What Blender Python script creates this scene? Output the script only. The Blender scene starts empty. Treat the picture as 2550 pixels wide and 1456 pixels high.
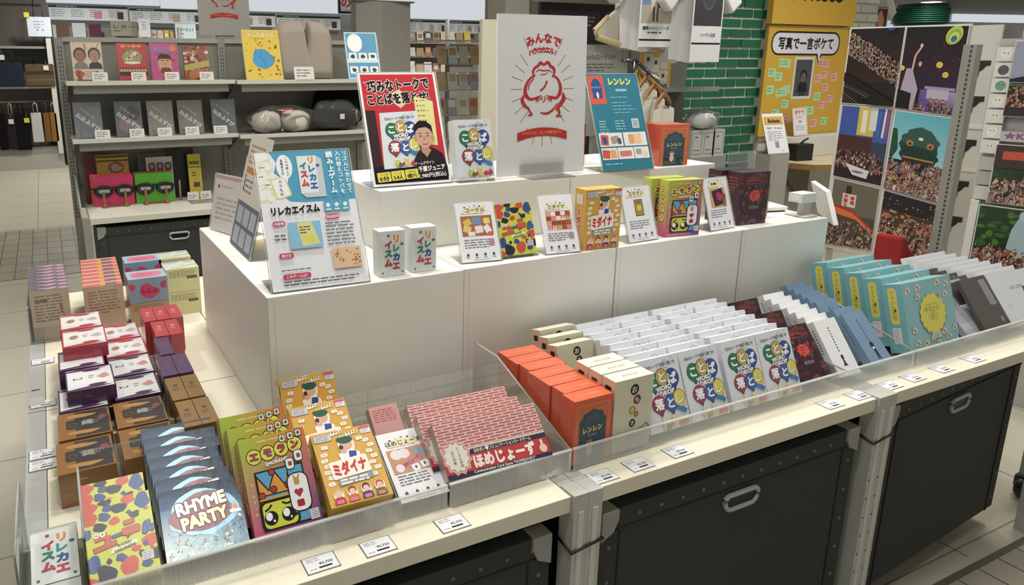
import bpy, bmesh, math, random
from mathutils import Vector, Matrix

SC = bpy.context.scene
COL = SC.collection
R = math.radians

# ------------------------------------------------------------------ camera
cam = bpy.data.objects.new('camera', bpy.data.cameras.new('camera'))
COL.objects.link(cam)
cam.location = (0, 0, 1.38)
cam.rotation_euler = (R(90 - 13.85), 0, R(-26.6))
cam.data.sensor_fit = 'HORIZONTAL'
cam.data.sensor_width = 36
cam.data.lens = 1825 / 2550 * 36
cam.data.shift_x = (1275 - 1040) / 2550
cam.data.shift_y = -(728 - 605) / 2550
cam.data.clip_start = .05
cam.data.clip_end = 80
SC.camera = cam
SC.cycles.transparent_max_bounces = 40

# ------------------------------------------------------------------ exposure, world, lamps
SC.view_settings.view_transform = 'Standard'
SC.view_settings.look = 'None'
SC.view_settings.gamma = 1
SC.view_settings.use_curve_mapping = False
SC.view_settings.exposure = 0.06
w = bpy.data.worlds.new('store_surroundings'); SC.world = w
w.use_nodes = True
w.node_tree.nodes['Background'].inputs[0].default_value = (1.0, .99, .95, 1)
w.node_tree.nodes['Background'].inputs[1].default_value = .5
CEIL = 2.75
LAMP_K = 25.5
LAMPS = []
for (lx, ly, k) in ((.2, .5, .6), (1.6, .9, .8), (.5, 1.75, 1.0), (1.7, 2.0, .9), (3.2, 1.2, .9), (.6, 3.3, .7), (2.0, 3.5, .8),
                    (3.6, 2.9, 1.2), (4.9, 2.6, 1.3), (-1.2, 4.6, .8), (-.9, 7.6, 1.7), (5.6, 1.2, 1.0), (-.8, 2.6, .8),
                    (.4, 9.9, 2.6), (2.4, 9.9, 2.6), (4.2, 9.4, 2.2), (6.2, 9.6, 2.8), (3.6, 6.0, .8), (7.5, 4.2, 1.0), (7.4, .9, .9), (9.5, 2.2, 1.0), (12.5, 6.5, 1.6), (16.5, 9.2, 1.6), (19.5, 7.6, 1.6)):  # lamps over far floor, far wall and far aisle added to brighten them
    ld = bpy.data.lights.new('downlight_lamp', 'AREA')
    ld.shape = 'DISK'; ld.size = .26; ld.energy = LAMP_K * k * .55
    ld.color = (1.0, .975, .915); ld.spread = R(150)
    LAMPS.append((lx, ly, ld))
# daylight-white tubes of the lit header along the far wall are built with that wall

# ------------------------------------------------------------------ colours and finishes
def lin(h, k=1.0):
    if isinstance(h, (tuple, list)): return tuple(h[:3])
    h = h.lstrip('#')
    o = []
    for i in (0, 2, 4):
        c = int(h[i:i + 2], 16) / 255
        o.append((c / 12.92 if c <= .04045 else ((c + .055) / 1.055) ** 2.4) * k)
    g = .3 * o[0] + .6 * o[1] + .1 * o[2]
    return tuple(.9 * q + .1 * g for q in o)

FIN = {}
def finish(name, rough=.5, metal=0., coat=0., spec=.5, noise=.06, scale=60, bump=0., coat_rough=.08):
    if name in FIN: return FIN[name]
    m = bpy.data.materials.new(name); m.use_nodes = True
    nt = m.node_tree; b = nt.nodes['Principled BSDF']
    at = nt.nodes.new('ShaderNodeAttribute'); at.attribute_name = 'print_color'
    tc = nt.nodes.new('ShaderNodeTexCoord')
    nz = nt.nodes.new('ShaderNodeTexNoise'); nz.inputs['Scale'].default_value = scale; nz.inputs['Detail'].default_value = 3
    nt.links.new(tc.outputs['Object'], nz.inputs['Vector'])
    mr = nt.nodes.new('ShaderNodeMapRange')
    mr.inputs['To Min'].default_value = 1 - noise; mr.inputs['To Max'].default_value = 1 + noise
    nt.links.new(nz.outputs['Fac'], mr.inputs['Value'])
    mx = nt.nodes.new('ShaderNodeMix'); mx.data_type = 'RGBA'; mx.blend_type = 'MULTIPLY'; mx.inputs[0].default_value = 1
    nt.links.new(at.outputs['Color'], mx.inputs[6]); nt.links.new(mr.outputs['Result'], mx.inputs[7])
    nt.links.new(mx.outputs[2], b.inputs['Base Color'])
    b.inputs['Roughness'].default_value = rough; b.inputs['Metallic'].default_value = metal
    b.inputs['Coat Weight'].default_value = coat; b.inputs['Coat Roughness'].default_value = coat_rough
    b.inputs['Specular IOR Level'].default_value = spec
    if bump:
        bp = nt.nodes.new('ShaderNodeBump'); bp.inputs['Strength'].default_value = bump; bp.inputs['Distance'].default_value = .002
        nt.links.new(nz.outputs['Fac'], bp.inputs['Height']); nt.links.new(bp.outputs['Normal'], b.inputs['Normal'])
        if coat: nt.links.new(bp.outputs['Normal'], b.inputs['Coat Normal'])
    FIN[name] = m
    return m
finish('matte_card', .55, spec=.35, noise=.03)
finish('gloss_card', .32, noise=.03, spec=.4)
finish('shrink_wrap', .4, coat=.8, noise=.04, scale=26, bump=.5, coat_rough=.1)
finish('silver_foil', .34, metal=.35, noise=.12, scale=45, bump=.3)
finish('paper', .7, spec=.2, noise=.02)
finish('white_laminate', .42, spec=.4, noise=.02, scale=9)
finish('cream_board', .45, spec=.4, noise=.03, scale=14)
finish('grey_paint', .45, spec=.45, noise=.05, scale=30)
finish('dark_fibre', .75, spec=.2, noise=.12, scale=140)
finish('bright_steel', .28, metal=.9, noise=.08)
finish('black_plastic', .4, noise=.04)
finish('cotton', .9, spec=.1, noise=.05, scale=200, bump=.25)
finish('wood_grain', .5, noise=.16, scale=22)
finish('plush', .95, spec=.1, noise=.06, scale=120, bump=.3)
finish('tile', .35, spec=.5, noise=.05, scale=3)
finish('painted_brick', .4, spec=.5, noise=.1, scale=25, bump=.3)
finish('ceiling_paint', .8, spec=.2, noise=.03, scale=2)
finish('cover_photo', .3, noise=.12, scale=90)

def glow(name, col, k):
    if name in FIN: return FIN[name]
    m = bpy.data.materials.new(name); m.use_nodes = True
    nt = m.node_tree; nt.nodes.clear()
    e = nt.nodes.new('ShaderNodeEmission'); e.inputs[0].default_value = (*col, 1); e.inputs[1].default_value = k
    o = nt.nodes.new('ShaderNodeOutputMaterial'); nt.links.new(e.outputs[0], o.inputs[0])
    FIN[name] = m
    return m

def clear(name, tint=(.985, .99, .985), rough=.04, haze=0.0):
    if name in FIN: return FIN[name]
    m = bpy.data.materials.new(name); m.use_nodes = True
    nt = m.node_tree; nt.nodes.clear()
    t = nt.nodes.new('ShaderNodeBsdfTransparent'); t.inputs[0].default_value = (*tint, 1)
    g = nt.nodes.new('ShaderNodeBsdfGlossy'); g.inputs['Roughness'].default_value = rough
    fr = nt.nodes.new('ShaderNodeFresnel'); fr.inputs[0].default_value = 1.45
    mp = nt.nodes.new('ShaderNodeMath'); mp.operation = 'MULTIPLY'; mp.inputs[1].default_value = .8
    nt.links.new(fr.outputs[0], mp.inputs[0])
    mx = nt.nodes.new('ShaderNodeMixShader')
    nt.links.new(mp.outputs[0], mx.inputs[0]); nt.links.new(t.outputs[0], mx.inputs[1]); nt.links.new(g.outputs[0], mx.inputs[2])
    out = mx
    if haze:
        d = nt.nodes.new('ShaderNodeBsdfDiffuse'); d.inputs[0].default_value = (.9, .9, .87, 1)
        m2 = nt.nodes.new('ShaderNodeMixShader'); m2.inputs[0].default_value = haze
        nt.links.new(mx.outputs[0], m2.inputs[1]); nt.links.new(d.outputs[0], m2.inputs[2]); out = m2
    o = nt.nodes.new('ShaderNodeOutputMaterial'); nt.links.new(out.outputs[0], o.inputs[0])
    FIN[name] = m
    return m
clear('clear_acrylic')
clear('ribbed_acrylic', (.92, .93, .91), .12, .42)
clear('acrylic_edge', (.8, .84, .82), .1, .35)
clear('clear_film', (.95, .95, .95), .08, .04)

# ------------------------------------------------------------------ flat print (letters, logos, pictures), in millimetres
_TX = {}
def text_shape(s):
    if s in _TX: return _TX[s]
    cu = bpy.data.curves.new('t', 'FONT'); cu.body = s; cu.size = 1
    cu.resolution_u = 2; cu.align_x = 'CENTER'; cu.align_y = 'CENTER'
    ob = bpy.data.objects.new('t', cu); COL.objects.link(ob)
    dg = bpy.context.evaluated_depsgraph_get()
    me = bpy.data.meshes.new_from_object(ob.evaluated_get(dg))
    vs = [(v.co.x, v.co.y) for v in me.vertices]; fs = [tuple(p.vertices) for p in me.polygons]
    bpy.data.objects.remove(ob); bpy.data.curves.remove(cu); bpy.data.meshes.remove(me)
    if vs:
        x0 = min(v[0] for v in vs); x1 = max(v[0] for v in vs); y0 = min(v[1] for v in vs); y1 = max(v[1] for v in vs)
        cx, cy = (x0 + x1) / 2, (y0 + y1) / 2
        vs = [(x - cx, y - cy) for x, y in vs]
        _TX[s] = (vs, fs, x1 - x0, y1 - y0)
    else: _TX[s] = (vs, fs, 1, 1)
    return _TX[s]
def thick(vs, r, n):
    """the letters printed n times round a small circle: heavier strokes"""
    return [[(x + r * math.cos(2 * math.pi * (i + .5) / n), y + r * math.sin(2 * math.pi * (i + .5) / n)) for x, y in vs] for i in range(n)]

def _clip(p, x0, y0, x1, y1):
    for ax, lim, sg in ((0, x0, 1), (0, x1, -1), (1, y0, 1), (1, y1, -1)):
        q = []
        for i in range(len(p)):
            a, b = p[i - 1], p[i]
            ia, ib = (a[ax] - lim) * sg >= 0, (b[ax] - lim) * sg >= 0
            if ia != ib:
                t = (lim - a[ax]) / (b[ax] - a[ax])
                q.append((a[0] + (b[0] - a[0]) * t, a[1] + (b[1] - a[1]) * t))
            if ib: q.append(b)
        p = q
        if len(p) < 3: return []
    return p

class Art:
    def __init__(s, w, h, bg=None, seed=1):
        s.w, s.h, s.it, s.L, s.rng = w, h, [], 0, random.Random(seed)
        s.same = False; s.k = 0; s.mx = 0
        if bg: s.rect(0, 0, w, h, bg)
    def _add(s, vs, fs, c):
        # every shape gets its own sheet height; shapes of one scatter share a band of forty heights
        if not s.same: s.L = max(s.L, s.mx) + 1; s.k = 0
        elif s.same is True: s.k = (s.k + 1) % 40
        L = s.L + .5 * s.k; s.mx = max(s.mx, L)
        s.it.append((vs, fs, c, L))
    def poly(s, p, c, clip=True):
        if clip: p = _clip([tuple(q) for q in p], 0, 0, s.w, s.h)
        if len(p) >= 3: s._add(p, [tuple(range(len(p)))], lin(c))
    def rect(s, x, y, w, h, c, rot=0):
        if rot:
            ca, sa = math.cos(R(rot)), math.sin(R(rot)); cx, cy = x + w / 2, y + h / 2
            s.poly([(cx + a * ca - b * sa, cy + a * sa + b * ca) for a, b in ((-w / 2, -h / 2), (w / 2, -h / 2), (w / 2, h / 2), (-w / 2, h / 2))], c)
        else: s.poly([(x, y), (x + w, y), (x + w, y + h), (x, y + h)], c)
    def frame(s, x, y, w, h, t, c):
        s.rect(x, y, w, t, c); s.same = True; s.rect(x, y + h - t, w, t, c); s.rect(x, y, t, h, c); s.rect(x + w - t, y, t, h, c); s.same = False
    def rrect(s, x, y, w, h, r, c, rot=0):
        p = []; cx, cy = x + w / 2, y + h / 2; ca, sa = math.cos(R(rot)), math.sin(R(rot))
        for (ox, oy, a0) in ((w / 2 - r, h / 2 - r, 0), (-w / 2 + r, h / 2 - r, 90), (-w / 2 + r, -h / 2 + r, 180), (w / 2 - r, -h / 2 + r, 270)):
            for k in range(5):
                a = R(a0 + k * 22.5); u, v = ox + r * math.cos(a), oy + r * math.sin(a)
                p.append((cx + u * ca - v * sa, cy + u * sa + v * ca))
        s.poly(p, c)
    def ell(s, cx, cy, rx, ry, c, n=20, rot=0):
        ca, sa = math.cos(R(rot)), math.sin(R(rot)); p = []
        for k in range(n):
            a = 2 * math.pi * k / n; u, v = rx * math.cos(a), ry * math.sin(a)
            p.append((cx + u * ca - v * sa, cy + u * sa + v * ca))
        s.poly(p, c)
    def ring(s, cx, cy, rx, ry, t, c, inner):
        s.ell(cx, cy, rx, ry, c, 28); s.ell(cx, cy, rx - t, ry - t, inner, 28)
    def blob(s, cx, cy, rx, ry, c, n=18, j=.14):
        ph = s.rng.random() * 6
        s.poly([(cx + rx * (1 + j * math.sin(3 * a + ph) + j * .6 * s.rng.uniform(-1, 1)) * math.cos(a),
                 cy + ry * (1 + j * math.cos(2 * a + ph) + j * .6 * s.rng.uniform(-1, 1)) * math.sin(a))
                for a in [2 * math.pi * k / n for k in range(n)]], c)
    def burst(s, cx, cy, r1, r2, n, c, sy=1.0):
        s.poly([(cx + (r1 if k % 2 else r2) * math.cos(math.pi * k / n), cy + sy * (r1 if k % 2 else r2) * math.sin(math.pi * k / n)) for k in range(2 * n)], c)
    def line(s, pts, wd, c):
        first = True; keep = s.same
        for (x0, y0), (x1, y1) in zip(pts, pts[1:]):
            d = math.hypot(x1 - x0, y1 - y0) or 1; nx, ny = -(y1 - y0) / d * wd / 2, (x1 - x0) / d * wd / 2
            s.poly([(x0 + nx, y0 + ny), (x0 - nx, y0 - ny), (x1 - nx, y1 - ny), (x1 + nx, y1 + ny)], c); s.same = True
        s.same = keep
    def grad(s, x, y, w, h, c00, c10, c11, c01, n=6):
        a, b, c, d = (Vector(lin(q)) for q in (c00, c10, c11, c01))
        s.L = max(s.L, s.mx) + 1; s.mx = s.L; s.k = 0
        for i in range(n):
            for j in range(n):
                q = []; cc = []
                for u, v in ((i, j), (i + 1, j), (i + 1, j + 1), (i, j + 1)):
                    u, v = u / n, v / n
                    q.append((x + u * w, y + v * h)); cc.append(tuple((a * (1 - u) + b * u) * (1 - v) + (d * (1 - u) + c * u) * v))
                s.it.append((q, [(0, 1, 2, 3)], cc, s.L))
    def text(s, t, cx, cy, size, c, bold=0.0, rot=0, fit=None, out=None, sx=1.0, align='c'):
        """centred; size = height of an em; fit = width to fit; out = (colour, extra) behind the letters"""
        vs, fs, tw, th = text_shape(t)
        k = size; kx = k * sx
        if fit: kx = fit / (tw + bold * 2)
        if align == 'l': cx += tw * kx / 2
        ca, sa = math.cos(R(rot)), math.sin(R(rot))
        P = lambda q: [(cx + x * kx * ca - y * k * sa, cy + x * kx * sa + y * k * ca) for x, y in q]
        keep = s.same
        def heavy(r_, n_, col):
            if not keep: s.L = max(s.L, s.mx) + 1; s.mx = s.L; s.k = 0
            s.same = True
            for q in thick(vs, r_, n_): s._add(P(q), fs, col)
            s.same = keep
        if out: heavy(bold + out[1], 8, lin(out[0]))
        if bold > .012: heavy(bold, 4 if bold < .035 else 6, lin(c))
        else: s._add(P(vs), fs, lin(c))
    def stroke(s, pts, ws, c, n=6):
        """brush stroke through pts with a width at each point"""
        P = [pts[0]] + list(pts) + [pts[-1]]; L_, R_ = [], []; Q = []
        for i in range(1, len(P) - 2):
            for k in range(n + (i == len(P) - 3)):
                t = k / n; q = []
                for d in (0, 1):
                    p0, p1, p2, p3 = P[i - 1][d], P[i][d], P[i + 1][d], P[i + 2][d]
                    q.append(.5 * (2 * p1 + (p2 - p0) * t + (2 * p0 - 5 * p1 + 4 * p2 - p3) * t * t + (3 * p1 - p0 - 3 * p2 + p3) * t ** 3))
                Q.append((q[0], q[1], ws[i - 1] + (ws[i] - ws[i - 1]) * t))
        for i, (x, y, w_) in enumerate(Q):
            a, b = Q[max(0, i - 1)], Q[min(len(Q) - 1, i + 1)]; d = math.hypot(b[0] - a[0], b[1] - a[1]) or 1
            nx, ny = -(b[1] - a[1]) / d * w_ / 2, (b[0] - a[0]) / d * w_ / 2; L_.append((x + nx, y + ny)); R_.append((x - nx, y - ny))
        keep = s.same
        if not keep: s.L = max(s.L, s.mx) + 1; s.mx = s.L; s.k = 0
        s.same = 'flat'
        for i in range(len(L_) - 1): s.poly([L_[i], R_[i], R_[i + 1], L_[i + 1]], c)
        s.same = keep
    def vtext(s, t, x, y, size, c, bold=0.0, step=None, out=None):
        for i, ch in enumerate(t): s.text(ch, x, y - i * (step or size), size, c, bold, out=out, rot=90 if ch == 'ー' else 0)
    def lines(s, x, y, w, n, lh, c, th=None, gap=.12, ragged=True):
        """small unreadable print: rows of word-long dashes"""
        th = th or lh * .42; s.L = max(s.L, s.mx) + 1; s.mx = s.L; s.k = 0; s.same = 'flat'
        for i in range(n):
            px = x; end = x + w * (s.rng.uniform(.6, 1) if ragged and i == n - 1 else s.rng.uniform(.9, 1) if ragged else 1)
            while px < end - lh * .5:
                l = min(s.rng.uniform(.8, 3.5) * lh, end - px)
                s.rect(px, y - i * lh - th, l * (1 - gap), th, c); px += l + lh * .18
        s.same = False
    def person(s, x, y, k, hair, skin, shirt):
        s.poly([(x - 9 * k, y), (x - 7 * k, y + 9 * k), (x - 2 * k, y + 12 * k), (x + 2 * k, y + 12 * k), (x + 7 * k, y + 9 * k), (x + 9 * k, y)], shirt)
        s.ell(x, y + 18 * k, 6.2 * k, 7 * k, hair, 12); s.ell(x, y + 16 * k, 4.7 * k, 5.6 * k, skin, 12)
    def pennants(s, title, sub='#b58a7a'):
        W, H = s.w, s.h
        for i in range(5):
            a = (i - 2) * W * .13; yy = H * .955 - abs(i - 2) * H * .012
            s.poly([(W / 2 + a - W * .035, yy), (W / 2 + a + W * .035, yy), (W / 2 + a, yy - H * .035)], ['#4a4a52', '#d9c34a', '#8f9097', '#4a4a52', '#d9c34a'][i])
        s.poly([(W * .12, H * .83), (W * .88, H * .83), (W * .72, H * .915), (W * .28, H * .915)], '#e3d9a4')
        s.text(title, W / 2, H * .868, W * .13, '#1d1d20', .02) if title else s.lines(W * .32, H * .89, W * .36, 1, H * .05, '#2d2d30', H * .035)
        s.lines(W * .14, H * .815, W * .72, 1, H * .03, sub)
    def icons(s):
        W, H = s.w, s.h
        for i in range(4):
            x = W * (.17 + .22 * i); s.ell(x, H * .115, W * .035, W * .04, '#55565c', 10); s.rect(x - W * .05, H * .062, W * .1, H * .012, '#8a8b90')
            if i: s.rect(x - W * .112, H * .05, .5, H * .09, '#b9bbc0')
        s.rect(W * .3, H * .025, W * .42, H * .012, '#b5b7bb')

# ------------------------------------------------------------------ mesh builder
class MB:
    def __init__(s): s.v, s.f, s.c, s.m, s.sm = [], [], [], [], []
    def face(s, pts, c, mat=0, smooth=False):
        b = len(s.v); s.v += [tuple(p) for p in pts]; s.f.append(tuple(range(b, b + len(pts)))); s.c.append(c); s.m.append(mat); s.sm.append(smooth)
    def box(s, x0, y0, z0, x1, y1, z1, c, mat=0, **k):
        c = lin(c); g = lambda n: lin(k[n]) if n in k else c
        P = lambda x, y, z: (x, y, z)
        b = len(s.v)
        s.v += [(x0, y0, z0), (x1, y0, z0), (x1, y1, z0), (x0, y1, z0), (x0, y0, z1), (x1, y0, z1), (x1, y1, z1), (x0, y1, z1)]
        for n, q in (('bottom', (0, 3, 2, 1)), ('top', (4, 5, 6, 7)), ('front', (0, 1, 5, 4)), ('back', (2, 3, 7, 6)), ('left', (3, 0, 4, 7)), ('right', (1, 2, 6, 5))):
            s.f.append(tuple(b + i for i in q)); s.c.append(g(n)); s.m.append(mat); s.sm.append(False)
    def prism(s, pts, y0, y1, c, mat=0, axis='y', cside=None):
        """2-D outline extruded along an axis; pts in the other two axes, counter-clockwise"""
        c = lin(c); cs = lin(cside) if cside else c
        mk = {'y': lambda p, t: (p[0], t, p[1]), 'x': lambda p, t: (t, p[0], p[1]), 'z': lambda p, t: (p[0], p[1], t)}[axis]
        n = len(pts); b = len(s.v)
        s.v += [mk(p, y0) for p in pts] + [mk(p, y1) for p in pts]
        s.f.append(tuple(b + i for i in range(n))); s.c.append(c)
        s.f.append(tuple(b + n + i for i in range(n - 1, -1, -1))); s.c.append(c)
        for i in range(n):
            j = (i + 1) % n
            s.f.append((b + i, b + n + i, b + n + j, b + j)); s.c.append(cs)
        s.m += [mat] * (n + 2); s.sm += [False] * (n + 2)
    def tube(s, pts, r, c, n=8, mat=0, closed=False, cap=True):
        c = lin(c); pts = [Vector(p) for p in pts]; rings = []; b = len(s.v); N = len(pts)
        up = Vector((0, 0, 1))
        for i, p in enumerate(pts):
            a = pts[i - 1] if (i or closed) else p; d = pts[(i + 1) % N] if (i < N - 1 or closed) else p
            t = (d - a).normalized(); u = t.cross(up)
            if u.length < .05: u = t.cross(Vector((1, 0, 0)))
            u.normalize(); v = t.cross(u)
            rr = r[i] if isinstance(r, (list, tuple)) else r
            for k in range(n):
                an = 2 * math.pi * k / n; s.v.append(tuple(p + (u * math.cos(an) + v * math.sin(an)) * rr))
        for i in range(N if closed else N - 1):
            for k in range(n):
                k2 = (k + 1) % n; i2 = (i + 1) % N
                s.f.append((b + i * n + k, b + i * n + k2, b + i2 * n + k2, b + i2 * n + k)); s.c.append(c); s.m.append(mat); s.sm.append(True)
        if cap and not closed:
            for i in (0, N - 1):
                q = tuple(b + i * n + k for k in range(n)); s.f.append(q if i else q[::-1]); s.c.append(c); s.m.append(mat); s.sm.append(False)
    def lathe(s, prof, cx, cy, c, n=20, mat=0):
        c = lin(c); b = len(s.v)
        for (r, z) in prof:
            for k in range(n):
                a = 2 * math.pi * k / n; s.v.append((cx + r * math.cos(a), cy + r * math.sin(a), z))
        for i in range(len(prof) - 1):
            for k in range(n):
                k2 = (k + 1) % n
                s.f.append((b + i * n + k, b + i * n + k2, b + (i + 1) * n + k2, b + (i + 1) * n + k)); s.c.append(c); s.m.append(mat); s.sm.append(True)
    def surf(s, grid, c, mat=0, smooth=True):
        """grid of points [rows][cols]"""
        b = len(s.v); nr, ncc = len(grid), len(grid[0])
        for r in grid: s.v += [tuple(p) for p in r]
        for i in range(nr - 1):
            for j in range(ncc - 1):
                s.f.append((b + i * ncc + j, b + i * ncc + j + 1, b + (i + 1) * ncc + j + 1, b + (i + 1) * ncc + j))
                s.c.append(lin(c(i / (nr - 2 or 1), j / (ncc - 2 or 1)) if callable(c) else c)); s.m.append(mat); s.sm.append(smooth)
    def art(s, a, o, u, v, n, mat=0, k=.001, dz=2e-5, warp=None):
        """print Art a on the face with corner o, width direction u, height direction v and outward normal n"""
        o, u, v, n = Vector(o), Vector(u), Vector(v), Vector(n)
        for vs, fs, c, L in a.it:
            b = len(s.v); off = n * (dz * L + .0001)
            s.v += [tuple(o + u * (x * k) + v * (y * k) + off) for x, y in vs] if not warp else [tuple(Vector(warp(x / a.w, y / a.h)) + off) for x, y in vs]
            for f in fs:
                s.f.append(tuple(b + i for i in f))
                s.c.append([c[i] for i in f] if isinstance(c, list) else c); s.m.append(mat); s.sm.append(False)
    def build(s, name, fins, parent=None, loc=None, rot=None, bevel=0):
        me = bpy.data.meshes.new(name)
        me.from_pydata(s.v, [], s.f)
        at = me.attributes.new('print_color', 'FLOAT_COLOR', 'CORNER')
        buf = []
        for f, c in zip(s.f, s.c):
            if isinstance(c, list):
                for q in c: buf += [q[0], q[1], q[2], 1.0]
            else: buf += [c[0], c[1], c[2], 1.0] * len(f)
        at.data.foreach_set('color', buf)
        me.polygons.foreach_set('material_index', s.m); me.polygons.foreach_set('use_smooth', s.sm)
        for fn in ([fins] if isinstance(fins, str) else fins): me.materials.append(FIN[fn])
        me.update()
        o = bpy.data.objects.new(name, me); COL.objects.link(o)
        if parent: o.parent = parent
        if loc: o.location = loc
        if rot: o.rotation_euler = rot
        if bevel:
            b = o.modifiers.new('edge', 'BEVEL'); b.width = bevel; b.segments = 2; b.limit_method = 'ANGLE'; b.angle_limit = R(50)
        return o

X, Y, Z = Vector((1, 0, 0)), Vector((0, 1, 0)), Vector((0, 0, 1))
def tag(o, label, cat, group=None, kind=None):
    if label: o['label'] = label
    if cat: o['category'] = cat
    if group: o['group'] = group
    if kind: o['kind'] = kind
    return o
def thing(name, label, cat, loc=(0, 0, 0), rot=(0, 0, 0), group=None):
    o = bpy.data.objects.new(name, None); COL.objects.link(o); o.location = loc; o.rotation_euler = rot
    o.empty_display_size = .05
    return tag(o, label, cat, group)
def struct(o):
    o['kind'] = 'structure'
    return o
def dup(o, label=None, loc=None, rot=None, group=None):
    c = o.copy(); COL.objects.link(c)
    if label: c['label'] = label
    if group: c['group'] = group
    if loc is not None: c.location = loc
    if rot is not None: c.rotation_euler = rot
    for ch in list(o.children):
        d = ch.copy(); COL.objects.link(d); d.parent = c
        for g in list(ch.children):
            e = g.copy(); COL.objects.link(e); e.parent = d
    return c
def carton(w, d, h, c, front=None, top=None, left=None, right=None, back=None, **k):
    """carton with printed faces; origin at the middle of its front bottom edge"""
    m = MB(); m.box(-w / 2, 0, 0, w / 2, d, h, c, **k)
    def fit(a, o, u, v, n, fw, fh): m.art(a, o, u, v * (fh / fw * a.w / a.h), n, k=fw / a.w)
    if front: fit(front, (-w / 2, 0, 0), X, Z, -Y, w, h)
    if top: fit(top, (-w / 2, 0, h), X, Y, Z, w, d)
    if left: fit(left, (-w / 2, d, 0), -Y, Z, -X, d, h)
    if right: fit(right, (w / 2, 0, 0), Y, Z, X, d, h)
    return m
def lean(x, y, z, d, tilt, yaw=0):
    """where a carton of depth d stands when its front lies on the plane through (y, z) tilted back"""
    t = R(tilt); s = d * math.tan(t); c, sn = math.cos(R(yaw)), math.sin(R(yaw)); q = s * math.sin(t)
    return (x - q * sn, y + q * c, z + s * math.cos(t)), (-t, 0, R(yaw))
ORD = ['front', 'second', 'third', 'fourth', 'fifth', 'sixth', 'seventh', 'eighth', 'ninth']
# ================================================================== printed fronts
WH, INK = '#e4e6ea', '#1c1c22'
def balloon(a, x, y, rx, ry, c, ch, k, tail=True):
    if tail: a.poly([(x - rx * .75, y - ry * .55), (x + rx * .75, y - ry * .55), (x + rx * .1, y - ry * 1.5)], '#24303a')
    a.ell(x, y, rx + 1.2, ry + 1.2, '#24303a'); 
    if tail: a.poly([(x - rx * .65, y - ry * .5), (x + rx * .65, y - ry * .5), (x + rx * .1, y - ry * 1.33)], c)
    a.ell(x, y, rx, ry, c)
    a.text(ch, x, y, k, '#eef0f2', .045, out=('#3a4450', .035))
def art_kotoba(a=None, x0=0, y0=0, k=1.0):
    a = Art(110, 155, '#d5d9e0', 3)
    for i in range(26): a.same = i > 0; a.ell(a.rng.uniform(2, 108), a.rng.uniform(2, 153), a.rng.uniform(2, 6), a.rng.uniform(1, 4), '#ccd0d8', 8)
    a.same = False
    a.ring(73, 138, 8, 9, .8, '#5a5d68', '#d5d9e0')
    a.text('巧みなトークで言葉を落とせ!', 57, 138, 9, '#4b4d58', .02, fit=88, rot=2)
    balloon(a, 31, 106, 17, 19, '#1f7a50', 'こ', 25); balloon(a, 84, 106, 18, 20, '#2b4aa0', 'ば', 27); balloon(a, 57, 112, 16, 18, '#c2a03c', 'と', 25)
    a.text('WORD', 56, 89, 13, '#eef0f2', .05, rot=4, fit=44, out=('#2c333c', .05)); a.text('DROP', 63, 78, 13, '#eef0f2', .05, rot=6, fit=42, out=('#2c333c', .05))
    balloon(a, 36, 57, 18, 18, '#b02c48', '落', 25); balloon(a, 67, 55, 16, 17, '#2f62b4', 'と', 24); balloon(a, 91, 61, 15, 18, '#ddcb2c', 'し', 25)
    a.rect(78, 33, 28, 9, '#2f78bd', -28); a.ell(100, 46, 5, 6, '#c9b840', 10)
    for x, c, h in ((40, '#c9bd3a', 20), (52, '#a23a4a', 12), (66, '#d3bb55', 22), (84, '#c8343a', 9), (97, '#c8343a', 12)):
        a.ell(x, 4 + h * .5, 8 if h < 13 else 7, h * .55, c, 10); a.ell(x, 4 + h, 4, 4, '#e8d8b8' if c != '#c8343a' else '#c8343a', 8)
    a.ell(46, 7, 5, 6, '#2c7a4c', 8)
    return a
KOTOBA = art_kotoba()
KOTOBA_TOP = Art(110, 30, '#e4e6ea'); 
YUC = ['#d0493a', '#32508e', '#2b2c40']
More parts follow.
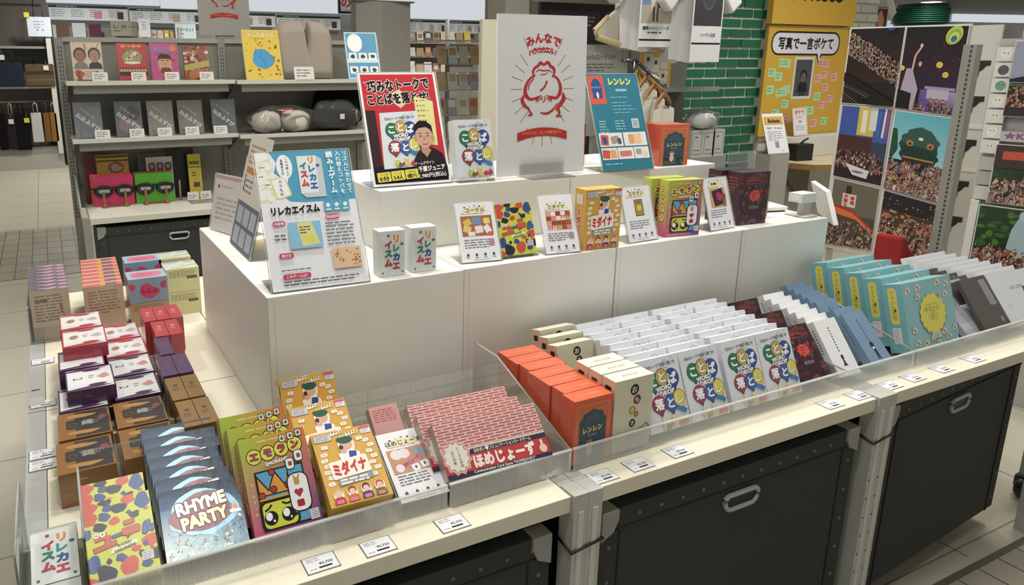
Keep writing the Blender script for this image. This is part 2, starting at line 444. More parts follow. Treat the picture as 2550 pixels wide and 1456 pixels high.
def art_yuteru():
    a = Art(100, 130, '#cbcf2e', 8)
    for x, y, rx, ry, c in ((10, 122, 12, 9, 0), (36, 116, 8, 6, 1), (34, 127, 10, 6, 2), (52, 112, 12, 9, 2), (68, 124, 10, 8, 0), (88, 117, 11, 13, 1), (8, 104, 12, 12, 0), (30, 103, 9, 7, 1), (22, 88, 10, 7, 2),
                            (44, 93, 8, 6, 0), (66, 102, 4, 3, 1), (74, 96, 8, 6, 2), (92, 101, 4, 2, 0), (3, 80, 7, 9, 1), (92, 50, 12, 10, 0), (8, 34, 11, 13, 1), (30, 33, 4, 4, 2), (47, 34, 8, 6, 1), (70, 42, 7, 5, 0),
                            (84, 46, 4, 4, 1), (92, 38, 3, 3, 0), (24, 14, 14, 15, 2), (58, 18, 13, 15, 0), (77, 32, 5, 6, 2), (82, 16, 8, 6, 1), (4, 6, 8, 9, 0), (97, 27, 8, 10, 2)): a.blob(x, y, rx, ry, YUC[c])
    O = '#8c3a2c'
    a.line([(13, 70), (32, 73), (31, 56)], 9.5, O); a.line([(10, 53), (44, 59)], 8.5, O); a.line([(13, 70), (32, 73), (31, 56)], 7, '#cd5540'); a.line([(11, 53), (43, 59)], 6, '#cd5540')
    for x in (16, 25): a.ell(x, 76, 4, 4, '#eceadb'); a.ell(x, 76, 1.4, 1.4, INK, 8)
    a.rrect(37, 66, 17, 6, 2.8, '#20335c', 8); a.rrect(38, 67, 15, 4, 2, '#3f64a4', 8)
    a.rrect(56, 82, 17, 8, 3, O, 6); a.rrect(57, 83, 15, 6, 2.5, '#cd5540', 6); a.rrect(52, 66, 28, 13, 5, O, 6); a.poly([(58, 66), (68, 67), (59, 60)], O); a.rrect(53, 67, 26, 11, 4.5, '#cd5540', 6)
    a.rrect(82, 60, 9, 20, 4, '#20335c', -12); a.rrect(83, 61, 7, 18, 3.5, '#3f64a4', -12); a.line([(91, 82), (93, 64), (101, 72)], 8, '#20335c'); a.line([(91, 82), (93, 64), (100, 72)], 5.5, '#3f64a4')
    a.poly([(33, 42), (72, 50), (73, 57), (36, 50)], '#e6e8d0')
    a.text('SHOEKI', 54, 53.5, 6, INK, .03, rot=9); a.text('NAKANISHI', 54, 47.5, 6, INK, .03, rot=9)
    a.rrect(76, 20, 17, 14, 1, '#c9c8d2'); a.lines(78, 32, 13, 4, 3, '#8e8d9c')
    return a
YUTERU = art_yuteru()
def art_rhyme():
    a = Art(124, 112, '#5f7f98', 5)
    a.grad(0, 80, 124, 32, '#27455e', '#1f3f5a', '#071722', '#0a1c2c')
    a.grad(0, 0, 124, 80, '#a3aaa6', '#6f8e9c', '#2c4c66', '#3c5a70')
    for i in range(120):
        a.same = i > 0; x, y = a.rng.uniform(2, 116), a.rng.uniform(1, 46); q = a.rng.uniform(2, 8)
        a.poly([(x, y), (x + q, y + a.rng.uniform(-2, 3)), (x + q * .6, y + a.rng.uniform(2, 6))], a.rng.choice(['#7a6a5a', '#a39684', '#3c5e74', '#c9c4b8', '#5f4a44', '#7196a8', '#dfe2e0', '#8fa4ae']))
    a.same = False
    a.blob(64, 66, 54, 35, '#7fa6c0', 22, .1); a.blob(62, 67, 48, 30, '#6d5058', 22, .08)
    a.text('RHYME', 62, 80, 27, '#f0d2a8', .055, rot=6, fit=78, out=('#4a2e30', .07)); a.text('PARTY', 64, 55, 27, '#eec58a', .055, rot=6, fit=72, out=('#4a2e30', .07))
    a.ell(112, 62, 4, 5, '#c87440', 8); a.rrect(103, 53, 17, 5, 1, '#dde0de', -6)
    return a
RHYME = art_rhyme()
def art_emo():
    a = Art(111, 160, None, 2)
    a.grad(0, 0, 111, 160, '#d04a86', '#6a4a96', '#d8742c', '#9fbf2e', 8)
    a.lines(30, 152, 62, 1, 5, '#d9d28c')
    for i, ch in enumerate('エモラン'):
        x, y = 21 + i * 23, 128 + i * 2.2; a.ell(x, y, 13, 13, '#33301c'); a.ell(x, y, 11.6, 11.6, '#d6d83a'); a.text(ch, x, y, 15, '#a8386a', .07, out=('#3a2030', .03))
    a.text('EMORANK', 56, 114, 8, '#f0eadc', .05, fit=38, rot=5, out=('#3a2c30', .04))
    for i in range(3): a.rrect(66 + i * 14, 142 + i * 2, 11, 12, 2, '#3c3832'); a.rrect(67 + i * 14, 143 + i * 2, 9, 10, 2, '#e0dcd0'); a.blob(71.5 + i * 14, 148 + i * 2, 2.6, 3, '#6a5a4a', 8, .2)
    a.rect(16, 12, 80, 92, '#24211e'); a.rect(18.5, 14.5, 75, 87, '#58a2c8')
    a.poly([(18, 64), (18, 100), (34, 74), (48, 102), (62, 76), (70, 100), (70, 64)], '#24211e'); a.poly([(19, 66), (19, 94), (34, 70), (48, 97), (62, 72), (67, 92), (67, 66)], '#d9952e')
    for x, y in ((22, 66), (42, 72), (66, 74), (44, 99)): a.ell(x, y, 6, 6, '#24211e', 12); a.ell(x, y, 4.6, 4.6, '#b03a2c', 12)
    a.rect(17, 56, 52, 4, '#24211e'); a.rect(17, 58, 52, 3, '#d9952e')
    a.rrect(14, 12, 62, 44, 9, '#24211e'); a.rrect(18.5, 14.5, 54, 39, 8, '#cfd22a')
    for x in (30, 58): a.ell(x, 30, 11, 11, '#24211e'); a.ell(x - 3, 33, 5.5, 6.5, '#eef0f2', 14); a.ell(x + 4, 25, 2, 2, '#eef0f2', 8)
    a.line([(22, 42), (29, 45), (34, 50)], 3, '#24211e'); a.line([(51, 50), (58, 46), (68, 48)], 3, '#24211e')
    a.rrect(64, 28, 36, 62, 14, '#24211e'); a.poly([(66, 34), (74, 26), (62, 22)], '#24211e'); a.rrect(66, 30, 32, 58, 12, '#e9e9ee')
    a.rrect(76, 70, 9, 12, 3, '#b8963c'); a.line([(78, 78), (77, 86)], 3, '#b8963c'); a.line([(83, 78), (86, 86)], 3, '#b8963c')
    a.ell(77.5, 60, 4, 4, '#b02c44', 12); a.ell(84.5, 60, 4, 4, '#b02c44', 12); a.poly([(73.8, 58.5), (88.2, 58.5), (81, 50)], '#b02c44'); a.rrect(75, 36, 12, 11, 2, '#a02a3a')
    for x, y in ((68, 96), (84, 106)): a.rrect(x, y, 15, 19, 5, '#24211e'); a.rrect(x + 1.2, y + 1.2, 12.6, 16.6, 4, '#e6e6ea'); a.rrect(x + 5, y + 6, 6, 7, 1, '#8a4a3c')
    a.lines(8, 7, 94, 1, 6, '#dcc0d8'); a.rrect(92, 12, 15, 16, 1, '#d8d4dc'); a.lines(94, 26, 11, 4, 3.4, '#9a95a2')
    a.vtext('カードゲーム', 9, 86, 6, '#e6d0c8', .02, 9)
    return a
EMO = art_emo()
EMO_SIDE = Art(34, 150); EMO_SIDE.grad(0, 0, 34, 150, '#b84a72', '#b84a72', '#c0c040', '#c0c040', 8)
for i, ch in enumerate('エモラン'): EMO_SIDE.ell(17, 122 - i * 24, 11, 11, '#33301c'); EMO_SIDE.ell(17, 122 - i * 24, 9.8, 9.8, '#d2cf3a'); EMO_SIDE.text(ch, 17, 122 - i * 24, 13, '#a8386a', .05)
def art_midaina():
    a = Art(108, 150, '#d2a02e', 6)
    for x, y in ((14, 104), (12, 92), (15, 80), (12, 68), (16, 56), (13, 44), (92, 118), (98, 106), (92, 94), (98, 82), (92, 70), (98, 58), (82, 124), (18, 118), (88, 46)):
        a.rrect(x - 6, y - 4, 13, 8, 2, '#a88636'); a.rrect(x - 6, y - 3.4, 12, 7.4, 2, '#ece4d6', a.rng.uniform(-8, 8)); a.rect(x - 3, y - .6, 6, 1.6, '#c9a9a2')
    a.rrect(3, 130, 32, 16, 3, '#8d8c86'); a.rrect(4, 131, 30, 14, 3, '#c4c6c4'); a.lines(7, 143, 24, 3, 4, '#8a7f96'); a.rrect(88, 132, 18, 15, 1, '#d8d8e0'); a.lines(90, 144, 14, 4, 3, '#94939e'); a.rrect(87, 142, 19, 6, 2, '#c9526a')
    for x, y in ((44, 144), (70, 138)):
        a.rrect(x - 10, y - 3, 22, 7, 2, '#e9e2d4', 10 if x < 50 else 6)
        for i in range(4): a.poly([(x - 7 + i * 5, y + 3), (x - 4 + i * 5, y + 3.6), (x - 5.5 + i * 5, y - 2)], '#5a2420')
    a.ell(56, 116, 15, 20, '#e6dfd0'); a.poly([(40, 84), (38, 98), (50, 106), (64, 106), (75, 96), (76, 84)], '#e9e9ec'); a.ell(56, 116, 11, 12, '#d9a690', 14); a.ell(56, 126, 14, 8, '#1f5a40', 14); a.ell(46, 130, 5, 3, '#1f5a40', 8)
    a.rect(56, 86, 13, 15, '#2a4d92', -8); a.ell(49, 104, 6, 6, '#d9a690', 10); a.ell(46, 112, 4, 5, '#3a2c26', 8)
    a.rrect(17, 52, 68, 36, 3, '#eee8da', 4)
    a.text('ミダイナ', 51, 70, 27, '#c8282c', .07, fit=60, rot=4)
    a.rrect(24, 38, 62, 13, 3, '#8c9092', 4); a.lines(28, 49, 54, 2, 6.5, '#dfe0dc', 4)
    for i, (x, h, s) in enumerate(((18, '#c9b07a', '#b8323a'), (42, '#7a3026', '#c8602c'), (66, '#241a18', '#3f3f7a'), (90, '#a83a30', '#54663a'))):
        a.ell(x, 20 + i * .8, 9, 11, '#eee2cc', 14); a.person(x, 4, 1.15, h, '#e3b79e', s); a.rrect(x - 6, 4, 12, 7, 2, '#d8708a')
    return a
MIDAINA = art_midaina()
MIDAINA_SIDE = Art(40, 150, '#d2a02e'); MIDAINA_SIDE.vtext('ミダイナ', 17, 92, 19, '#c8282c', .06, 19, out=('#eee8da', .07)); MIDAINA_SIDE.rrect(6, 112, 24, 26, 2, '#d9c7bd')
def art_home():
    a = Art(213, 103, '#dfaea9', 4)
    for r in range(11):
        y = 101 - r * 5.2; o = (r % 2) * 14; a.same = r > 0
        if y < 46: break
        for i in range(9):
            x = -10 + o + i * 28; a.poly([(x, y), (x + 24, y), (x + 24, y - 2.4), (x, y - 2.4)], '#a85c58')
    a.same = False
    a.rect(0, 44, 213, 4, '#cfc9bb'); a.rect(0, 0, 213, 44, '#b82a32'); a.rect(44, 36, 169, 9, '#26263c'); a.rect(0, 0, 213, 8, '#26263c')
    a.text('ほめ合い♥コミュニケーションカードゲーム', 122, 40.5, 8, '#e8ddd4', .02, fit=118)
    a.text('ほめじょーず', 120, 22, 25, '#eedbd0', .06, fit=128, out=('#8c1c26', .03))
    a.text('Communication Card Game "HOMEJOHZU"', 114, 4, 7, '#e8ddd4', .02, fit=126)
    a.burst(27, 36, 30, 25, 12, '#d9a9a2', 1.1); a.burst(27, 36, 27, 22, 12, '#b04c4a', 1.1); a.burst(27, 36, 25.5, 20.5, 12, '#d4d4c4', 1.1)
    a.vtext('たくさんほめ', 33, 51, 6, '#8a5a48', .02, 6.2); a.vtext('よう大会', 21, 46, 6, '#8a5a48', .02, 6.4)
    a.ell(199, 17, 8, 8, '#e8c4b0', 12); a.rrect(196, 20, 6, 14, 3, '#e8c4b0')
    return a
HOME = art_home()
def art_renren():
    a = Art(92, 132, '#d9531f', 3)
    a.frame(7, 6, 78, 114, 2, '#d98a2e'); a.rect(11, 0, 70, 112, '#c9692a')
    a.poly([(14, 0), (14, 88), (20, 92), (24, 102), (34, 104), (46, 110), (58, 104), (68, 102), (72, 92), (78, 88), (78, 0)], '#163f52')
    for i in range(9): an = R(20 + i * 17.5); a.same = i > 0; a.line([(46 + 10 * math.cos(an), 78 + 8 * math.sin(an)), (46 + 22 * math.cos(an), 78 + 24 * math.sin(an))], .7, '#5a8c94')
    a.same = False
    a.text('レンレン', 46, 68, 14, '#e0cc3a', .06, fit=46, rot=3); a.text('RENREN', 46, 56, 6, '#8fb0a8', .01)
    for i in range(14): a.same = i > 0; x = 16 + i * 4.6; a.line([(x, 6), (x + a.rng.uniform(-2, 2), a.rng.uniform(12, 24))], 1.2, a.rng.choice(['#c9b83a', '#2f6a54', '#a8b84a']))
    a.same = False
    a.ell(40, 22, 9, 13, '#8a3a34', 14); a.ell(40, 24, 7, 11, '#e8c9b4', 14); a.ell(40, 40, 7, 7, '#ead2c0', 14); a.ell(40, 44, 7, 4, '#b8584a', 12)
    return a
RENREN = art_renren()
RENREN_TOP = Art(92, 37, '#dd5a26'); RENREN_TOP.text('レンレン RENREN', 46, 18, 8, '#ee9a62', .01, fit=62)
RENREN_SIDE = Art(37, 132, '#d24e20'); RENREN_SIDE.vtext('レンレン', 18, 96, 15, '#e2703a', .01, 18)
def disc(a, x, y, r, c, ch): a.ell(x, y, r, r * 1.05, c); a.text(ch, x, y, r * 1.35, '#e6e2cc', .03)
def art_cream():
    a = Art(98, 150, '#d4d0b4', 3)
    for x, y, r, c, ch in ((50, 126, 11, '#232228', 'お'), (58, 104, 9.5, '#6e2a2e', 'も'), (47, 83, 9, '#b8913c', 'ろ'), (58, 73, 5.5, '#8c3a3a', 'ひ'), (49, 56, 8, '#232228', 'き')): disc(a, x, y, r, c, ch)
    a.line([(34, 22), (86, 48)], 1.6, '#6e6a48'); a.line([(86, 50), (95, 38)], 1.6, '#4a4a50')
    for i in range(12): a.same = i > 0; a.burst(a.rng.uniform(40, 92), a.rng.uniform(4, 34), 2.4, 1.1, 5, '#b5ad6c')
    return a
CREAM = art_cream()
CREAM_TOP = Art(98, 38, '#e2dfc6'); CREAM_TOP.text('おもろひき', 52, 18, 9, '#5c5848', .02, fit=40)
CREAM_SIDE = Art(38, 150, '#dcb99c'); CREAM_SIDE.rrect(9, 122, 18, 14, 3, '#3a2428'); CREAM_SIDE.rrect(9, 22, 20, 60, 2, '#cfcab0')
CREAM_B = Art(98, 145, '#cfcdb2'); disc(CREAM_B, 52, 126, 10, '#232228', 'お'); disc(CREAM_B, 56, 106, 8, '#232228', 'ち')
def art_maroon():
    a = Art(106, 152, '#3d2430', 9)
    for i in range(90): a.same = i > 0; a.blob(a.rng.uniform(0, 106), a.rng.uniform(0, 152), a.rng.uniform(3, 11), a.rng.uniform(2, 9), a.rng.choice(['#4a2832', '#5c2c30', '#2c2438', '#6a3a34', '#5a4434', '#3a3040', '#7a4634']), 9)
    a.same = False
    for i in range(10): a.same = i > 0; a.line([(a.rng.uniform(0, 40), 140 - i * 3), (a.rng.uniform(60, 106), 118 + i * 3)], 1.5, '#7c4038')
    a.same = False
    a.burst(56, 84, 24, 19, 9, '#b83038', .8); a.blob(56, 84, 17, 13, '#cf4a3e'); a.lines(46, 92, 22, 3, 7, '#8c2028', 3); a.lines(24, 130, 62, 2, 9, '#8a3a48', 4)
    a.text('ののの', 56, 50, 12, '#8c7c78', .05, fit=34)
    return a
MAROON = art_maroon()
def art_slim(bg, ink, fig):
    a = Art(82, 148, bg, 2)
    for i in range(9): a.rect(39.5 - .4, 122 - i * 7.6, 3.6, 4.6, ink)
    if fig == 'pawn':
        a.poly([(34, 24), (50, 24), (46, 30), (44.5, 40), (47, 44), (37, 44), (39.5, 40), (38, 30)], '#3a2c30'); a.ell(42, 48, 5, 5, '#3a2c30', 12)
        a.lines(20, 14, 44, 1, 4, '#8f9096')
    else:
        a.poly([(34, 52), (35, 46), (38, 36), (37, 24), (36, 14), (40, 14), (42, 26), (44, 14), (48, 14), (46, 30), (47, 40), (46, 52)], '#23202a'); a.ell(41, 54, 7, 8, '#23202a', 12); a.rect(37.5, 42, 7, 6, '#dde0e4')
        a.rect(26, 5, 44, 4.5, '#3e454e')
    return a
SLIM_W = art_slim('#dddee0', '#3a3c44', 'pawn'); SLIM_B = art_slim('#6f8aa6', '#33404f', 'man')
def art_turq():
    a = Art(210, 190, '#7fb4ba', 7)
    for x, y in ((22, 168), (66, 172), (150, 176), (186, 168), (176, 140), (34, 24), (70, 18), (120, 12), (168, 22), (196, 44), (150, 40), (56, 148), (26, 60), (100, 30)):
        for k in range(5): a.ell(x + 6 * math.cos(k * 1.26), y + 6 * math.sin(k * 1.26), 5, 5, ['#d8d2c0', '#cfc6b0', '#c9a894', '#d8d2c0', '#b8a48c'][k], 8)
        a.ell(x, y, 3.4, 3.4, '#7a4a3c', 8)
    a.burst(112, 92, 58, 52, 16, '#8a9434'); a.burst(112, 96, 57, 51, 16, '#d8ce3c')
    a.lines(84, 122, 56, 2, 8, '#b0a62e'); a.ell(112, 88, 22, 14, '#c6bc32', 16); a.rect(106, 76, 6, 18, '#a89e3a'); a.text('ゆるかわ', 110, 108, 17, '#b3a92e', .05); a.poly([(134, 142), (148, 144), (144, 132)], '#c05a3c')
    a.rrect(96, 26, 38, 18, 3, '#b9bfae'); a.lines(102, 40, 26, 3, 4.4, '#8f978c')
    return a
TURQ = art_turq()
def art_turq_side():
    a = Art(52, 190, '#6ea6ae', 5)
    a.rrect(14, 80, 22, 100, 8, '#cfc64a'); a.vtext('ゆるかわ動物', 25, 168, 13, '#b0a63a', .03, 14); a.ell(28, 118, 3, 4, '#3c3a34', 8)
    a.rrect(14, 26, 22, 44, 2, '#d5cbd0'); a.lines(17, 66, 16, 6, 6, '#a99aa4')
    return a
TURQ_SIDE = art_turq_side()
def art_card(bg, ink, n=5, w=100, h=150, s=3):
    a = Art(w, h, bg, s); a.lines(w * .1, h * .9, w * .8, n, h * .06, ink); return a
GREY_PACK = Art(150, 170, '#a5a5ae', 4); GREY_PACK.rect(0, 26, 150, 20, '#b5b5bd'); GREY_PACK.blob(92, 96, 32, 16, '#eceff2', 20, .2); GREY_PACK.blob(40, 120, 26, 26, '#9a9aa4')  # white glare patch painted into the pack print
DARK_CARD = Art(130, 150, '#57524f', 4); DARK_CARD.rrect(86, 66, 32, 74, 3, '#8a8a8c'); DARK_CARD.ell(104, 24, 7, 8, '#8a7d7c', 12); DARK_CARD.vtext('ことば', 102, 124, 12, '#6e6e72', .01, 17)
WHITE_SET = Art(205, 155, '#dadce1', 3); WHITE_SET.text('ふきだしのまち', 118, 108, 12, '#6b6c78', .02, fit=66); WHITE_SET.rrect(150, 88, 12, 18, 2, '#55565f'); WHITE_SET.rrect(152, 58, 8, 12, 2, '#a3a4ac'); WHITE_SET.ell(60, 60, 10, 8, '#cdcfd6')
def art_rileka(w=62, h=100):
    a = Art(w, h, '#d9dedb', 3)
    for i in range(10): a.same = i > 0; a.poly([(a.rng.uniform(0, w), a.rng.uniform(0, h)) for _ in range(3)], '#ced5d2')
    a.same = False
    c = ['#d98a2e', '#2b8a86', '#2b5a92', '#b8384e', '#1f7a70', '#c83a3a']
    for i, ch in enumerate('リレカエ'): a.text(ch, w * .66, h * (.82 - .2 * i), h * .19, c[i], .07)
    for i, ch in enumerate('イスム'): a.text(ch, w * .36, h * (.7 - .2 * i), h * .19, c[i + 3] if i < 2 else c[3], .07)
    a.ell(w * .88, h * .7, 4, 3, '#1f7a70', 10); a.ell(w * .36, h * .9, 3, 3, '#a03a5a', 10); a.ell(w * .14, h * .08, 2.4, 2.4, '#a03a5a', 8); a.ell(w * .9, h * .08, 2.2, 2.2, '#2b5a92', 8)
    return a
RILEKA = art_rileka()
def art_flyer(title, kind):
    a = Art(100, 145, '#e2e3e8', len(kind)); a.rng = random.Random(len(title) * 7 + len(kind))
    a.pennants(title)
    if kind == 'table':
        a.rect(10, 62, 80, 50, '#a8643e'); 
        for x, y, rx, ry, c in ((26, 96, 10, 8, '#d4b24a'), (24, 80, 10, 8, '#d9c060'), (50, 100, 12, 9, '#6f8fb0'), (54, 78, 10, 9, '#dcd6dc'), (76, 98, 8, 7, '#d9d068'), (76, 78, 8, 10, '#e2dee2'), (34, 68, 9, 5, '#e4dede'), (82, 66, 7, 5, '#d2584a')): a.rrect(x - rx, y - ry, 2 * rx, 2 * ry, 2.5, c, a.rng.uniform(-30, 30))
    elif kind == 'grid':
        a.rect(14, 62, 74, 52, '#c98a60')
        for i in range(5):
            for j in range(4): a.rrect(15 + i * 14.6, 63 + j * 12.6, 13.4, 11.4, 1, a.rng.choice(['#e4d8d0', '#a3522e', '#c9a27a', '#e8dfda', '#8e4528', '#d2848c']))
        a.text('ミダイナ', 72, 98, 11, '#c84a54', .05, fit=28)
        a.text('ミダイナ', 32, 70, 11, '#c84a54', .05, fit=30)
    elif kind == 'single':
        a.rect(38, 66, 30, 44, '#4c4030'); a.rect(40, 68, 26, 40, '#a88a3e'); a.rrect(46, 80, 15, 14, 4, '#c9c43a'); a.rect(44, 98, 18, 8, '#8a6a34')
    elif kind == 'dark':
        a.rect(18, 60, 66, 54, '#c9a058'); a.rect(30, 66, 46, 44, '#3f2d52', 8); a.blob(58, 90, 13, 12, '#b0384a'); a.rect(70, 62, 12, 34, '#8a5a3a', -14)
    elif kind == 'praise':
        a.rect(8, 58, 84, 54, '#c09070'); 
        for x in (26, 42): a.ell(x, 100, 12, 11, '#dcd4dc')
        a.poly([(60, 110), (92, 100), (92, 84), (66, 92)], '#7fa6b4'); a.rect(16, 70, 62, 16, '#c48088', 20); a.text('ほめじょーず', 50, 80, 9, '#8a2c3a', .03, fit=40, rot=20); a.ell(24, 70, 9, 9, '#e0d6da')
        for x, y in ((56, 66), (76, 70)): a.rrect(x - 8, y - 8, 16, 15, 2, '#dde4ec', 8); a.rect(x - 2, y - 3, 4, 6, '#4a5460')
    a.lines(12, 54, 70, 4, 6, '#77787e'); a.rrect(76, 36, 13, 18, 2, '#a98a92') if kind in ('table', 'grid') else None
    a.icons()
    return a
FLY = {k: art_flyer(t, k) for t, k in (('ユーテル', 'table'), ('ミダイナ', 'grid'), ('エモラン', 'single'), ('', 'dark'), ('ほめじょーず', 'praise'))}
def art_a4_rileka():
    a = Art(205, 297, '#e2e4ea', 5)
    a.poly([(0, 297), (30, 297), (44, 272), (36, 250), (52, 236), (34, 214), (62, 186), (96, 182), (205, 182), (205, 297)], '#4a9ec0')
    for x, y, r in ((14, 288, 16), (20, 262, 14), (10, 240, 18), (26, 226, 12), (12, 204, 16), (24, 196, 10)): a.rrect(x - r, y - r * .8, 2 * r, 1.6 * r, 3, '#d9d8a0', a.rng.uniform(-40, 40)); a.rrect(x - r * .85, y - r * .65, 1.7 * r, 1.3 * r, 3, '#e6e8e4', a.rng.uniform(-40, 40))
    for x, y in ((16, 264), (12, 244), (24, 226)): a.lines(x - 8, y, 14, 1, 4, '#3c3f48')
    a.rrect(30, 194, 34, 46, 5, '#d5cf86', 14); a.rrect(33, 197, 28, 40, 4, '#eaecea', 14); a.vtext('のりもの', 47, 230, 8, '#4a4c54', .02, 9)
    a.ell(60, 262, 17, 27, '#eaecf0'); a.poly([(56, 240), (66, 240), (62, 226)], '#eaecf0'); a.vtext('これは新しい', 66, 280, 6, '#3a3c44', .02, 7); a.vtext('言葉あそび', 55, 276, 6, '#3a3c44', .02, 7)
    a.poly([(88, 202), (98, 192), (142, 192), (142, 276), (130, 284), (88, 284)], '#c3c8ce'); a.poly([(88, 202), (126, 202), (130, 284), (88, 284)], '#dde1e4')
    for i, ch in enumerate('リレカエ'): a.text(ch, 118, 274 - i * 19, 17, ['#d98a2e', '#2b7a96', '#2f74b4', '#2b5fb0'][i], .07)
    for i, ch in enumerate('イスム'): a.text(ch, 100, 262 - i * 19, 17, ['#2b8a86', '#c83a4e', '#c04a3a'][i], .07)
    a.ell(132, 262, 4, 3, '#1f6a80', 10)
    a.vtext('リズムに合わせて', 195, 286, 12, '#e8f0f4', .03, 12.2); a.vtext('入れ替えコトバを', 179, 286, 12, '#e8f0f4', .03, 12.2); a.vtext('読み上ゲーム', 160, 284, 15, '#e8f0f4', .05, 16)
    a.text('リレカエイスム', 70, 167, 19, '#16161a', .06, fit=104, rot=1)
    for i in range(3): a.rect(132 + i * 19, 158, 18, 24, '#4a9ec0'); a.ell(141 + i * 19, 172, 5, 5, '#dce8ee', 10); a.rect(135 + i * 19, 161, 12, 3, '#dce8ee')
    for x, y, wd, t in ((18, 134, 26, '内容物'), (132, 141, 30, '商品説明'), (22, 66, 30, '遊び方'), (24, 22, 58, 'このゲームは？')): a.rrect(x, y, wd, 11, 4, '#c43a5c'); a.text(t, x + wd / 2, y + 5.5, 7, '#f0dde2', .03)
    a.rect(48, 84, 70, 56, '#86bcd8'); a.poly([(68, 138), (98, 140), (112, 92), (74, 88)], '#d9d48c'); a.lines(72, 130, 26, 3, 6, '#5a5846'); a.rect(76, 96, 26, 14, '#d8d24a', -6)
    a.lines(18, 116, 26, 2, 8, '#5c5e66'); a.lines(128, 134, 66, 7, 7.6, '#6a6c74', 2.6); a.rect(134, 34, 62, 44, '#dcb892')
    for i in range(24): a.same = i > 0; a.rect(a.rng.uniform(136, 190), a.rng.uniform(36, 72), 5, 2.4, a.rng.choice(['#c98a54', '#8c6a4a', '#c25c50', '#8a5a3a']), 35)
    a.same = False
    a.lines(22, 42, 74, 1, 5, '#5c5e66'); a.lines(24, 18, 172, 2, 6.5, '#55575f', 2.4)
    return a
A4_RILEKA = art_a4_rileka()
def art_a4_red():
    a = Art(210, 290, '#e8e6e6', 4); a.rect(6, 6, 198, 278, '#c4202e'); a.rect(6, 6, 26, 186, '#3a2428'); a.rect(6, 6, 198, 44, '#1e1420'); a.ell(14, 264, 2, 2, '#f0d8d8', 8)
    a.rrect(46, 200, 0.1, .1, .01, '#c4202e')
    a.text('巧みなトークで', 104, 256, 32, '#1a1416', .05, fit=170, rot=3, out=('#e8dcd8', .06))
    a.poly([(84, 236), (104, 244), (120, 232), (116, 206), (102, 196), (86, 208)], '#d8cf9a')
    a.text('ことばを落とせ!', 100, 222, 30, '#1a1416', .05, fit=168, rot=3, out=('#e8dcd8', .06))
    a.poly([(142, 226), (192, 212), (188, 96), (136, 104)], '#dcd68a')
    for i in range(8): a.ell(148 + i * .3, 214 - i * 13, 2, 2, INK, 8); a.lines(154, 216 - i * 13.3, 24, 1, 6, '#8e8850')
    # framed picture of the game's box
    b = KOTOBA; k = .92
    a.L = a.mx + 1; base = a.L
    sx = lambda x, y: (34 + x * k + y * .05, 42 + y * k + x * .03)
    for vs, fs, c, L in b.it: a.it.append(([sx(*p) for p in vs], fs, c, base + L))
    a.mx = a.L = base + b.mx
    # person in a dark shirt, short black hair
    a.poly([(112, 20), (116, 62), (132, 84), (150, 92), (176, 88), (196, 74), (204, 40), (204, 14)], '#231c22'); a.rect(140, 78, 20, 22, '#b88a74'); a.ell(152, 118, 23, 28, '#c89c86', 22); a.ell(128, 116, 4, 7, '#b88a74', 10); a.ell(176, 116, 4, 7, '#b88a74', 10)
    a.poly([(126, 122), (128, 148), (142, 160), (162, 160), (176, 148), (178, 122), (172, 138), (160, 144), (140, 142), (131, 136)], '#171318')
    for x in (142, 162): a.rect(x - 5, 127, 10, 1.8, '#2c1e1c'); a.ell(x, 121, 3, 1.6, '#241a1a', 10)
    a.poly([(150, 122), (154, 122), (156, 110), (149, 110)], '#b4846e'); a.line([(145, 101), (152, 99), (160, 101)], 2, '#8c4a44'); a.poly([(138, 84), (152, 66), (166, 84), (160, 90), (144, 90)], '#b88a74')
    a.text('ゲームデザイン', 142, 52, 9, '#e6dcdc', .02, fit=54, rot=3)
    a.text('千原ジュニア', 160, 38, 15, '#eee6e6', .04, fit=74, rot=3); a.text('1,980円(税込)', 160, 20, 13, '#eee6e6', .02, fit=74, rot=3)
    for i, (t, u) in enumerate((('プレイ時間', '5分'), ('プレイ人数', '2-8人'), ('対象年齢', '8歳から'))):
        a.rrect(12 + i * 37, 10 + i * 2, 35, 24, 2, '#d9cc3a', 3); a.text(t, 29.5 + i * 37, 28 + i * 2, 6, INK, .01, fit=22, rot=3); a.text(u, 29.5 + i * 37, 18 + i * 2, 12, INK, .04, fit=26, rot=3)
    return a
A4_RED = art_a4_red()
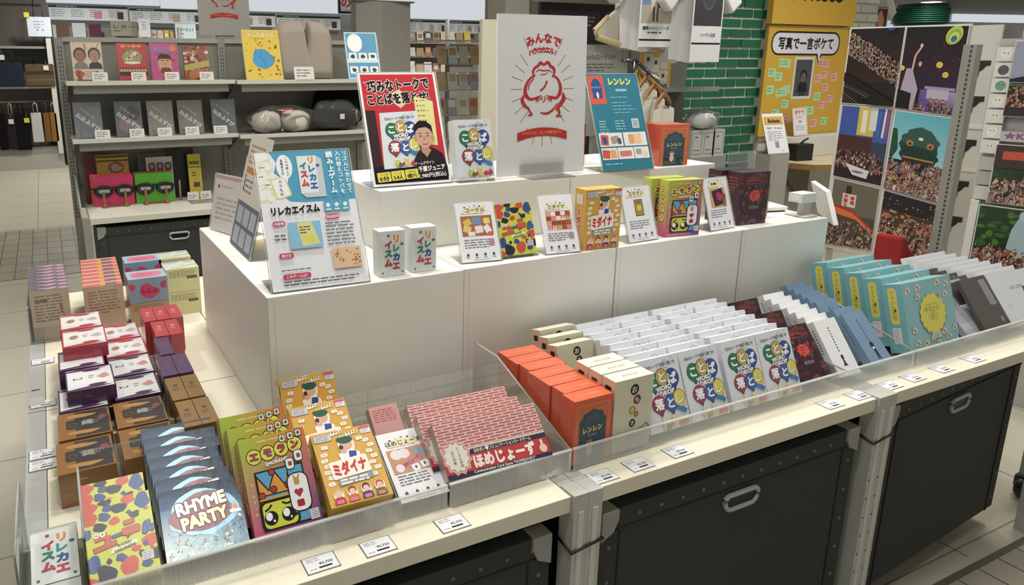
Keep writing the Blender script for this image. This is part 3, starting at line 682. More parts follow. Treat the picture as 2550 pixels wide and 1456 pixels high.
def art_a4_teal():
    a = Art(172, 285, '#25748c', 3)
    a.rect(2, 196, 52, 84, '#d4502e', 0); a.ell(28, 242, 18, 30, '#264f8c'); a.rect(12, 212, 32, 30, '#264f8c'); a.ell(28, 222, 4, 10, '#e6d9cc', 10); a.text('レンレン', 28, 246, 8, '#b9c4dc', .02)
    a.text('レンレン', 110, 262, 24, '#e2d44a', .06, fit=78); a.text('RENREN', 110, 236, 10, '#cfe0e4', .03)
    for y in (216, 200, 190, 180, 170): a.lines(70, y, 84, 1, 6, '#86b4c0')
    a.lines(14, 146, 30, 5, 8, '#86b4c0'); a.lines(68, 146, 36, 4, 8, '#86b4c0'); a.rrect(126, 122, 24, 28, 1, '#c8d4d4'); a.rect(129, 125, 18, 22, '#9aa8a4')
    for x, y, wd, h in ((6, 70, 78, 40), (88, 70, 78, 40), (6, 32, 52, 34), (60, 32, 54, 34), (116, 32, 50, 34)): a.rect(x, y, wd, h, '#dcdad6')
    for x, y, wd, h, c in ((10, 74, 26, 30, '#c8503a'), (16, 78, 14, 20, '#2c5488'), (44, 78, 28, 22, '#a88c86'), (66, 76, 12, 18, '#3c5478'), (104, 76, 20, 28, '#d29a6c'), (126, 76, 22, 30, '#e0bc8c'), (8, 36, 24, 24, '#c8503a'), (34, 36, 20, 24, '#dc9a6a'), (66, 40, 40, 16, '#c8746c'), (122, 44, 18, 16, '#8c9a8c'), (142, 38, 18, 16, '#d8cca8')): a.rrect(x, y, wd, h, 3, c, a.rng.uniform(-9, 9))
    a.lines(12, 20, 60, 1, 6, '#a8ccd4')
    return a
A4_TEAL = art_a4_teal()
def art_frog(w=272, h=410, bg='#d2d3d6'):
    a = Art(w, h, bg, 3); cx, cy = w * .5, h * .545; RD = '#b8242a'
    for i in range(24):
        an = R(i * 15 + 0); 
        if 68 < i * 15 < 112: continue
        c, s = math.cos(an), math.sin(an); r0, r1 = (82, 124) if abs(s) < .8 else (116, 150)
        a.same = i > 0; a.line([(cx + r0 * c * .8, cy + r0 * s), (cx + r1 * c * .8, cy + r1 * s)], 2.4, '#a8854a')
    a.same = False
    for i, ch in enumerate('みんなで'): t = (i - 1.5) * 15; a.text(ch, cx + 104 * math.sin(R(t * 1.02)), cy + 2 + 128 * math.cos(R(t)), 27, RD, .05, rot=-t)
    for i, ch in enumerate('ハラカカエル!'): t = (i - 3) * 7.5; a.text(ch, cx + 100 * math.sin(R(t)), cy + 100 * math.cos(R(t)), 17, RD, .05, rot=-t)
    # frog hugging its own belly, drawn with a brush
    S = lambda p, w_: a.stroke([(cx + x, cy + y) for x, y in p], w_, RD)
    S([(-27, 30), (-32, 44), (-26, 54), (-16, 60), (-10, 67), (-3, 64), (4, 63), (10, 68), (17, 66), (22, 59), (32, 53), (35, 43), (29, 30)], [3, 6, 7, 7, 8, 6, 6, 7, 8, 7, 8, 7, 3])
    S([(-24, 43), (-14, 49), (2, 47), (16, 48), (28, 42)], [1.5, 2.5, 3, 2.5, 1.5]); S([(-10, 37), (6, 38), (16, 44)], [1.5, 2.2, 1])
    S([(-25, 36), (-44, 24), (-55, 2), (-52, -16), (-38, -26), (-20, -22)], [4, 6, 9, 10, 7, 5]); S([(-29, 27), (-42, 14), (-46, -2)], [3, 4, 2])
    S([(30, 36), (47, 24), (55, 4), (52, -14), (40, -24), (26, -20)], [4, 6, 9, 10, 7, 5])
    for sg, ox in ((-1, -20), (1, 26)):
        for dx, dy in ((15, 4), (15, -5), (8, -12), (-1, -13)): S([(ox, -21), (ox - sg * dx, -21 + dy)], [4, 2.4])
    S([(-58, -14), (-64, -28), (-56, -42), (-44, -50)], [3, 10, 9, 4]); S([(-46, -46), (-40, -58), (-34, -66), (-47, -67)], [6, 5, 5, 3])
    S([(62, -10), (66, -26), (54, -42), (42, -56)], [3, 13, 12, 5]); S([(48, -50), (54, -64), (44, -72), (62, -71)], [7, 5, 4, 3]); S([(-8, -60), (10, -64), (30, -56), (46, -38)], [2, 6, 6, 3])
    a.text('ノ', cx + 2, cy + 8, 34, RD, .03); a.text('リ', cx + 2, cy - 26, 20, RD, .03)
    n = 10; ye = cy - 112
    a.poly([(cx - 78 + 156 * i / n, ye + 12 - ((i - n / 2) ** 2) * .5) for i in range(n + 1)] + [(cx + 78 - 156 * i / n, ye - 10 - ((i - n / 2) ** 2) * .5) for i in range(n + 1)], RD)
    a.text('ほんものそばに、ほんとの笑顔を届けたい', cx, ye - 1, 10, '#d98a4a', .02, fit=124)
    return a
FROG = art_frog(); FROG_UNLIT = art_frog(bg='#a3a09a')  # second copy greyed so that it looks unlit
def crowd(w, h, sky, cols, kind, seed):
    a = Art(w, h, sky, seed); r = a.rng
    def mute(h, lo=.35, hi=1.0):
        k = r.uniform(lo, hi); q = lin(h); g = sum(q) / 3; return tuple((v * .75 + g * .25) * k for v in q)
    def heads(y0, y1, n, k0, k1):
        n = int(n * 2.4)
        for i in range(n):
            t = i / n; y = y1 + (y0 - y1) * t; k = (k0 + (k1 - k0) * t) * r.uniform(.6, 1.0); a.same = i % 6 > 0
            x = r.uniform(0, w); a.blob(x, y - 10 * k, 6 * k, 8 * k, mute(r.choice(cols)), 7, .3)
            if r.random() < .35: a.line([(x + 4 * k, y - 8 * k), (x + r.uniform(2, 9) * k, y + 9 * k)], 1.8 * k, mute('#d09a7c', .6))
            if r.random() < .75: a.ell(x, y + 1.2 * k, 3.1 * k, 3.8 * k, mute('#2a1e1c'), 6); a.ell(x + .4 * k, y, 2.3 * k, 3 * k, mute(r.choice(['#d9a584', '#c08a6a', '#b87a5c']), .55), 6)
        a.same = False
    if kind == 'stand':
        a.grad(0, h * .3, w, h * .7, '#2a1814', '#3a1e18', '#14110f', '#1a1614')
        for i in range(620):
            x = r.uniform(0, w); b_ = h * (.68 - .42 * x / w); y = b_ + r.uniform(0, h * .3); a.same = i % 8 > 0
            a.blob(x, y - 4, 3.4, 6, mute(r.choice(cols)), 6, .3); a.ell(x, y, 1.9, 2.6, mute(r.choice(['#d08a6a', '#c0603e', '#e0b494']), .5), 6)
        a.same = False
        a.poly([(0, h * .3), (0, h * .42), (w, h * .06), (w, 0), (w * .6, 0)], '#15100f')
        for i in range(9): a.line([(0, h * .27 - i * 9), (w * .55 - i * 12, h * .12 - i * 9)], 3.4, r.choice(['#7a6f66', '#544c46', '#3c3834']))
        a.ell(w * .78, h * .985, 18, 9, '#2c3c8c', 12)
    elif kind == 'stage':
        a.grad(0, h * .3, w, h * .7, '#2a1428', '#301a34', '#171013', '#1a1216')
        for i in range(46): a.same = i % 6 > 0; x, y = r.uniform(w * .5, w), r.uniform(h * .42, h * .86); a.line([(x, y), (x + r.uniform(-22, 22), y + r.uniform(-18, 18))], 1.6, r.choice(['#6a2438', '#54203a', '#7c3a3c']))
        a.same = False
        a.grad(w * .38, 0, w * .62, h * .26, '#5a2f8c', '#3a2468', '#a89cc8', '#5a4a94'); a.rect(w * .45, h * .27, w * .5, h * .035, '#9a8ab8'); a.rect(w * .5, h * .16, w * .36, h * .11, '#b4a6b8')
        for x in (.56, .66, .76): a.rect(w * x, h * .02, w * .05, h * .12, '#c8c4e0'); a.person(w * x + 6, h * .1, 1.1, '#2a1e1c', '#b08a74', r.choice(['#8c2438', '#33386c'])); a.rect(w * x + 1, h * .02, 9, 34, '#2c2440')
        heads(-4, h * .12, 26, 1.6, 2.2)
        a.poly([(0, h * .02), (w * .3, 0), (w * .34, h * .26), (w * .2, h * .5), (w * .1, h * .5), (w * .04, h * .2)], '#a89cb0'); a.poly([(0, 0), (w * .24, 0), (w * .24, h * .2), (0, h * .24)], '#120e12'); a.line([(w * .2, h * .48), (w * .22, h * .66), (w * .3, h * .76)], 9, '#d0a088'); a.ell(w * .3, h * .78, 7, 10, '#d8b4a0', 10); a.ell(w * .32, h * .56, 8, 13, '#c49a84', 12)
        for x, y, q in ((.64, .56, 15), (.76, .45, 14), (.02, .5, 13)): a.ell(w * x, h * y, q, q, '#d4b83a', 16); a.lines(w * x - 9, h * y, 18, 1, 4, '#8c7420')
        for q, c in ((1, '#b4c438'), (.78, '#7fae3c'), (.6, '#c0d04a'), (.36, '#356a94')): a.ell(w * .8, h * .9 - (1 - q) * 26, 34 * q, 44 * q, c, 20, -25)
    elif kind == 'town':
        a.rect(0, 0, w, h, '#33425c'); a.rect(0, h * .55, w, h * .45, '#3c56a4'); a.rect(w * .36, h * .62, w * .34, h * .38, '#cdb43c'); a.rect(w * .44, h * .66, w * .1, h * .3, '#e0dccc'); a.rect(w * .6, h * .7, w * .14, h * .3, '#ccd2d8')
        for x in (.78, .88, .94): a.line([(w * x, h * .62), (w * x + 5, h)], 10, r.choice(['#b83a4a', '#dce0e8', '#3c66b0']))
        a.rect(0, h * .36, w * .7, h * .24, '#4c2a26'); a.poly([(0, h * .36), (w * .5, h * .4), (w, h * .3), (w, 0), (0, 0)], '#2e2024'); heads(h * .16, h * .4, 60, .9, 1.6); a.poly([(w * .22, h * .22), (w * .74, h * .16), (w * .7, h * .05), (w * .4, h * .07)], '#d4d0d2'); a.ell(w * .5, h * .12, 34, 6, '#6c5f92', 14)
    elif kind == 'lion':
        a.grad(0, h * .4, w, h * .6, '#8cc4d0', '#8cc4d0', '#4fa8bc', '#56b0c0'); a.blob(10, h * .6, 26, 70, '#1d4a34')
        a.blob(w * .52, h * .6, w * .34, h * .2, '#1d3f38', 26, .08); a.blob(w * .5, h * .7, w * .32, h * .12, '#2a5448', 24, .14); a.blob(w * .5, h * .5, w * .34, h * .1, '#16352f', 22, .08)
        for x in (.34, .7): a.ell(w * x, h * .63, 17, 15, '#b8783a', 14); a.ell(w * x, h * .625, 7, 7, '#20180f', 10)
        a.ell(w * .52, h * .7, 12, 8, '#dcd8cc', 12); a.poly([(w * .2, h * .46), (w * .84, h * .46), (w * .78, h * .38), (w * .26, h * .38)], '#33201c'); a.rect(w * .24, h * .44, w * .56, 8, '#a8863c'); heads(h * .02, h * .4, 120, 1.5, 2.4)
    elif kind == 'alley':
        a.rect(0, 0, w, h, '#4a4038'); a.rect(0, h * .5, w, h * .5, '#6b6254'); a.rect(w * .3, h * .74, w * .12, h * .2, '#2a2826'); a.rect(w * .24, h * .62, w * .3, h * .2, '#d8c8be'); a.vtext('大祭り', w * .32, h * .78, 26, '#b8332c', .06, 28); a.vtext('酒場', w * .46, h * .76, 24, '#b8332c', .06, 28)
        a.poly([(0, h * .62), (w * .5, h * .56), (w, h * .3), (w, h * .22), (w * .6, h * .44), (0, h * .5)], '#d8682c'); a.poly([(0, h * .64), (w * .5, h * .58), (w, h * .32), (w, h * .29), (w * .5, h * .54), (0, h * .6)], '#b02820'); heads(h * .0, h * .4, 80, .9, 1.8)
    elif kind == 'hall':
        a.rect(0, h * .7, w, h * .3, '#221c22'); a.rect(0, 0, w, h * .72, '#4a3226')
        for i in range(40): a.same = i > 0; a.ell(r.uniform(0, w), r.uniform(h * .6, h * .95), r.uniform(1, 4), r.uniform(1, 4), r.choice(['#e8d0a0', '#d88a3c', '#f0e8d8']), 7)
        a.same = False
        for i in range(20): a.rrect(r.uniform(0, w), r.uniform(h * .3, h * .7), r.uniform(16, 44), r.uniform(8, 20), 3, r.choice(['#b85c24', '#c8843c', '#7a3a24', '#a8a088']))
        heads(h * .02, h * .66, 170, .9, 2.2)
    else:
        a.rect(0, h * .45, w, h * .55, '#1f3a1e')
        for i in range(60): a.same = i > 0; a.blob(r.uniform(0, w), r.uniform(h * .4, h), r.uniform(8, 22), r.uniform(5, 14), r.choice(['#244a22', '#335f2a', '#17301a', '#486f30']), 9)
        a.same = False
        if kind == 'statue': a.poly([(w * .42, h * .3), (w * .46, h * .7), (w * .52, h * .86), (w * .58, h * .96), (w * .64, h * .86), (w * .66, h * .66), (w * .74, h * .3)], '#9db4be'); a.ell(w * .58, h * .92, 14, 18, '#a9c0c8', 12)
        heads(h * .0, h * .42, 70, 2.0, 3.4)
    return a
# ================================================================== the room
m = MB(); m.box(-8, -3, -.05, 34, 16, 0, '#b6b09d'); floor = struct(m.build('floor', 'tile'))
# large floor tiles: joints as thin inlays
m = MB()
for i in range(-14, 27): m.box(2.235 + i * .6 - .002, .93, 0, 2.235 + i * .6 + .002, 14, .0006, '#6f6a5c')
for j in range(0, 22): m.box(-8, .93 + .03 + j * .6 - .0, 0, 16, .93 + .03 + j * .6 + .004, .0006, '#7d7868')
struct(m.build('floor_joints', 'tile'))
def paving(name, x0, y0, x1, y1):
    m = MB(); m.box(x0, y0, 0, x1, y1, .0012, '#5b564b')
    ny = int((y1 - y0) / .21)
    for j in range(ny + 1):
        a = y0 + j * .21
        if a + .05 > y1: break
        n = int((x1 - x0) / .1)
        for i in range(n):
            rr = random.Random(i * 31 + j * 7).uniform(.9, 1.1)
            m.box(x0 + i * .1 + .003, a + .003, .0012, x0 + i * .1 + .097, min(a + .207, y1) - .003, .003, tuple(q * rr for q in lin('#97917f')))
    return struct(m.build(name, 'tile'))
paving('floor_aisle_paving', 1.2, -1.0, 5.2, .905)
paving('floor_cross_aisle', -3.0, 5.28, 1.0, 6.9)
m = MB(); m.box(-8, -3, CEIL, 34, 16, CEIL + .05, '#b9b7ab'); struct(m.build('ceiling', 'ceiling_paint'))
m = MB(); m.box(-8, 11.9, 0, 9, 12.0, CEIL, '#b5b4ac'); struct(m.build('wall_back', 'ceiling_paint'))
m = MB(); m.box(33.0, -3, 0, 33.1, 16, CEIL, '#bdbcb4'); struct(m.build('wall_right', 'ceiling_paint'))
glow('lamp_glass', (1, .97, .9), 14)
for i, (lx, ly, ld) in enumerate(LAMPS):
    t = thing('ceiling_downlight', 'round recessed ceiling downlight above the shop floor', 'light', (lx, ly, CEIL), group='ceiling downlights')  # includes the lamps added only for brightness
    m = MB(); m.lathe([(.1, -.001), (.1, -.012), (.082, -.012), (.078, -.001)], 0, 0, '#e4e2da', 24); m.build('trim_ring', 'grey_paint', t)
    m = MB(); m.lathe([(.078, -.002), (.001, -.002)], 0, 0, '#ffffff', 24); m.build('lens', 'lamp_glass', t)
    lo = bpy.data.objects.new('lamp', ld); COL.objects.link(lo); lo.parent = t; lo.location = (0, 0, -.02)
# small lamp heads farther along the ceiling
for x, y in ((19.22, 11.5), (21.1, 12.28), (19.5, 10.13), (21.6, 10.3), (24.29, 11.94), (17.82, 11.23), (21.19, 11.74), (18.59, 10.58), (26.2, 13.0), (15.6, 8.4), (23.0, 10.2)):
    t = thing('ceiling_spotlight', 'small square ceiling spotlight over the far aisle', 'light', (x, y, CEIL), group='small spotlights over the far aisle')
    m = MB(); m.box(-.19, -.19, -.02, .19, .19, 0, '#dcd9cf'); m.build('housing', 'grey_paint', t)
    m = MB(); m.box(-.15, -.15, -.026, .15, .15, -.02, '#ffffff'); m.build('lens', 'lamp_glass', t)

# ================================================================== display tables
ZC = .63
def display_table(label, x0, x1, y0, y1, legs, rim=None):
    t = thing('display_table', label, 'table', (x0, y0, 0))
    W, D = x1 - x0, y1 - y0
    m = MB(); m.box(0, 0, ZC - .032, W, D, ZC, '#d8d2ba', top='#e2dcc6'); m.build('tabletop', 'cream_board', t, bevel=.0012)
    for ry in (.04, D - .07): m = MB(); m.box(.01, ry, ZC - .062, W - .01, ry + .03, ZC - .032, '#8c8d85'); m.build('rail', 'grey_paint', t)
    if rim:
        m = MB(); m.box(-.036, .0, ZC - .05, -.001, D - .0, ZC + .001, '#a9aba8'); m.box(-.03, .12, ZC + .001, -.012, .126, ZC + .0016, '#33342f'); m.build('rim_channel', 'grey_paint', t)
    for lx, ly in legs:
        if ly < 0:
            m = MB(); m.box(lx - .0165, .032, ZC - .05, lx + .0165, D - .04, ZC + .0003, '#adaea6'); m.build('crossbeam', 'grey_paint', t)
        m = MB(); m.box(lx - .0165, ly, .0, lx + .0165, ly + .04, ZC + .004, '#b5b6ad')
        m.box(lx - .006, ly - .002, .02, lx + .006, ly, ZC - .03, '#c9c9bf')
        for k in range(7): m.box(lx - .0115, ly - .0006, .12 + k * .05, lx - .0085, ly, .125 + k * .05, '#1c1c1a')
        m.build('leg', 'grey_paint', t, bevel=.0012)
    return t
display_table('cream topped display table holding the deck trays and card stacks, nearest the white floor', -.07, .763, .913, 1.70, [(.8505, -.008)], rim=True)
display_table('cream topped display table in the middle of the front row', .829, 1.637, .913, 1.78, [(-.0165, -.008), (.825, -.008), (.03, .8), (.78, .8)])
display_table('cream topped display table at the far end of the front row', 1.703, 2.51, .913, 1.78, [(-.0165, -.008), (.825, -.008), (.03, .8), (.78, .8)])
display_table('cream topped side table under the tall packs behind the card decks', -.07, .362, 1.703, 2.62, [(-.018, .03), (-.018, .86), (.4, .86)], rim=True)
display_table('cream topped inner table under the white display blocks', .768, 2.51, 1.783, 2.62, [(.02, .75), (1.7, .75)])
display_table('small cream topped table filling the gap behind the corner block', .364, .765, 1.703, 2.62, [(.37, .86)])
for x, lb in ((.797, 'black cable tie around the posts between the first two front tables'), (1.67, 'black cable tie around the posts beside the far front table')):
    m = MB(); q = [(x - .036, .902), (x + .036, .902), (x + .036, .952), (x - .036, .952)]
    m.tube([(a, b, .525 + (.006 if i % 2 else -.004)) for i, (a, b) in enumerate(q)], .003, '#17171a', 6, closed=True)
    tag(m.build('cable_tie', 'black_plastic'), lb, 'cable tie')

def storage_tub(label, x0, x1, y, z0, z1, depth=.62, yaw=0, clasps=(0, 1)):
    t = thing('storage_tub', label, 'storage box', (x0, y, 0), (0, 0, R(yaw))); W = x1 - x0
    g = '#3c3d3a'
    m = MB(); m.box(0, 0, z0, W, depth, z1, g)
    m.box(.0, -.003, z1 - .045, W, 0, z1 - .042, '#30312e'); m.box(W - .05, -.003, z0, W - .047, 0, z1 - .045, '#30312e'); m.box(.047, -.003, z0, .05, 0, z1 - .045, '#30312e')
    n = int(W / .055)
    for i in range(n): 
        x = .04 + i * (W - .08) / max(1, n - 1); m.lathe([(.0045, 0), (.003, .0025), (.0005, .003)], 0, 0, '#6a6b68', 8)
        b = len(m.v) - 24
        for q in range(b, len(m.v)): px, py, pz = m.v[q]; m.v[q] = (px + x, -pz - .0005, py + z1 - .024)
    for i in range(6):
        for x in (.024, W - .024):
            m.lathe([(.0045, 0), (.003, .0025), (.0005, .003)], 0, 0, '#6a6b68', 8); b = len(m.v) - 24
            for q in range(b, len(m.v)): px, py, pz = m.v[q]; m.v[q] = (px + x, -pz - .0005, py + z0 + .04 + i * (z1 - z0 - .12) / 5)
    m.build('body', 'dark_fibre', t, bevel=.003)
    def stad(w, h, n=8):
        p = []
        for cx, a0 in ((w / 2 - h / 2, -90), (-w / 2 + h / 2, 90)):
            for k in range(n + 1): a = R(a0 + 180 * k / n); p.append((cx + h / 2 * math.cos(a), h / 2 * math.sin(a)))
        return p
    hx, hz = W * .5, z1 - .078
    m = MB(); m.tube([(hx + a, -.004, hz + b + .06 * (abs(a) / .05) ** 2 * .12) for a, b in stad(.098, .034)], .0055, '#a5a6a2', 8, closed=True); h_ = m.build('handle', 'grey_paint', t)
    m = MB(); m.face([(hx + a, -.0035, hz + b + .06 * (abs(a) / .05) ** 2 * .12) for a, b in stad(.092, .028)], lin('#050505')); m.build('handle_shade', 'black_plastic', h_)  # black face stands in for the shade in the hole
    for c in clasps:
        x = .0 if c == 0 else W
        m = MB(); s = 1 if c == 0 else -1
        m.prism([(x, z1 - .06), (x + s * .03, z1 - .045), (x + s * .042, z1 - .02), (x + s * .042, z1 + .002), (x, z1 + .002)][::s], -.006, .004, '#8f908a')
        m.box(min(x, x + s * .04), -.006, z1 - .001, max(x, x + s * .04), .03, z1 + .003, '#a0a19a'); m.build('corner_bracket', 'bright_steel' if 0 else 'grey_paint', t, bevel=.002)
    return t
storage_tub('dark grey lidless storage tub under the nearest table, mostly out of view', -.05, .735, .93, .06, .555, clasps=(1,))
storage_tub('dark grey storage tub with pale oval handle under the middle front table', .845, 1.605, .925, .06, .562)
storage_tub('dark grey storage tub pushed in askew under the far front table', 1.735, 2.47, .935, .06, .572, yaw=4.5, clasps=(0,))

# price cards lying on the table edge
PRICE = Art(52, 36, '#dcdee2', 3); PRICE.lines(5, 33, 26, 2, 5, '#8d8e94'); PRICE.text('¥2,750', 34, 17, 8, '#33343a', .03); PRICE.rect(20, 6, 22, 4, '#26262a'); PRICE.lines(5, 8, 12, 1, 4, '#77787e')
def price_card(x, y, label, yaw=0, w=.05, grp=None):
    t = thing('price_card', label, 'price tag', (x, y, ZC), (0, 0, R(yaw)), grp)
    m = MB(); m.box(-w / 2, 0, .0002, w / 2, .036, .001, '#dfe0e2'); m.art(PRICE, (-w / 2, 0, .001), X, Y, Z, k=w / 52); m.build('card', 'paper', t)
    m = MB(); m.box(-w / 2 - .002, -.002, .0, w / 2 + .002, .038, .0002, '#e0e0d8'); m.build('clear_sleeve', 'clear_film', t)
    return t
pc = price_card(.305, .925, 'white price card on the table edge in front of the lime blob boxes')
for x, y, w_ in ((.40, .922, 'in front of the mustard box'), (.535, .922, 'in front of the flyer beside the pink brick box'), (.856, .922, 'on the table edge right beside the first pair of posts'), (.945, .924, 'in front of the orange boxes'), (1.05, .926, 'in front of the cream boxes'),
                (1.515, .925, 'in front of the maroon boxes'), (1.615, .925, 'on the table edge just before the second pair of posts'), (1.735, .926, 'on the far table just past the second pair of posts'), (1.83, .927, 'in front of the blue slim boxes'), (1.95, .927, 'below the first turquoise box'), (2.09, .927, 'below the yellow burst of the turquoise box')):
    dup(pc, 'white price card ' + w_, (x, y, ZC))
for y, w_ in ((1.99, 'beside the red deck boxes'), (1.72, 'beside the purple deck boxes'), (1.475, 'beside the rear brown deck boxes'), (1.43, 'beside the front brown deck boxes')):
    dup(pc, 'white price card clipped on the grey side rim ' + w_, (-.075, y, ZC + .002), (0, 0, 0))

# clear trays
def tray(label, x0, x1, y1, zb, side_l=None, side_r=None, zf=.674):
    t = thing('acrylic_tray', label, 'tray', (x0, .978, ZC + .0006)); W = x1 - x0; D = y1 - .978
    m = MB(); n = int(W / .0062); g0, g1 = [], []
    for i in range(2 * n + 1):
        x = W * i / (2 * n); y = -.0014 if i % 2 else .0012; g0.append((x, y, .001)); g1.append((x, y, zf - ZC))
    m.surf([g0, g1], '#ffffff', smooth=False)
    f = m.build('front_wall', 'ribbed_acrylic', t)
    m = MB(); m.box(0, -.0012, zf - ZC, W, .0052, zf - ZC + .0025, '#ffffff'); m.build('rim', 'acrylic_edge', f)
    m = MB(); m.box(0, .004, .0, W, D, .003, '#ffffff'); m.build('base', 'clear_acrylic', t)
    m = MB(); g0, g1 = [], []
    for i in range(2 * n + 1):
        x = W * i / (2 * n); y = D - (.0014 if i % 2 else -.0012) - .002; g0.append((x, y, .001)); g1.append((x, y, zb - ZC))
    m.surf([g0, g1], '#ffffff', smooth=False); m.build('back_wall', 'ribbed_acrylic', t)
    for xx, hh in ((0, side_l), (W - .004, side_r)):
        if hh:
            m = MB(); m.prism([(.004, .003), (D - .004, .003), (D - .004, hh), (D * .72, hh), (.004, zf - ZC)], xx, xx + .004, '#ffffff', axis='x'); m.build('side_wall', 'clear_acrylic', t)
            m = MB(); m.tube([(xx + .002, .004, zf - ZC), (xx + .002, D * .72, hh), (xx + .002, D - .004, hh)], .0022, '#ffffff', 6); m.build('side_rim', 'acrylic_edge', t)
    return t
tray('clear ribbed tray under the lime, rhyme, gradient and mustard boxes', -.012, .548, 1.34, .70, None, None)
tray('clear ribbed tray with sloping side wall under the pink brick boxes', .552, .814, 1.34, .70, None, .135)
tray('clear ribbed tray under the orange, cream and white balloon boxes', .818, 1.614, 1.345, .70, None, None)
tray('clear ribbed tray under the white and blue slim boxes', 1.618, 1.89, 1.345, .70, .07, .12)
tray('clear ribbed tray under the turquoise and grey packs', 1.894, 2.5, 1.36, .70, None, None)
t = thing('acrylic_tray', 'tall clear box around the two small white decks at the table corner', 'tray', (-.1, .975, ZC))
m = MB(); m.box(0, 0, 0, .003, .2, .125, '#ffffff'); m.build('side_wall', 'clear_acrylic', t)
m = MB(); m.box(.083, 0, 0, .086, .2, .125, '#ffffff'); m.build('side_wall', 'clear_acrylic', t)
m = MB(); m.box(.003, .197, 0, .083, .2, .06, '#ffffff'); m.build('back_wall', 'clear_acrylic', t)
m = MB(); m.box(.003, 0, 0, .083, .003, .03, '#ffffff'); m.build('front_wall', 'clear_acrylic', t)
m = MB()
for q in (.0015, .0845): m.tube([(q, .003, .125), (q, .2, .125), (q, .2, .004)], .0018, '#ffffff', 6)
m.build('rim', 'acrylic_edge', t)

# ================================================================== white display blocks
def block(label, x0, x1, y0, y1, z0, z1, plinth=True):
    t = thing('display_block', label, 'display block', (x0, y0, z0 + .0006)); W, D, H = x1 - x0 - .002, y1 - y0 - .002, z1 - z0 - .0008
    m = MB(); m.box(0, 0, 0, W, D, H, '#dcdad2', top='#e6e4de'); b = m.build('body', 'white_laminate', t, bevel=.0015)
    if plinth:
        m = MB(); m.box(0, -.0006, .030, W, .0, .0312, '#9a978c'); m.box(.0, -.0006, .0, .0008, .0, H, '#a9a69c'); m.box(.014, -.0005, .0, .0146, 0, H - .004, '#c9c7be'); m.build('seam', 'matte_card', b)
    return t
block('white display block at the corner, carrying the blue and white rhyme game sign', .35, .80, 1.362, 2.07, ZC, .93)
block('white display block under the lime box and two flyers', .80, 1.242, 1.366, 2.07, ZC, .93)
block('white display block under the third flyer and gradient boxes', 1.242, 1.69, 1.366, 2.07, ZC, .93)
block('white display block at the far end under the maroon boxes', 1.69, 2.055, 1.366, 2.07, ZC, .93)
block('upper white block under the red poster and frog panel', .69, 1.254, 1.576, 1.93, .93, 1.083, False)
block('upper white block under the teal poster and orange box', 1.254, 1.80, 1.576, 1.93, .93, 1.083, False)
# ================================================================== goods in the front trays
ZT = .6345
def put(o, x, y, z, d, tilt, yaw=0):
    l, r = lean(x, y, z, d, tilt, yaw); o.location = l; o.rotation_euler = r
    return o
def seq(make, spots, labels, d, group, cat):
    """first thing is built, the rest are copies with their own place and label"""
    o0 = None
    for (x, y, z, tilt, yaw), lb in zip(spots, labels):
        if o0 is None: o = o0 = make(); tag(o, lb, cat, group)
        else: o = dup(o0, lb)
        put(o, x, y, z, d, tilt, yaw)
    return o0

# white word-balloon card games: four columns, eight rows
KT = Art(110, 30, '#e2e4e9'); KT.text('巧みなトークで言葉を落とせ!', 66, 15, 8, '#9a9ba4', .01, fit=70)
d = .0295; L = .161; t_ = 23
mk = lambda: carton(.1095, d, L - d * math.tan(R(t_)), '#dfe1e6', KOTOBA, left=Art(30, 150, '#d8dae0')).build('card_game_box', 'gloss_card')
spots, labels = [], []
COLN = ['first column from the cream boxes', 'second column from the cream boxes', 'third column from the cream boxes', 'last column from the cream boxes']
for r in range(8):
    for c in range(4):
        x = (1.082, 1.196, 1.319, 1.4305)[c] + .0035 * r + (.004 if (r * 3 + c) % 4 == 1 else 0) * (r > 0)
        spots.append((x, .988 + .0328 * r, ZT + .001, t_, random.Random(r * 9 + c).uniform(-1.2, 1.2) * (r > 0)))
        labels.append('white word balloon game box, %s, %s row from the shopper' % (COLN[c], ('first', 'second', 'third', 'fourth', 'fifth', 'sixth', 'seventh', 'eighth')[r]))
seq(mk, spots, labels, d, 'white word balloon game boxes in the front tray', 'game box')

# orange boxes
mk = lambda: carton(.0925, .0372, .132, '#d9531f', RENREN, RENREN_TOP, RENREN_SIDE, RENREN_SIDE).build('card_game_box', 'shrink_wrap', bevel=.0025)
n_ = ['standing foremost at the front wall of the tray', 'second behind the foremost one', 'third in line', 'fourth in line', 'fifth in line', 'sixth in line', 'last at the back of its line']
OR0 = None
for i in range(7):
    lb = 'orange boxed game with dark blue arch, ' + n_[i]
    loc = (.8685 + (.0035 if i in (1, 4) else -.001) + .001 * i, .988 + .0392 * i, ZT)
    if not OR0: OR0 = mk(); tag(OR0, lb, 'game box', 'orange game boxes in the front tray'); OR0.location = loc
    else: dup(OR0, lb, loc, (0, 0, R((-1.5, 1, 0, 1.2, -.8, .6, -.5)[i])))

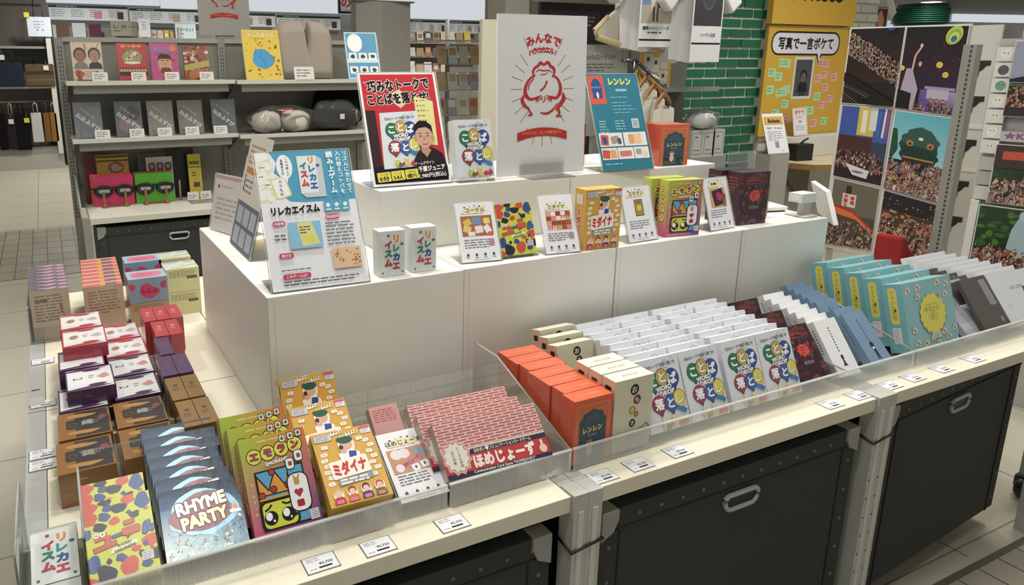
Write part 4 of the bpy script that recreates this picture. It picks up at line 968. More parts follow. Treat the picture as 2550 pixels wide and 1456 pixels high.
# cream boxes with coin letters
o = carton(.097, .0375, .152, '#d6d2b8', CREAM, CREAM_TOP, CREAM_SIDE).build('card_game_box', 'matte_card')
tag(o, 'cream box with five letter coins on its front, standing foremost', 'game box', 'cream coin letter boxes'); o.location = (.9665, .988, ZT)
dup(o, 'cream box with letter coins, standing between two others in the front group of three', (.9665, .9885 + .0405, ZT)); dup(o, 'cream box with letter coins, hindmost of the front group of three', (.9665, .9885 + .081, ZT))
o2 = carton(.1, .034, .142, '#d6d2b8', CREAM_B, left=CREAM_SIDE).build('card_game_box', 'matte_card')
tag(o2, 'cream coin letter box leaning back, first of the three behind the orange row', 'game box', 'cream coin letter boxes'); put(o2, .989, 1.166, ZT, .034, 13)
for i, n in ((1, 'middle of the three leaning behind the orange row'), (2, 'farthest of the three leaning by the white blocks')):
    put(dup(o2, 'cream coin letter box leaning back, ' + n), .989 + .012 * i, 1.166 + .048 * i, ZT, .034, 13)
# maroon boxes
mk = lambda: carton(.106, .03, .138, '#3a222c', MAROON, left=art_card('#4a2a34', '#7c4638', 3, 30, 140)).build('card_game_box', 'gloss_card')
seq(mk, [(1.552, .99, ZT + .001, 38, 0), (1.57, 1.085, ZT + .001, 33, 0), (1.588, 1.19, ZT + .001, 26, 1)],
    ['maroon horror game box, foremost of three beside the white balloon boxes', 'maroon horror game box, middle one of three', 'maroon horror game box, hindmost of three, its whole top edge showing'], .03, 'maroon game boxes in the front tray', 'game box')
# slim white and slim blue boxes
def slim(col, art, ink):
    sd = Art(22, 140, col); sd.lines(8, 120, 6, 9, 7, ink)
    return carton(.081, .022, .143, col, art, left=sd).build('slim_box', 'matte_card')
nm = ['foremost', 'second', 'third', 'fourth', 'fifth', 'sixth', 'hindmost']
seq(lambda: slim('#dcdddf', SLIM_W, '#6d6e76'), [(1.6675 + .0085 * i, .988 + .034 * i, ZT + .001, 37.5 - 1.2 * i, 0) for i in range(7)],
    ['slim white box with a chess pawn and a column of dots, %s of its row' % q for q in nm], .022, 'slim white boxes in the front tray', 'game box')
seq(lambda: slim('#6d88a4', SLIM_B, '#4a5a6c'), [(1.802 + .008 * i, .988 + (.0, .036, .098, .133, .166, .2, .236)[i], ZT + .001, 43.5 - 2.4 * i, 0) for i in range(7)],
    ['slim blue grey box with a dark bottle figure, %s of its row' % q for q in nm], .022, 'slim blue boxes in the front tray', 'game box')
# turquoise boxes
seq(lambda: carton(.21, .052, .1975 - .052 * math.tan(R(17.6)), '#7fb4ba', TURQ, left=TURQ_SIDE).build('card_game_box', 'gloss_card'),
    [(2.03 + .006 * i, 1.0 + .0575 * i, ZT + .001, 17.6 - .6 * i, -1) for i in range(5)],
    ['turquoise game box with yellow burst, ' + q for q in ('foremost of five', 'second from the front of five', 'middle one of five', 'fourth from the front of five', 'hindmost of five')], .052, 'turquoise game boxes', 'game box')
# grey pouch, dark cards, large white sets
o = carton(.15, .016, .175, '#9d9da6', GREY_PACK).build('card_pack', 'shrink_wrap'); tag(o, 'translucent grey pack with a white glare patch, leaning beside the turquoise boxes', 'card pack'); put(o, 2.262, .99, ZT + .001, .016, 47)
seq(lambda: carton(.13, .01, .155, '#4c4744', DARK_CARD).build('card_pack', 'gloss_card'),
    [(2.311 + .004 * i, .99 + .028 * i, ZT + .001 + .018 * (i == 0), 37 - 1.5 * i, 0) for i in range(6)], ['dark grey card pack with pale side label, ' + q for q in ('foremost of its row', 'second of its row', 'third of its row', 'fourth of its row', 'fifth of its row', 'hindmost of its row')], .01, 'dark grey card packs', 'card pack')
seq(lambda: carton(.205, .016, .158, '#dadce1', WHITE_SET).build('card_set_box', 'gloss_card'),
    [(2.48 - .003 * i, 1.0 + .0325 * i, ZT + .001, 29 - .6 * i, -1) for i in range(8)], ['large plain white set box, %s of its row at the far end' % q for q in nm[:6] + ['seventh', 'hindmost']], .016, 'large white set boxes', 'game box')

# pink brick pattern boxes
o = carton(.213, .024, .103, '#b09c94', HOME, left=Art(26, 120, '#a3948e')).build('card_game_box', 'shrink_wrap')
tag(o, 'wide pink brick pattern game box with red title band, foremost of its pile', 'game box', 'pink brick pattern game boxes'); o.location = (.6625, .984, .676); o.rotation_euler = (-R(45), 0, R(-3))
for i, (x, y, q) in enumerate(((.651, 1.021, 'leaning behind the foremost one'), (.653, 1.068, 'third from the front'))): dup(o, 'wide pink brick pattern game box, ' + q, (x, y, .677), (-R(45), 0, R(-2.5)))
o3 = carton(.06, .022, .075, '#a3928c', art_card('#cf9694', '#a84a50', 6, 60, 75)).build('card_game_box', 'shrink_wrap')
tag(o3, 'small pink box lying half hidden behind the flyer and the pink pile', 'game box'); put(o3, .531, 1.15, ZT + .02, .022, 44)

# printed cards in clear slanting holders
def holder(name, label, cat, art, w, h, x, y, z, tilt, yaw, foot=.06, group=None, margin=.003, lip=True):
    t = thing(name, label, cat, (x, y, z), (0, 0, R(yaw)), group); c, s = math.cos(R(tilt)), math.sin(R(tilt))
    m = MB(); m.box(-w / 2, 0, 0, w / 2, .0008, h, '#e4e5e8'); m.art(art, (-w / 2, 0, 0), X, Z, -Y, k=w / art.w)
    m.build('printed_card', 'paper', t, (0, .0022, .003), (-R(tilt), 0, 0))
    W = w / 2 + margin; H = h + margin
    m = MB(); e = .0018
    prof = [(0, .0), (H * s, H * c), (H * s + e * c, H * c - e * s), (e * c + .002, .0022), (foot, .0022), (foot, 0)]
    m.prism([(a + .0036, b) for a, b in prof], -W, W, '#ffffff', axis='x')
    m.build('acrylic_stand', 'clear_acrylic', t)
    m = MB(); 
    for q in (-W, W): m.tube([(q, .001, .001), (q, H * s + .001, H * c)], .0009, '#ffffff', 5)
    m.tube([(-W, H * s + .001, H * c), (W, H * s + .001, H * c)], .0009, '#ffffff', 5)
    m.build('stand_edge', 'acrylic_edge', t)
    return t
holder('flyer_holder', 'white praise game flyer leaning in the tray beside the pink brick boxes', 'flyer', FLY['praise'], .091, .138, .513, .99, .652, 61, -2, .12)
# mustard boxes
mk = lambda: carton(.107, .034, .135, '#d2a02e', MIDAINA, left=MIDAINA_SIDE).build('card_game_box', 'gloss_card')
o = mk(); tag(o, 'mustard yellow game box with red title, lying back at the tray front', 'game box', 'mustard game boxes in the tray'); o.location = (.3935, .984, .688); o.rotation_euler = (-R(58), 0, R(-2.5))
o_ = dup(o, 'mustard yellow game box, middle one of three in the tray', (.386, 1.085, .688), (-R(52), 0, R(-1)))
o_ = dup(o, 'mustard yellow game box standing hindmost against the white block', (.389, 1.196, .68), (-R(24), 0, R(-1)))
# gradient boxes
mk = lambda: carton(.111, .03, .16, '#8a9a3a', EMO, left=EMO_SIDE).build('card_game_box', 'gloss_card')
seq(mk, [(.2765, .987, .637, 36.6, 0), (.268, 1.033, .637, 35, 0), (.264, 1.08, .637, 33, 0)],
    ['rainbow gradient game box with crowned crying face, foremost of three', 'rainbow gradient game box, middle one of three', 'rainbow gradient game box, hindmost of three'], .03, 'rainbow gradient game boxes in the tray', 'game box')
# rhyme boxes
mk = lambda: carton(.124, .02, .112, '#101c28', RHYME).build('card_game_box', 'silver_foil')
seq(mk, [(.151, .99 + .0375 * i, .637, 54 - i * 1.0, -2) for i in range(7)],
    ['navy and silver graffiti title game box, ' + q for q in ('foremost with its whole title showing', 'second of the leaning row', 'third of the leaning row', 'fourth of the leaning row', 'fifth of the leaning row', 'sixth of the leaning row', 'hindmost of the leaning row')], .02, 'navy and silver graffiti game boxes', 'game box')
# lime blob boxes
mk = lambda: carton(.097, .018, .125, '#c9cc2f', YUTERU).build('card_game_box', 'gloss_card')
seq(mk, [(.0325, .99, .637, 53, 0), (.03, 1.048, .637, 51, 0)], ['lime game box with red and blue blobs, foremost in the tray', 'lime game box with red and blue blobs, behind the foremost one'], .018, 'lime blob game boxes in the tray', 'game box')
# two small white decks at the corner
mk = lambda: carton(.063, .022, .1, '#d3d7d6', RILEKA).build('card_deck', 'matte_card')
o = mk(); tag(o, 'small white deck with coloured letters, upper of two at the table corner', 'card deck', 'small white decks at the corner'); o.location = (-.058, 1.034, .662); o.rotation_euler = (-R(77), 0, 0)
o = dup(o, 'small white deck with coloured letters, lying behind the upper one at the corner', (-.058, 1.072, .648), (-R(80), 0, 0))
m = MB(); m.box(-.09, .99, ZT - .004 + .0005, -.026, 1.03, .663, '#c3c6c2'); a = Art(64, 30, '#bcc0bc', 3); a.text('リレカエ', 30, 20, 9, '#5b6a7a', .04, fit=36); a.text('イスム', 30, 9, 9, '#9a4a4c', .04, fit=26); m.art(a, (-.09, .99, ZT), X, Z, -Y)
tag(m.build('card_deck', 'matte_card'), 'small white deck lying with its short end to the shopper, under the other two', 'card deck')

# ================================================================== decks on the side table
def art_deck(bg, ink, lab, brown=False, num=''):
    a = Art(94, 118, bg, 3)
    if brown:
        a.rrect(30, 4, 60, 110, 2, '#2f2c2c'); a.blob(40, 96, 26, 8, '#b07a34'); a.blob(44, 22, 28, 8, '#b07a34')
        a.rrect(14, 40, 78, 40, 6, '#2b2928'); a.text('縄', 52, 62, 22, '#8f8f8c', .04); a.lines(60, 68, 20, 2, 9, '#77736e'); a.burst(80, 76, 10, 7, 8, '#8c3440')
        a.ring(26, 58, 7, 9, 1.4, '#6a5638', '#2b2928')
    else:
        a.rect(3, 3, 88, 112, '#d9dadd'); a.poly([(3, 104), (60, 104), (88, 112), (30, 115), (3, 112)], ink); a.poly([(3, 8), (56, 18), (90, 10), (60, 4), (3, 3)], ink); a.rect(5, 30, 84, 62, '#dfe0e2')
        a.ell(52, 102, 18, 6, ink); a.ell(60, 20, 18, 6, ink)
        if num: a.text(num, 24, 62, 26, '#5c5a5e', .02, rot=-90)
        else: a.poly([(14, 60), (20, 74), (30, 76), (36, 64), (30, 50), (20, 48)], '#a8805c')
        a.lines(44, 72, 14, 2, 11, '#8a888c'); a.blob(74, 62, 12, 11, '#c98c88' if num else '#b9acae', 14, .25)
    return a
DK = {'red': (art_deck('#b3273c', '#b3273c', 1), '#a5203a', 'shrink_wrap'), 'purple': (art_deck('#4a2b55', '#47284f', 1, num='2'), '#43264c', 'shrink_wrap'), 'brown': (art_deck('#8a5c24', '#8a5c24', 1, True), '#8f6026', 'shrink_wrap')}
def deck(kind, thick=.0318):
    a, c, f = DK[kind]; e = Art(94, 30, c); e.lines(34, 18, 22, 1, 6, '#c9a06a' if kind == 'brown' else '#8c4a5c')
    m = MB(); m.box(-.047, 0, 0, .047, .1165, thick, c); m.art(a, (-.047, 0, thick), X, Y, Z, k=.094 / 94); m.art(e, (-.047, 0, 0), X, Z, -Y)
    return m.build('card_deck', f)
W3 = ['lowest', 'second from below', 'third from below', 'topmost']
def pile(proto, kind, where, x, y, n, grp, dx=0, dy=0, z0=ZC + .0005, topshift=(0, 0), start=0):
    for k in range(n):
        top = k == n - 1
        lb = '%s card deck, %s of the pile %s' % (kind, 'topmost' if top else W3[k], where)
        loc = (x + (topshift[0] if top else dx * (k % 2)), y + (topshift[1] if top else 0), z0 + .0322 * k)
        if proto[0] is None: proto[0] = deck(kind); tag(proto[0], lb, 'card deck', grp); proto[0].location = loc
        else: dup(proto[0], lb, loc, (0, 0, R(random.Random(int(x * 999 + k * 7)).uniform(-1, 1))), group=grp)
P = {k: [None] for k in DK}
pile(P['brown'], 'brown', 'nearest the small white decks', -.001, 1.276, 2, 'brown decks lying flat')
pile(P['brown'], 'brown', 'in the second row beside the price card rim', .003, 1.404, 2, 'brown decks lying flat')
pile(P['brown'], 'brown', 'in the first row beside the rhyme boxes', .106, 1.28, 2, 'brown decks lying flat')
pile(P['brown'], 'brown', 'in the second row beside the gold edges', .106, 1.407, 2, 'brown decks lying flat')
pile(P['purple'], 'purple', 'nearest the rim, its top shifted', .006, 1.528, 3, 'purple decks lying flat', topshift=(.018, .022))
pile(P['purple'], 'purple', 'half covered by the red decks', .012, 1.674, 3, 'purple decks lying flat')
pile(P['purple'], 'purple', 'next to the brown second row', .112, 1.54, 2, 'purple decks lying flat')
pile(P['purple'], 'purple', 'next to the red inner pile', .114, 1.664, 2, 'purple decks lying flat')
pile(P['red'], 'red', 'jutting over the purple ones by the rim', .024, 1.727, 1, 'red decks lying flat', z0=ZC + .0005 + .0966)
pile(P['red'], 'red', 'behind the jutting one by the rim', .022, 1.85, 4, 'red decks lying flat')
pile(P['red'], 'red', 'in the inner row next to the purple ones', .114, 1.787, 2, 'red decks lying flat')
pile(P['red'], 'red', 'in the inner row, nearest the tall packs', .112, 1.91, 2, 'red decks lying flat')
# decks standing on their long edge, square ends up
def edge_deck(c, c2, fn):
    e = Art(32, 116, c, 3); e.ell(16, 74, 5, 6, c2, 10); e.lines(8, 60, 16, 3, 6, c2)
    f = Art(32, 94, c); 
    m = MB(); m.box(-.0158, 0, 0, .0158, .1165, .094, c); m.art(e, (-.0158, 0, .094), X, Y, Z, k=.0316 / 32)
    return m.build('card_deck', fn)
for nm_, c, c2, rows in (('red', '#c23a48', '#d9a488', [(1.928, 3, .187), (1.803, 2, .2)]), ('purple', '#5a3a66', '#6d4c78', [(1.676, 1, .193), (1.551, 2, .181)]), ('gold', '#86642e', '#4c361c', [(1.42, 2, .181), (1.295, 2, .183)])):
    o0 = None
    for r, (y, n, x0) in enumerate(rows):
        for i in range(n):
            lb = '%s deck standing on its edge, %s, %s row' % (nm_, ('nearest the flat decks', 'next one in', 'nearest the white block')[i], 'rear' if r == 0 else 'front')
            loc = (x0 + i * .0328, y, ZC + .0005)
            if o0 is None: o0 = edge_deck(c, c2, 'shrink_wrap'); tag(o0, lb, 'card deck', nm_ + ' decks standing on edge'); o0.location = loc
            else: dup(o0, lb, loc)
# tall packs at the back of the side table
BK = art_card('#b7a78f', '#7d6f5f', 9, 96, 145, 8); BK.lines(12, 118, 60, 1, 12, '#6d655c')
for q in range(3): BK.ell(74, 98 - q * 9, 2.6, 2.6, '#3f3a36', 8)
TOPS = Art(96, 34, '#6a6270', 5)
for i in range(7): TOPS.blob(TOPS.rng.uniform(8, 88), TOPS.rng.uniform(6, 28), 13, 6, ['#c993b0', '#4e4654', '#b985a4'][i % 3], 10)
TOPO = Art(102, 40, '#d06a50', 6); TOPO.rect(0, 26, 102, 8, '#e8a070'); TOPO.rect(54, 4, 34, 26, '#7c5a6c'); TOPO.rect(46, 6, 12, 24, '#dca048'); TOPO.rect(6, 6, 36, 7, '#c86a9a'); TOPO.rect(0, 34, 102, 4, '#f0c4b0')
o = carton(.097, .0345, .145, '#6a5a5c', BK, TOPS, left=Art(34, 145, '#59505a')).build('tall_card_pack', 'shrink_wrap'); tag(o, 'tall pack with pink and grey top, foremost of the row at the table rim', 'card pack', 'tall pink and grey packs'); o.location = (-.045, 2.165, ZC + .0005)
for i in range(1, 8): dup(o, 'tall pack with pink and grey top, %s from the front of its row' % ORD[i], (-.045 - .0006 * i, 2.165 + .0362 * i, ZC + .0005))
o = carton(.103, .04, .145, '#b85040', art_card('#b59f84', '#82705c', 8, 102, 145, 5), TOPO, left=Art(40, 145, '#8a3c3c')).build('tall_card_pack', 'shrink_wrap'); tag(o, 'tall pack with orange red shiny top, foremost of its row', 'card pack', 'tall orange red packs'); o.location = (.091, 2.14, ZC + .0005)
for i in range(1, 8): dup(o, 'tall pack with orange red shiny top, %s from the front of its row' % ORD[i], (.091 + .001 * i, 2.14 + .0405 * i, ZC + .0005))
BP = Art(112, 75, '#7f9cb2', 3)
BP.blob(56, 34, 26, 22, '#c4416e', 18, .2); BP.blob(10, 50, 9, 12, '#c4416e'); BP.blob(100, 50, 9, 13, '#b83a68'); BP.text('ふふふ', 56, 36, 18, '#9a2a50', .05)
BPT = Art(112, 90, '#9fb8cc', 3); BPT.rrect(12, 14, 88, 56, 20, '#d86a8e'); BPT.lines(30, 52, 50, 2, 12, '#b84a72')
YP = art_card('#c9c48c', '#6d6a4c', 5, 100, 75, 6); YP.rect(62, 40, 30, 10, '#5a5844')
YPT = Art(100, 90, '#c9d2c6', 4)
for i in range(9): YPT.blob(YPT.rng.uniform(10, 90), YPT.rng.uniform(8, 82), 16, 8, ['#b9c47c', '#8fa8b8', '#d9dcc4'][i % 3], 10)
o = carton(.108, .09, .072, '#8aa6ba', BP, BPT).build('card_box', 'shrink_wrap'); tag(o, 'blue box with pink splash, upper front one of the blue and pink pile', 'card box', 'blue and pink boxes'); o.location = (.212, 2.165, ZC + .0735)
dup(o, 'blue box with pink splash, upper one at the back of the pile', (.222, 2.36, ZC + .0735))
ob = carton(.108, .09, .072, '#a58a64', art_card('#ab9268', '#77664a', 4, 108, 72, 4), left=Art(90, 72, '#8a7350')).build('card_box', 'shrink_wrap'); tag(ob, 'tan underside facing box under the blue and pink box', 'card box'); ob.location = (.212, 2.165, ZC + .0005)
dup(ob, 'tan underside facing box at the back, under the rear blue box', (.222, 2.36, ZC + .0005))
o = carton(.098, .09, .072, '#c3c39a', YP, YPT).build('card_box', 'shrink_wrap'); tag(o, 'pale yellow green box, upper front one against the white block', 'card box', 'pale yellow green boxes'); o.location = (.318, 2.225, ZC + .0735)
dup(o, 'pale yellow green box, lower front one against the white block', (.318, 2.225, ZC + .0005)); dup(o, 'pale yellow green box, upper one at the rear of its pile', (.318, 2.36, ZC + .0735)); dup(o, 'pale yellow green box, lower one at the rear of its pile', (.318, 2.36, ZC + .0005))
t = thing('acrylic_tray', 'clear upright tray holding the tall packs at the end of the side table', 'tray', (-.103, 2.15, ZC))
m = MB(); m.box(0, 0, 0, .003, .34, .105, '#ffffff'); m.build('side_wall', 'clear_acrylic', t)
m = MB(); m.box(.003, 0, 0, .115, .003, .06, '#ffffff'); m.build('front_wall', 'clear_acrylic', t)
m = MB(); m.tube([(.0015, .0015, 0), (.0015, .0015, .105), (.0015, .34, .105)], .002, '#ffffff', 6); m.build('rim', 'acrylic_edge', t)

# ================================================================== on the white blocks
ZB, ZU = .9305, 1.0835
holder('sign_stand', 'tall blue and white sign stand for the rhythm word game, on the corner block', 'sign', A4_RILEKA, .203, .294, .469, 1.371, ZB, 25.5, -3, .1)
# two sheets seen from the side behind it, facing the side table
SIDE = Art(210, 297, '#cfc8bc', 4); SIDE.rect(0, 0, 210, 120, '#6a6c7c'); 
for i in range(3):
    for j in range(2): SIDE.rect(14 + i * 64, 10 + j * 54, 54, 44, '#aab0b8')
SIDE.rect(20, 196, 170, 16, '#c4804a'); SIDE.lines(20, 270, 150, 4, 14, '#a38a78'); SIDE.lines(20, 180, 90, 3, 14, '#8a847a')
for q in range(3): SIDE.ell(24, 186 - q * 16, 5, 5, '#3c3a38', 10)
holder('sign_stand', 'sign stand turned to the side table, close behind the blue and white sign', 'sign', SIDE, .2, .225, .384, 1.745, ZB, 15, -90, .09)
SIDE2 = Art(170, 160, '#c9c4bc', 4); SIDE2.rect(0, 150, 170, 10, '#c9909c'); SIDE2.ell(24, 128, 6, 6, '#a83a4c', 10); SIDE2.lines(40, 132, 90, 1, 12, '#a89a94'); SIDE2.lines(20, 96, 120, 5, 14, '#a8a29a')
holder('sign_stand', 'small pale sign stand at the rear edge of the corner block', 'sign', SIDE2, .16, .155, .395, 1.955, ZB, 12, -72, .07)
for i, (x, y, q) in enumerate(((.634, 1.389, 'nearer the tall sign'), (.712, 1.391, 'nearer the lime box'))):
    if i == 0: wb = carton(.06, .037, .1, '#d9dcda', RILEKA, top=Art(60, 37, '#dadedb')).build('card_deck', 'matte_card'); tag(wb, 'small white upright deck with coloured letters on the block, ' + q, 'card deck', 'small white upright decks on the block'); wb.location = (x, y, ZB); wb.rotation_euler = (0, 0, R(-3))
    else: dup(wb, 'small white upright deck with coloured letters on the block, ' + q, (x, y, ZB), (0, 0, R(-2)))
holder('flyer_holder', 'white flyer with brown table picture, left of the lime box on the block', 'flyer', FLY['table'], .097, .143, .865, 1.393, ZB, 25, -9, .07)
YS = thing('card_game_box', 'lime game box with red and blue blobs in a clear stand on the block', 'game box', (.97, 1.393, ZB), (0, 0, R(-3)))
o = carton(.098, .022, .124, '#c9cc2f', YUTERU).build('box', 'gloss_card', YS, (0, .004, .006), (-R(19), 0, 0))
m = MB(); m.prism([(0, 0), (0, .012), (.003, .012), (.003, .003), (.034, .003), (.07, .1), (.073, .1), (.04, 0)], -.05, .05, '#ffffff', axis='x'); m.build('acrylic_stand', 'clear_acrylic', YS)
holder('flyer_holder', 'white flyer with tan card grid picture, between the lime and mustard boxes', 'flyer', FLY['grid'], .091, .146, 1.083, 1.373, ZB, 24, -8, .07)
o = carton(.105, .045, .15, '#c9982c', MIDAINA, top=Art(105, 45, '#d9b254'), left=MIDAINA_SIDE).build('card_game_box', 'gloss_card'); tag(o, 'mustard game box with red title standing upright on the block', 'game box'); o.location = (1.197, 1.373, ZB); o.rotation_euler = (0, 0, R(-4))
holder('flyer_holder', 'white flyer with one small box picture, between the mustard and gradient boxes', 'flyer', FLY['single'], .098, .144, 1.345, 1.38, ZB, 19, 2, .07)
o = carton(.108, .036, .15, '#a8b038', EMO, top=Art(108, 36, '#b8c04a'), left=EMO_SIDE).build('card_game_box', 'gloss_card'); tag(o, 'rainbow gradient game box with crowned face standing on the block, front one', 'game box', 'rainbow gradient boxes on the block'); o.location = (1.483, 1.388, ZB); o.rotation_euler = (0, 0, R(-9))
dup(o, 'rainbow gradient game box on the block, half hidden behind the front one', (1.47, 1.435, ZB), (0, 0, R(-7)))
holder('flyer_holder', 'white flyer with dark purple box picture, beside the maroon box on the block', 'flyer', FLY['dark'], .1, .144, 1.64, 1.387, ZB, 18, 5, .07)
o = carton(.107, .05, .15, '#33202a', MAROON, top=Art(107, 50, '#2c2228'), left=art_card('#4a2a34', '#8c4a3a', 5, 50, 150)).build('card_game_box', 'gloss_card'); tag(o, 'maroon horror game box with red burst, front one on the far block', 'game box', 'maroon boxes on the far block'); o.location = (1.769, 1.405, ZB); o.rotation_euler = (0, 0, R(-5))
dup(o, 'maroon horror game box on the far block, behind the front one', (1.757, 1.462, ZB), (0, 0, R(-5)))
t = thing('leaflet_holder', 'clear leaflet holder with grey insert behind the maroon box', 'leaflet holder', (1.86, 1.47, ZB), (0, 0, R(-8)))
m = MB(); m.prism([(0, 0), (.0, .1), (.002, .1), (.002, .002), (.05, .002), (.075, .19), (.077, .19), (.052, 0)], -.05, .05, '#ffffff', axis='x'); m.build('holder', 'clear_acrylic', t)
m = MB(); m.prism([(.02, .003), (.022, .003), (.028, .085), (.026, .085)], -.045, .045, '#7f8c94', axis='x'); m.build('insert', 'paper', t)
t = thing('card_tray', 'shallow white tray at the far end of the blocks', 'tray', (1.955, 1.50, ZB), (0, 0, R(-14)))
m = MB(); m.box(-.075, 0, .004, .075, .11, .016, '#e2dfd2'); m.build('top', 'white_laminate', t, bevel=.003); m = MB(); m.box(-.068, .005, 0, .068, .105, .004, '#26241f'); m.build('base', 'black_plastic', t)
t = thing('display_screen', 'white tilted screen on a bracket seen from its edge, on the far block', 'screen', (2.0, 1.42, ZB))
m = MB(); m.box(-.02, -.03, 0, .04, .04, .004, '#c9c8c0'); m.prism([(0, .004), (.03, .004), (.045, .05), (.0, .06)], -.008, .012, '#b9b8b0'); m.build('bracket', 'grey_paint', t, bevel=.002)
m = MB(); m.box(-.035, -.025, .045, .03, .02, .072, '#cfcfc9'); m.box(-.0355, -.016, .05, -.035, .01, .066, '#d8d8d2'); m.build('clamp', 'grey_paint', t, bevel=.002)
N_, U_, V_ = Vector((.06, -.05, .07)), Vector((.14, .15, 0)), Vector((-.008, -.04, -.085)); W_ = U_.cross(V_).normalized() * .013
m = MB(); q = [N_ - V_ * .1, N_ + U_ - V_ * .1, N_ + U_ + V_, N_ + V_]
for f_ in ((q[0], q[1], q[2], q[3]), [p + W_ for p in (q[3], q[2], q[1], q[0])]): m.face(f_, lin('#c9c9c4'))
for i in range(4): j = (i + 1) % 4; m.face((q[j], q[i], q[i] + W_, q[j] + W_), lin('#e2e2de'))
m.build('screen', 'white_laminate', t)
# upper blocks
holder('sign_stand', 'red poster stand with smiling person in dark shirt and word balloon game', 'sign', A4_RED, .21, .29, .7955, 1.609, ZU, 21.7, -2.6, .1)
t = thing('card_game_box', 'white word balloon game box on a clear stand beside the frog panel', 'game box', (.9665, 1.588, ZU), (0, 0, R(-2.5)))
carton(.106, .03, .147, '#dfe1e6', KOTOBA).build('box', 'gloss_card', t, (0, .006, .012), (-R(13), 0, 0))
m = MB(); m.prism([(0, 0), (0, .018), (.003, .018), (.003, .008), (.036, .005), (.06, .09), (.063, .09), (.04, 0)], -.05, .05, '#ffffff', axis='x'); m.build('acrylic_stand', 'clear_acrylic', t)
t = thing('frog_sign', 'white upright panel with red frog emblem and gold rays', 'sign', (1.178, 1.606, ZU), (0, 0, R(-2)))
m = MB(); m.box(-.138, 0, .004, .138, .006, .416, '#d6d7da'); m.art(FROG, (-.136, 0, .005), X, Z, -Y); m.build('panel', 'paper', t, rot=(-R(2.5), 0, 0))
m = MB(); m.prism([(-.06, 0), (-.06, .003), (-.004, .003), (-.004, .045), (-.0015, .045), (-.0015, .003), (.05, .003), (.05, 0)], -.068, .068, '#ffffff', axis='x'); m.build('acrylic_foot', 'clear_acrylic', t)
holder('sign_stand', 'teal poster stand for the orange boxed game', 'sign', A4_TEAL, .171, .284, 1.449, 1.565, ZU, 23, -5, .1)
o = carton(.103, .085, .12, '#c9481f', RENREN, top=RENREN_TOP, left=Art(85, 132, '#c4421c')).build('card_game_box', 'shrink_wrap', bevel=.004); tag(o, 'orange boxed game with dark arch standing on the upper block beside the teal poster', 'game box'); o.location = (1.643, 1.595, ZU); o.rotation_euler = (0, 0, R(-7))
o = carton(.103, .085, .12, '#b03a1c', Art(10, 12, '#a8381c')).build('card_game_box', 'shrink_wrap'); tag(o, 'red and green boxed game mostly hidden between the frog panel and teal poster', 'game box'); o.location = (1.36, 1.72, ZU); o.rotation_euler = (0, 0, R(-4))
# ================================================================== far shelving unit beside the bag wall
G1, G2 = '#8f8f86', '#a6a69d'
t = thing('shelving_unit', 'grey two bay shelving unit with books, cushions and gift boxes', 'shelving unit', (.08, 4.38, 0))
H_ = 1.505
for x in (.02, .855, 1.70):
    m = MB(); m.box(x - .02, -.01, 0, x + .02, .03, H_, G1)
    for k in range(46):
        m.box(x - .008, -.0106, .55 + k * .02, x - .004, -.01, .562 + k * .02, '#2e2e2a'); m.box(x + .004, -.0106, .55 + k * .02, x + .008, -.01, .562 + k * .02, '#2e2e2a')
    m.build('upright', 'grey_paint', t)
for x0, x1 in ((.04, .835), (.875, 1.68)):
    m = MB(); m.box(x0, .006, .6, x1, .016, H_ - .015, '#86847a'); m.build('back_panel', 'grey_paint', t)
    m = MB(); m.box(x0, -.008, H_ - .02, x1, .028, H_ + .004, G2); m.build('top_rail', 'grey_paint', t)
SH = []
for x0, x1, zs in ((.025, .85, (1.286, 1.001)), (.86, 1.72, (1.283, .99))):
    for z in zs:
        m = MB(); m.box(x0, -.33, z - .016, x1, -.012, z, '#a9a99f'); m.box(x0, -.332, z - .018, x1, -.33, z + .004, '#c4c4ba'); m.box(x0 + .03, -.3, z - .06, x1 - .03, -.29, z - .016, '#8b8b82'); s = m.build('shelf', 'grey_paint', t, bevel=.001)
        for xx in (x0 + .004, x1 - .008):
            m = MB(); m.prism([(-.29, z - .018), (-.012, z - .018), (-.012, z - .11)], xx, xx + .004, '#7b7b73', axis='x'); m.build('bracket', 'grey_paint', s)
m = MB(); m.box(.06, -.5, ZC - .03, 1.75, -.012, ZC, '#c9c6b8', top='#dad6c8'); m.build('base_board', 'cream_board', t, bevel=.001)
for x in (.045, .9):
    m = MB(); m.box(x - .02, -.5, 0, x + .015, -.46, ZC - .0, G1); m.build('leg', 'grey_paint', t)
m = MB(); m.prism([(-.5, ZC), (-.5, ZC + .01), (-.06, ZC + .16), (-.012, ZC + .16), (-.012, ZC)], .022, .03, '#9a9a90', axis='x'); m.build('side_guard', 'grey_paint', t)
storage_tub('dark grey storage tub under the far shelving unit', .165, .95, 3.9, .06, .575, .4, clasps=(0,))
storage_tub('dark grey storage tub hidden behind the white blocks under the shelving', 1.0, 1.78, 3.9, .06, .575, .4)
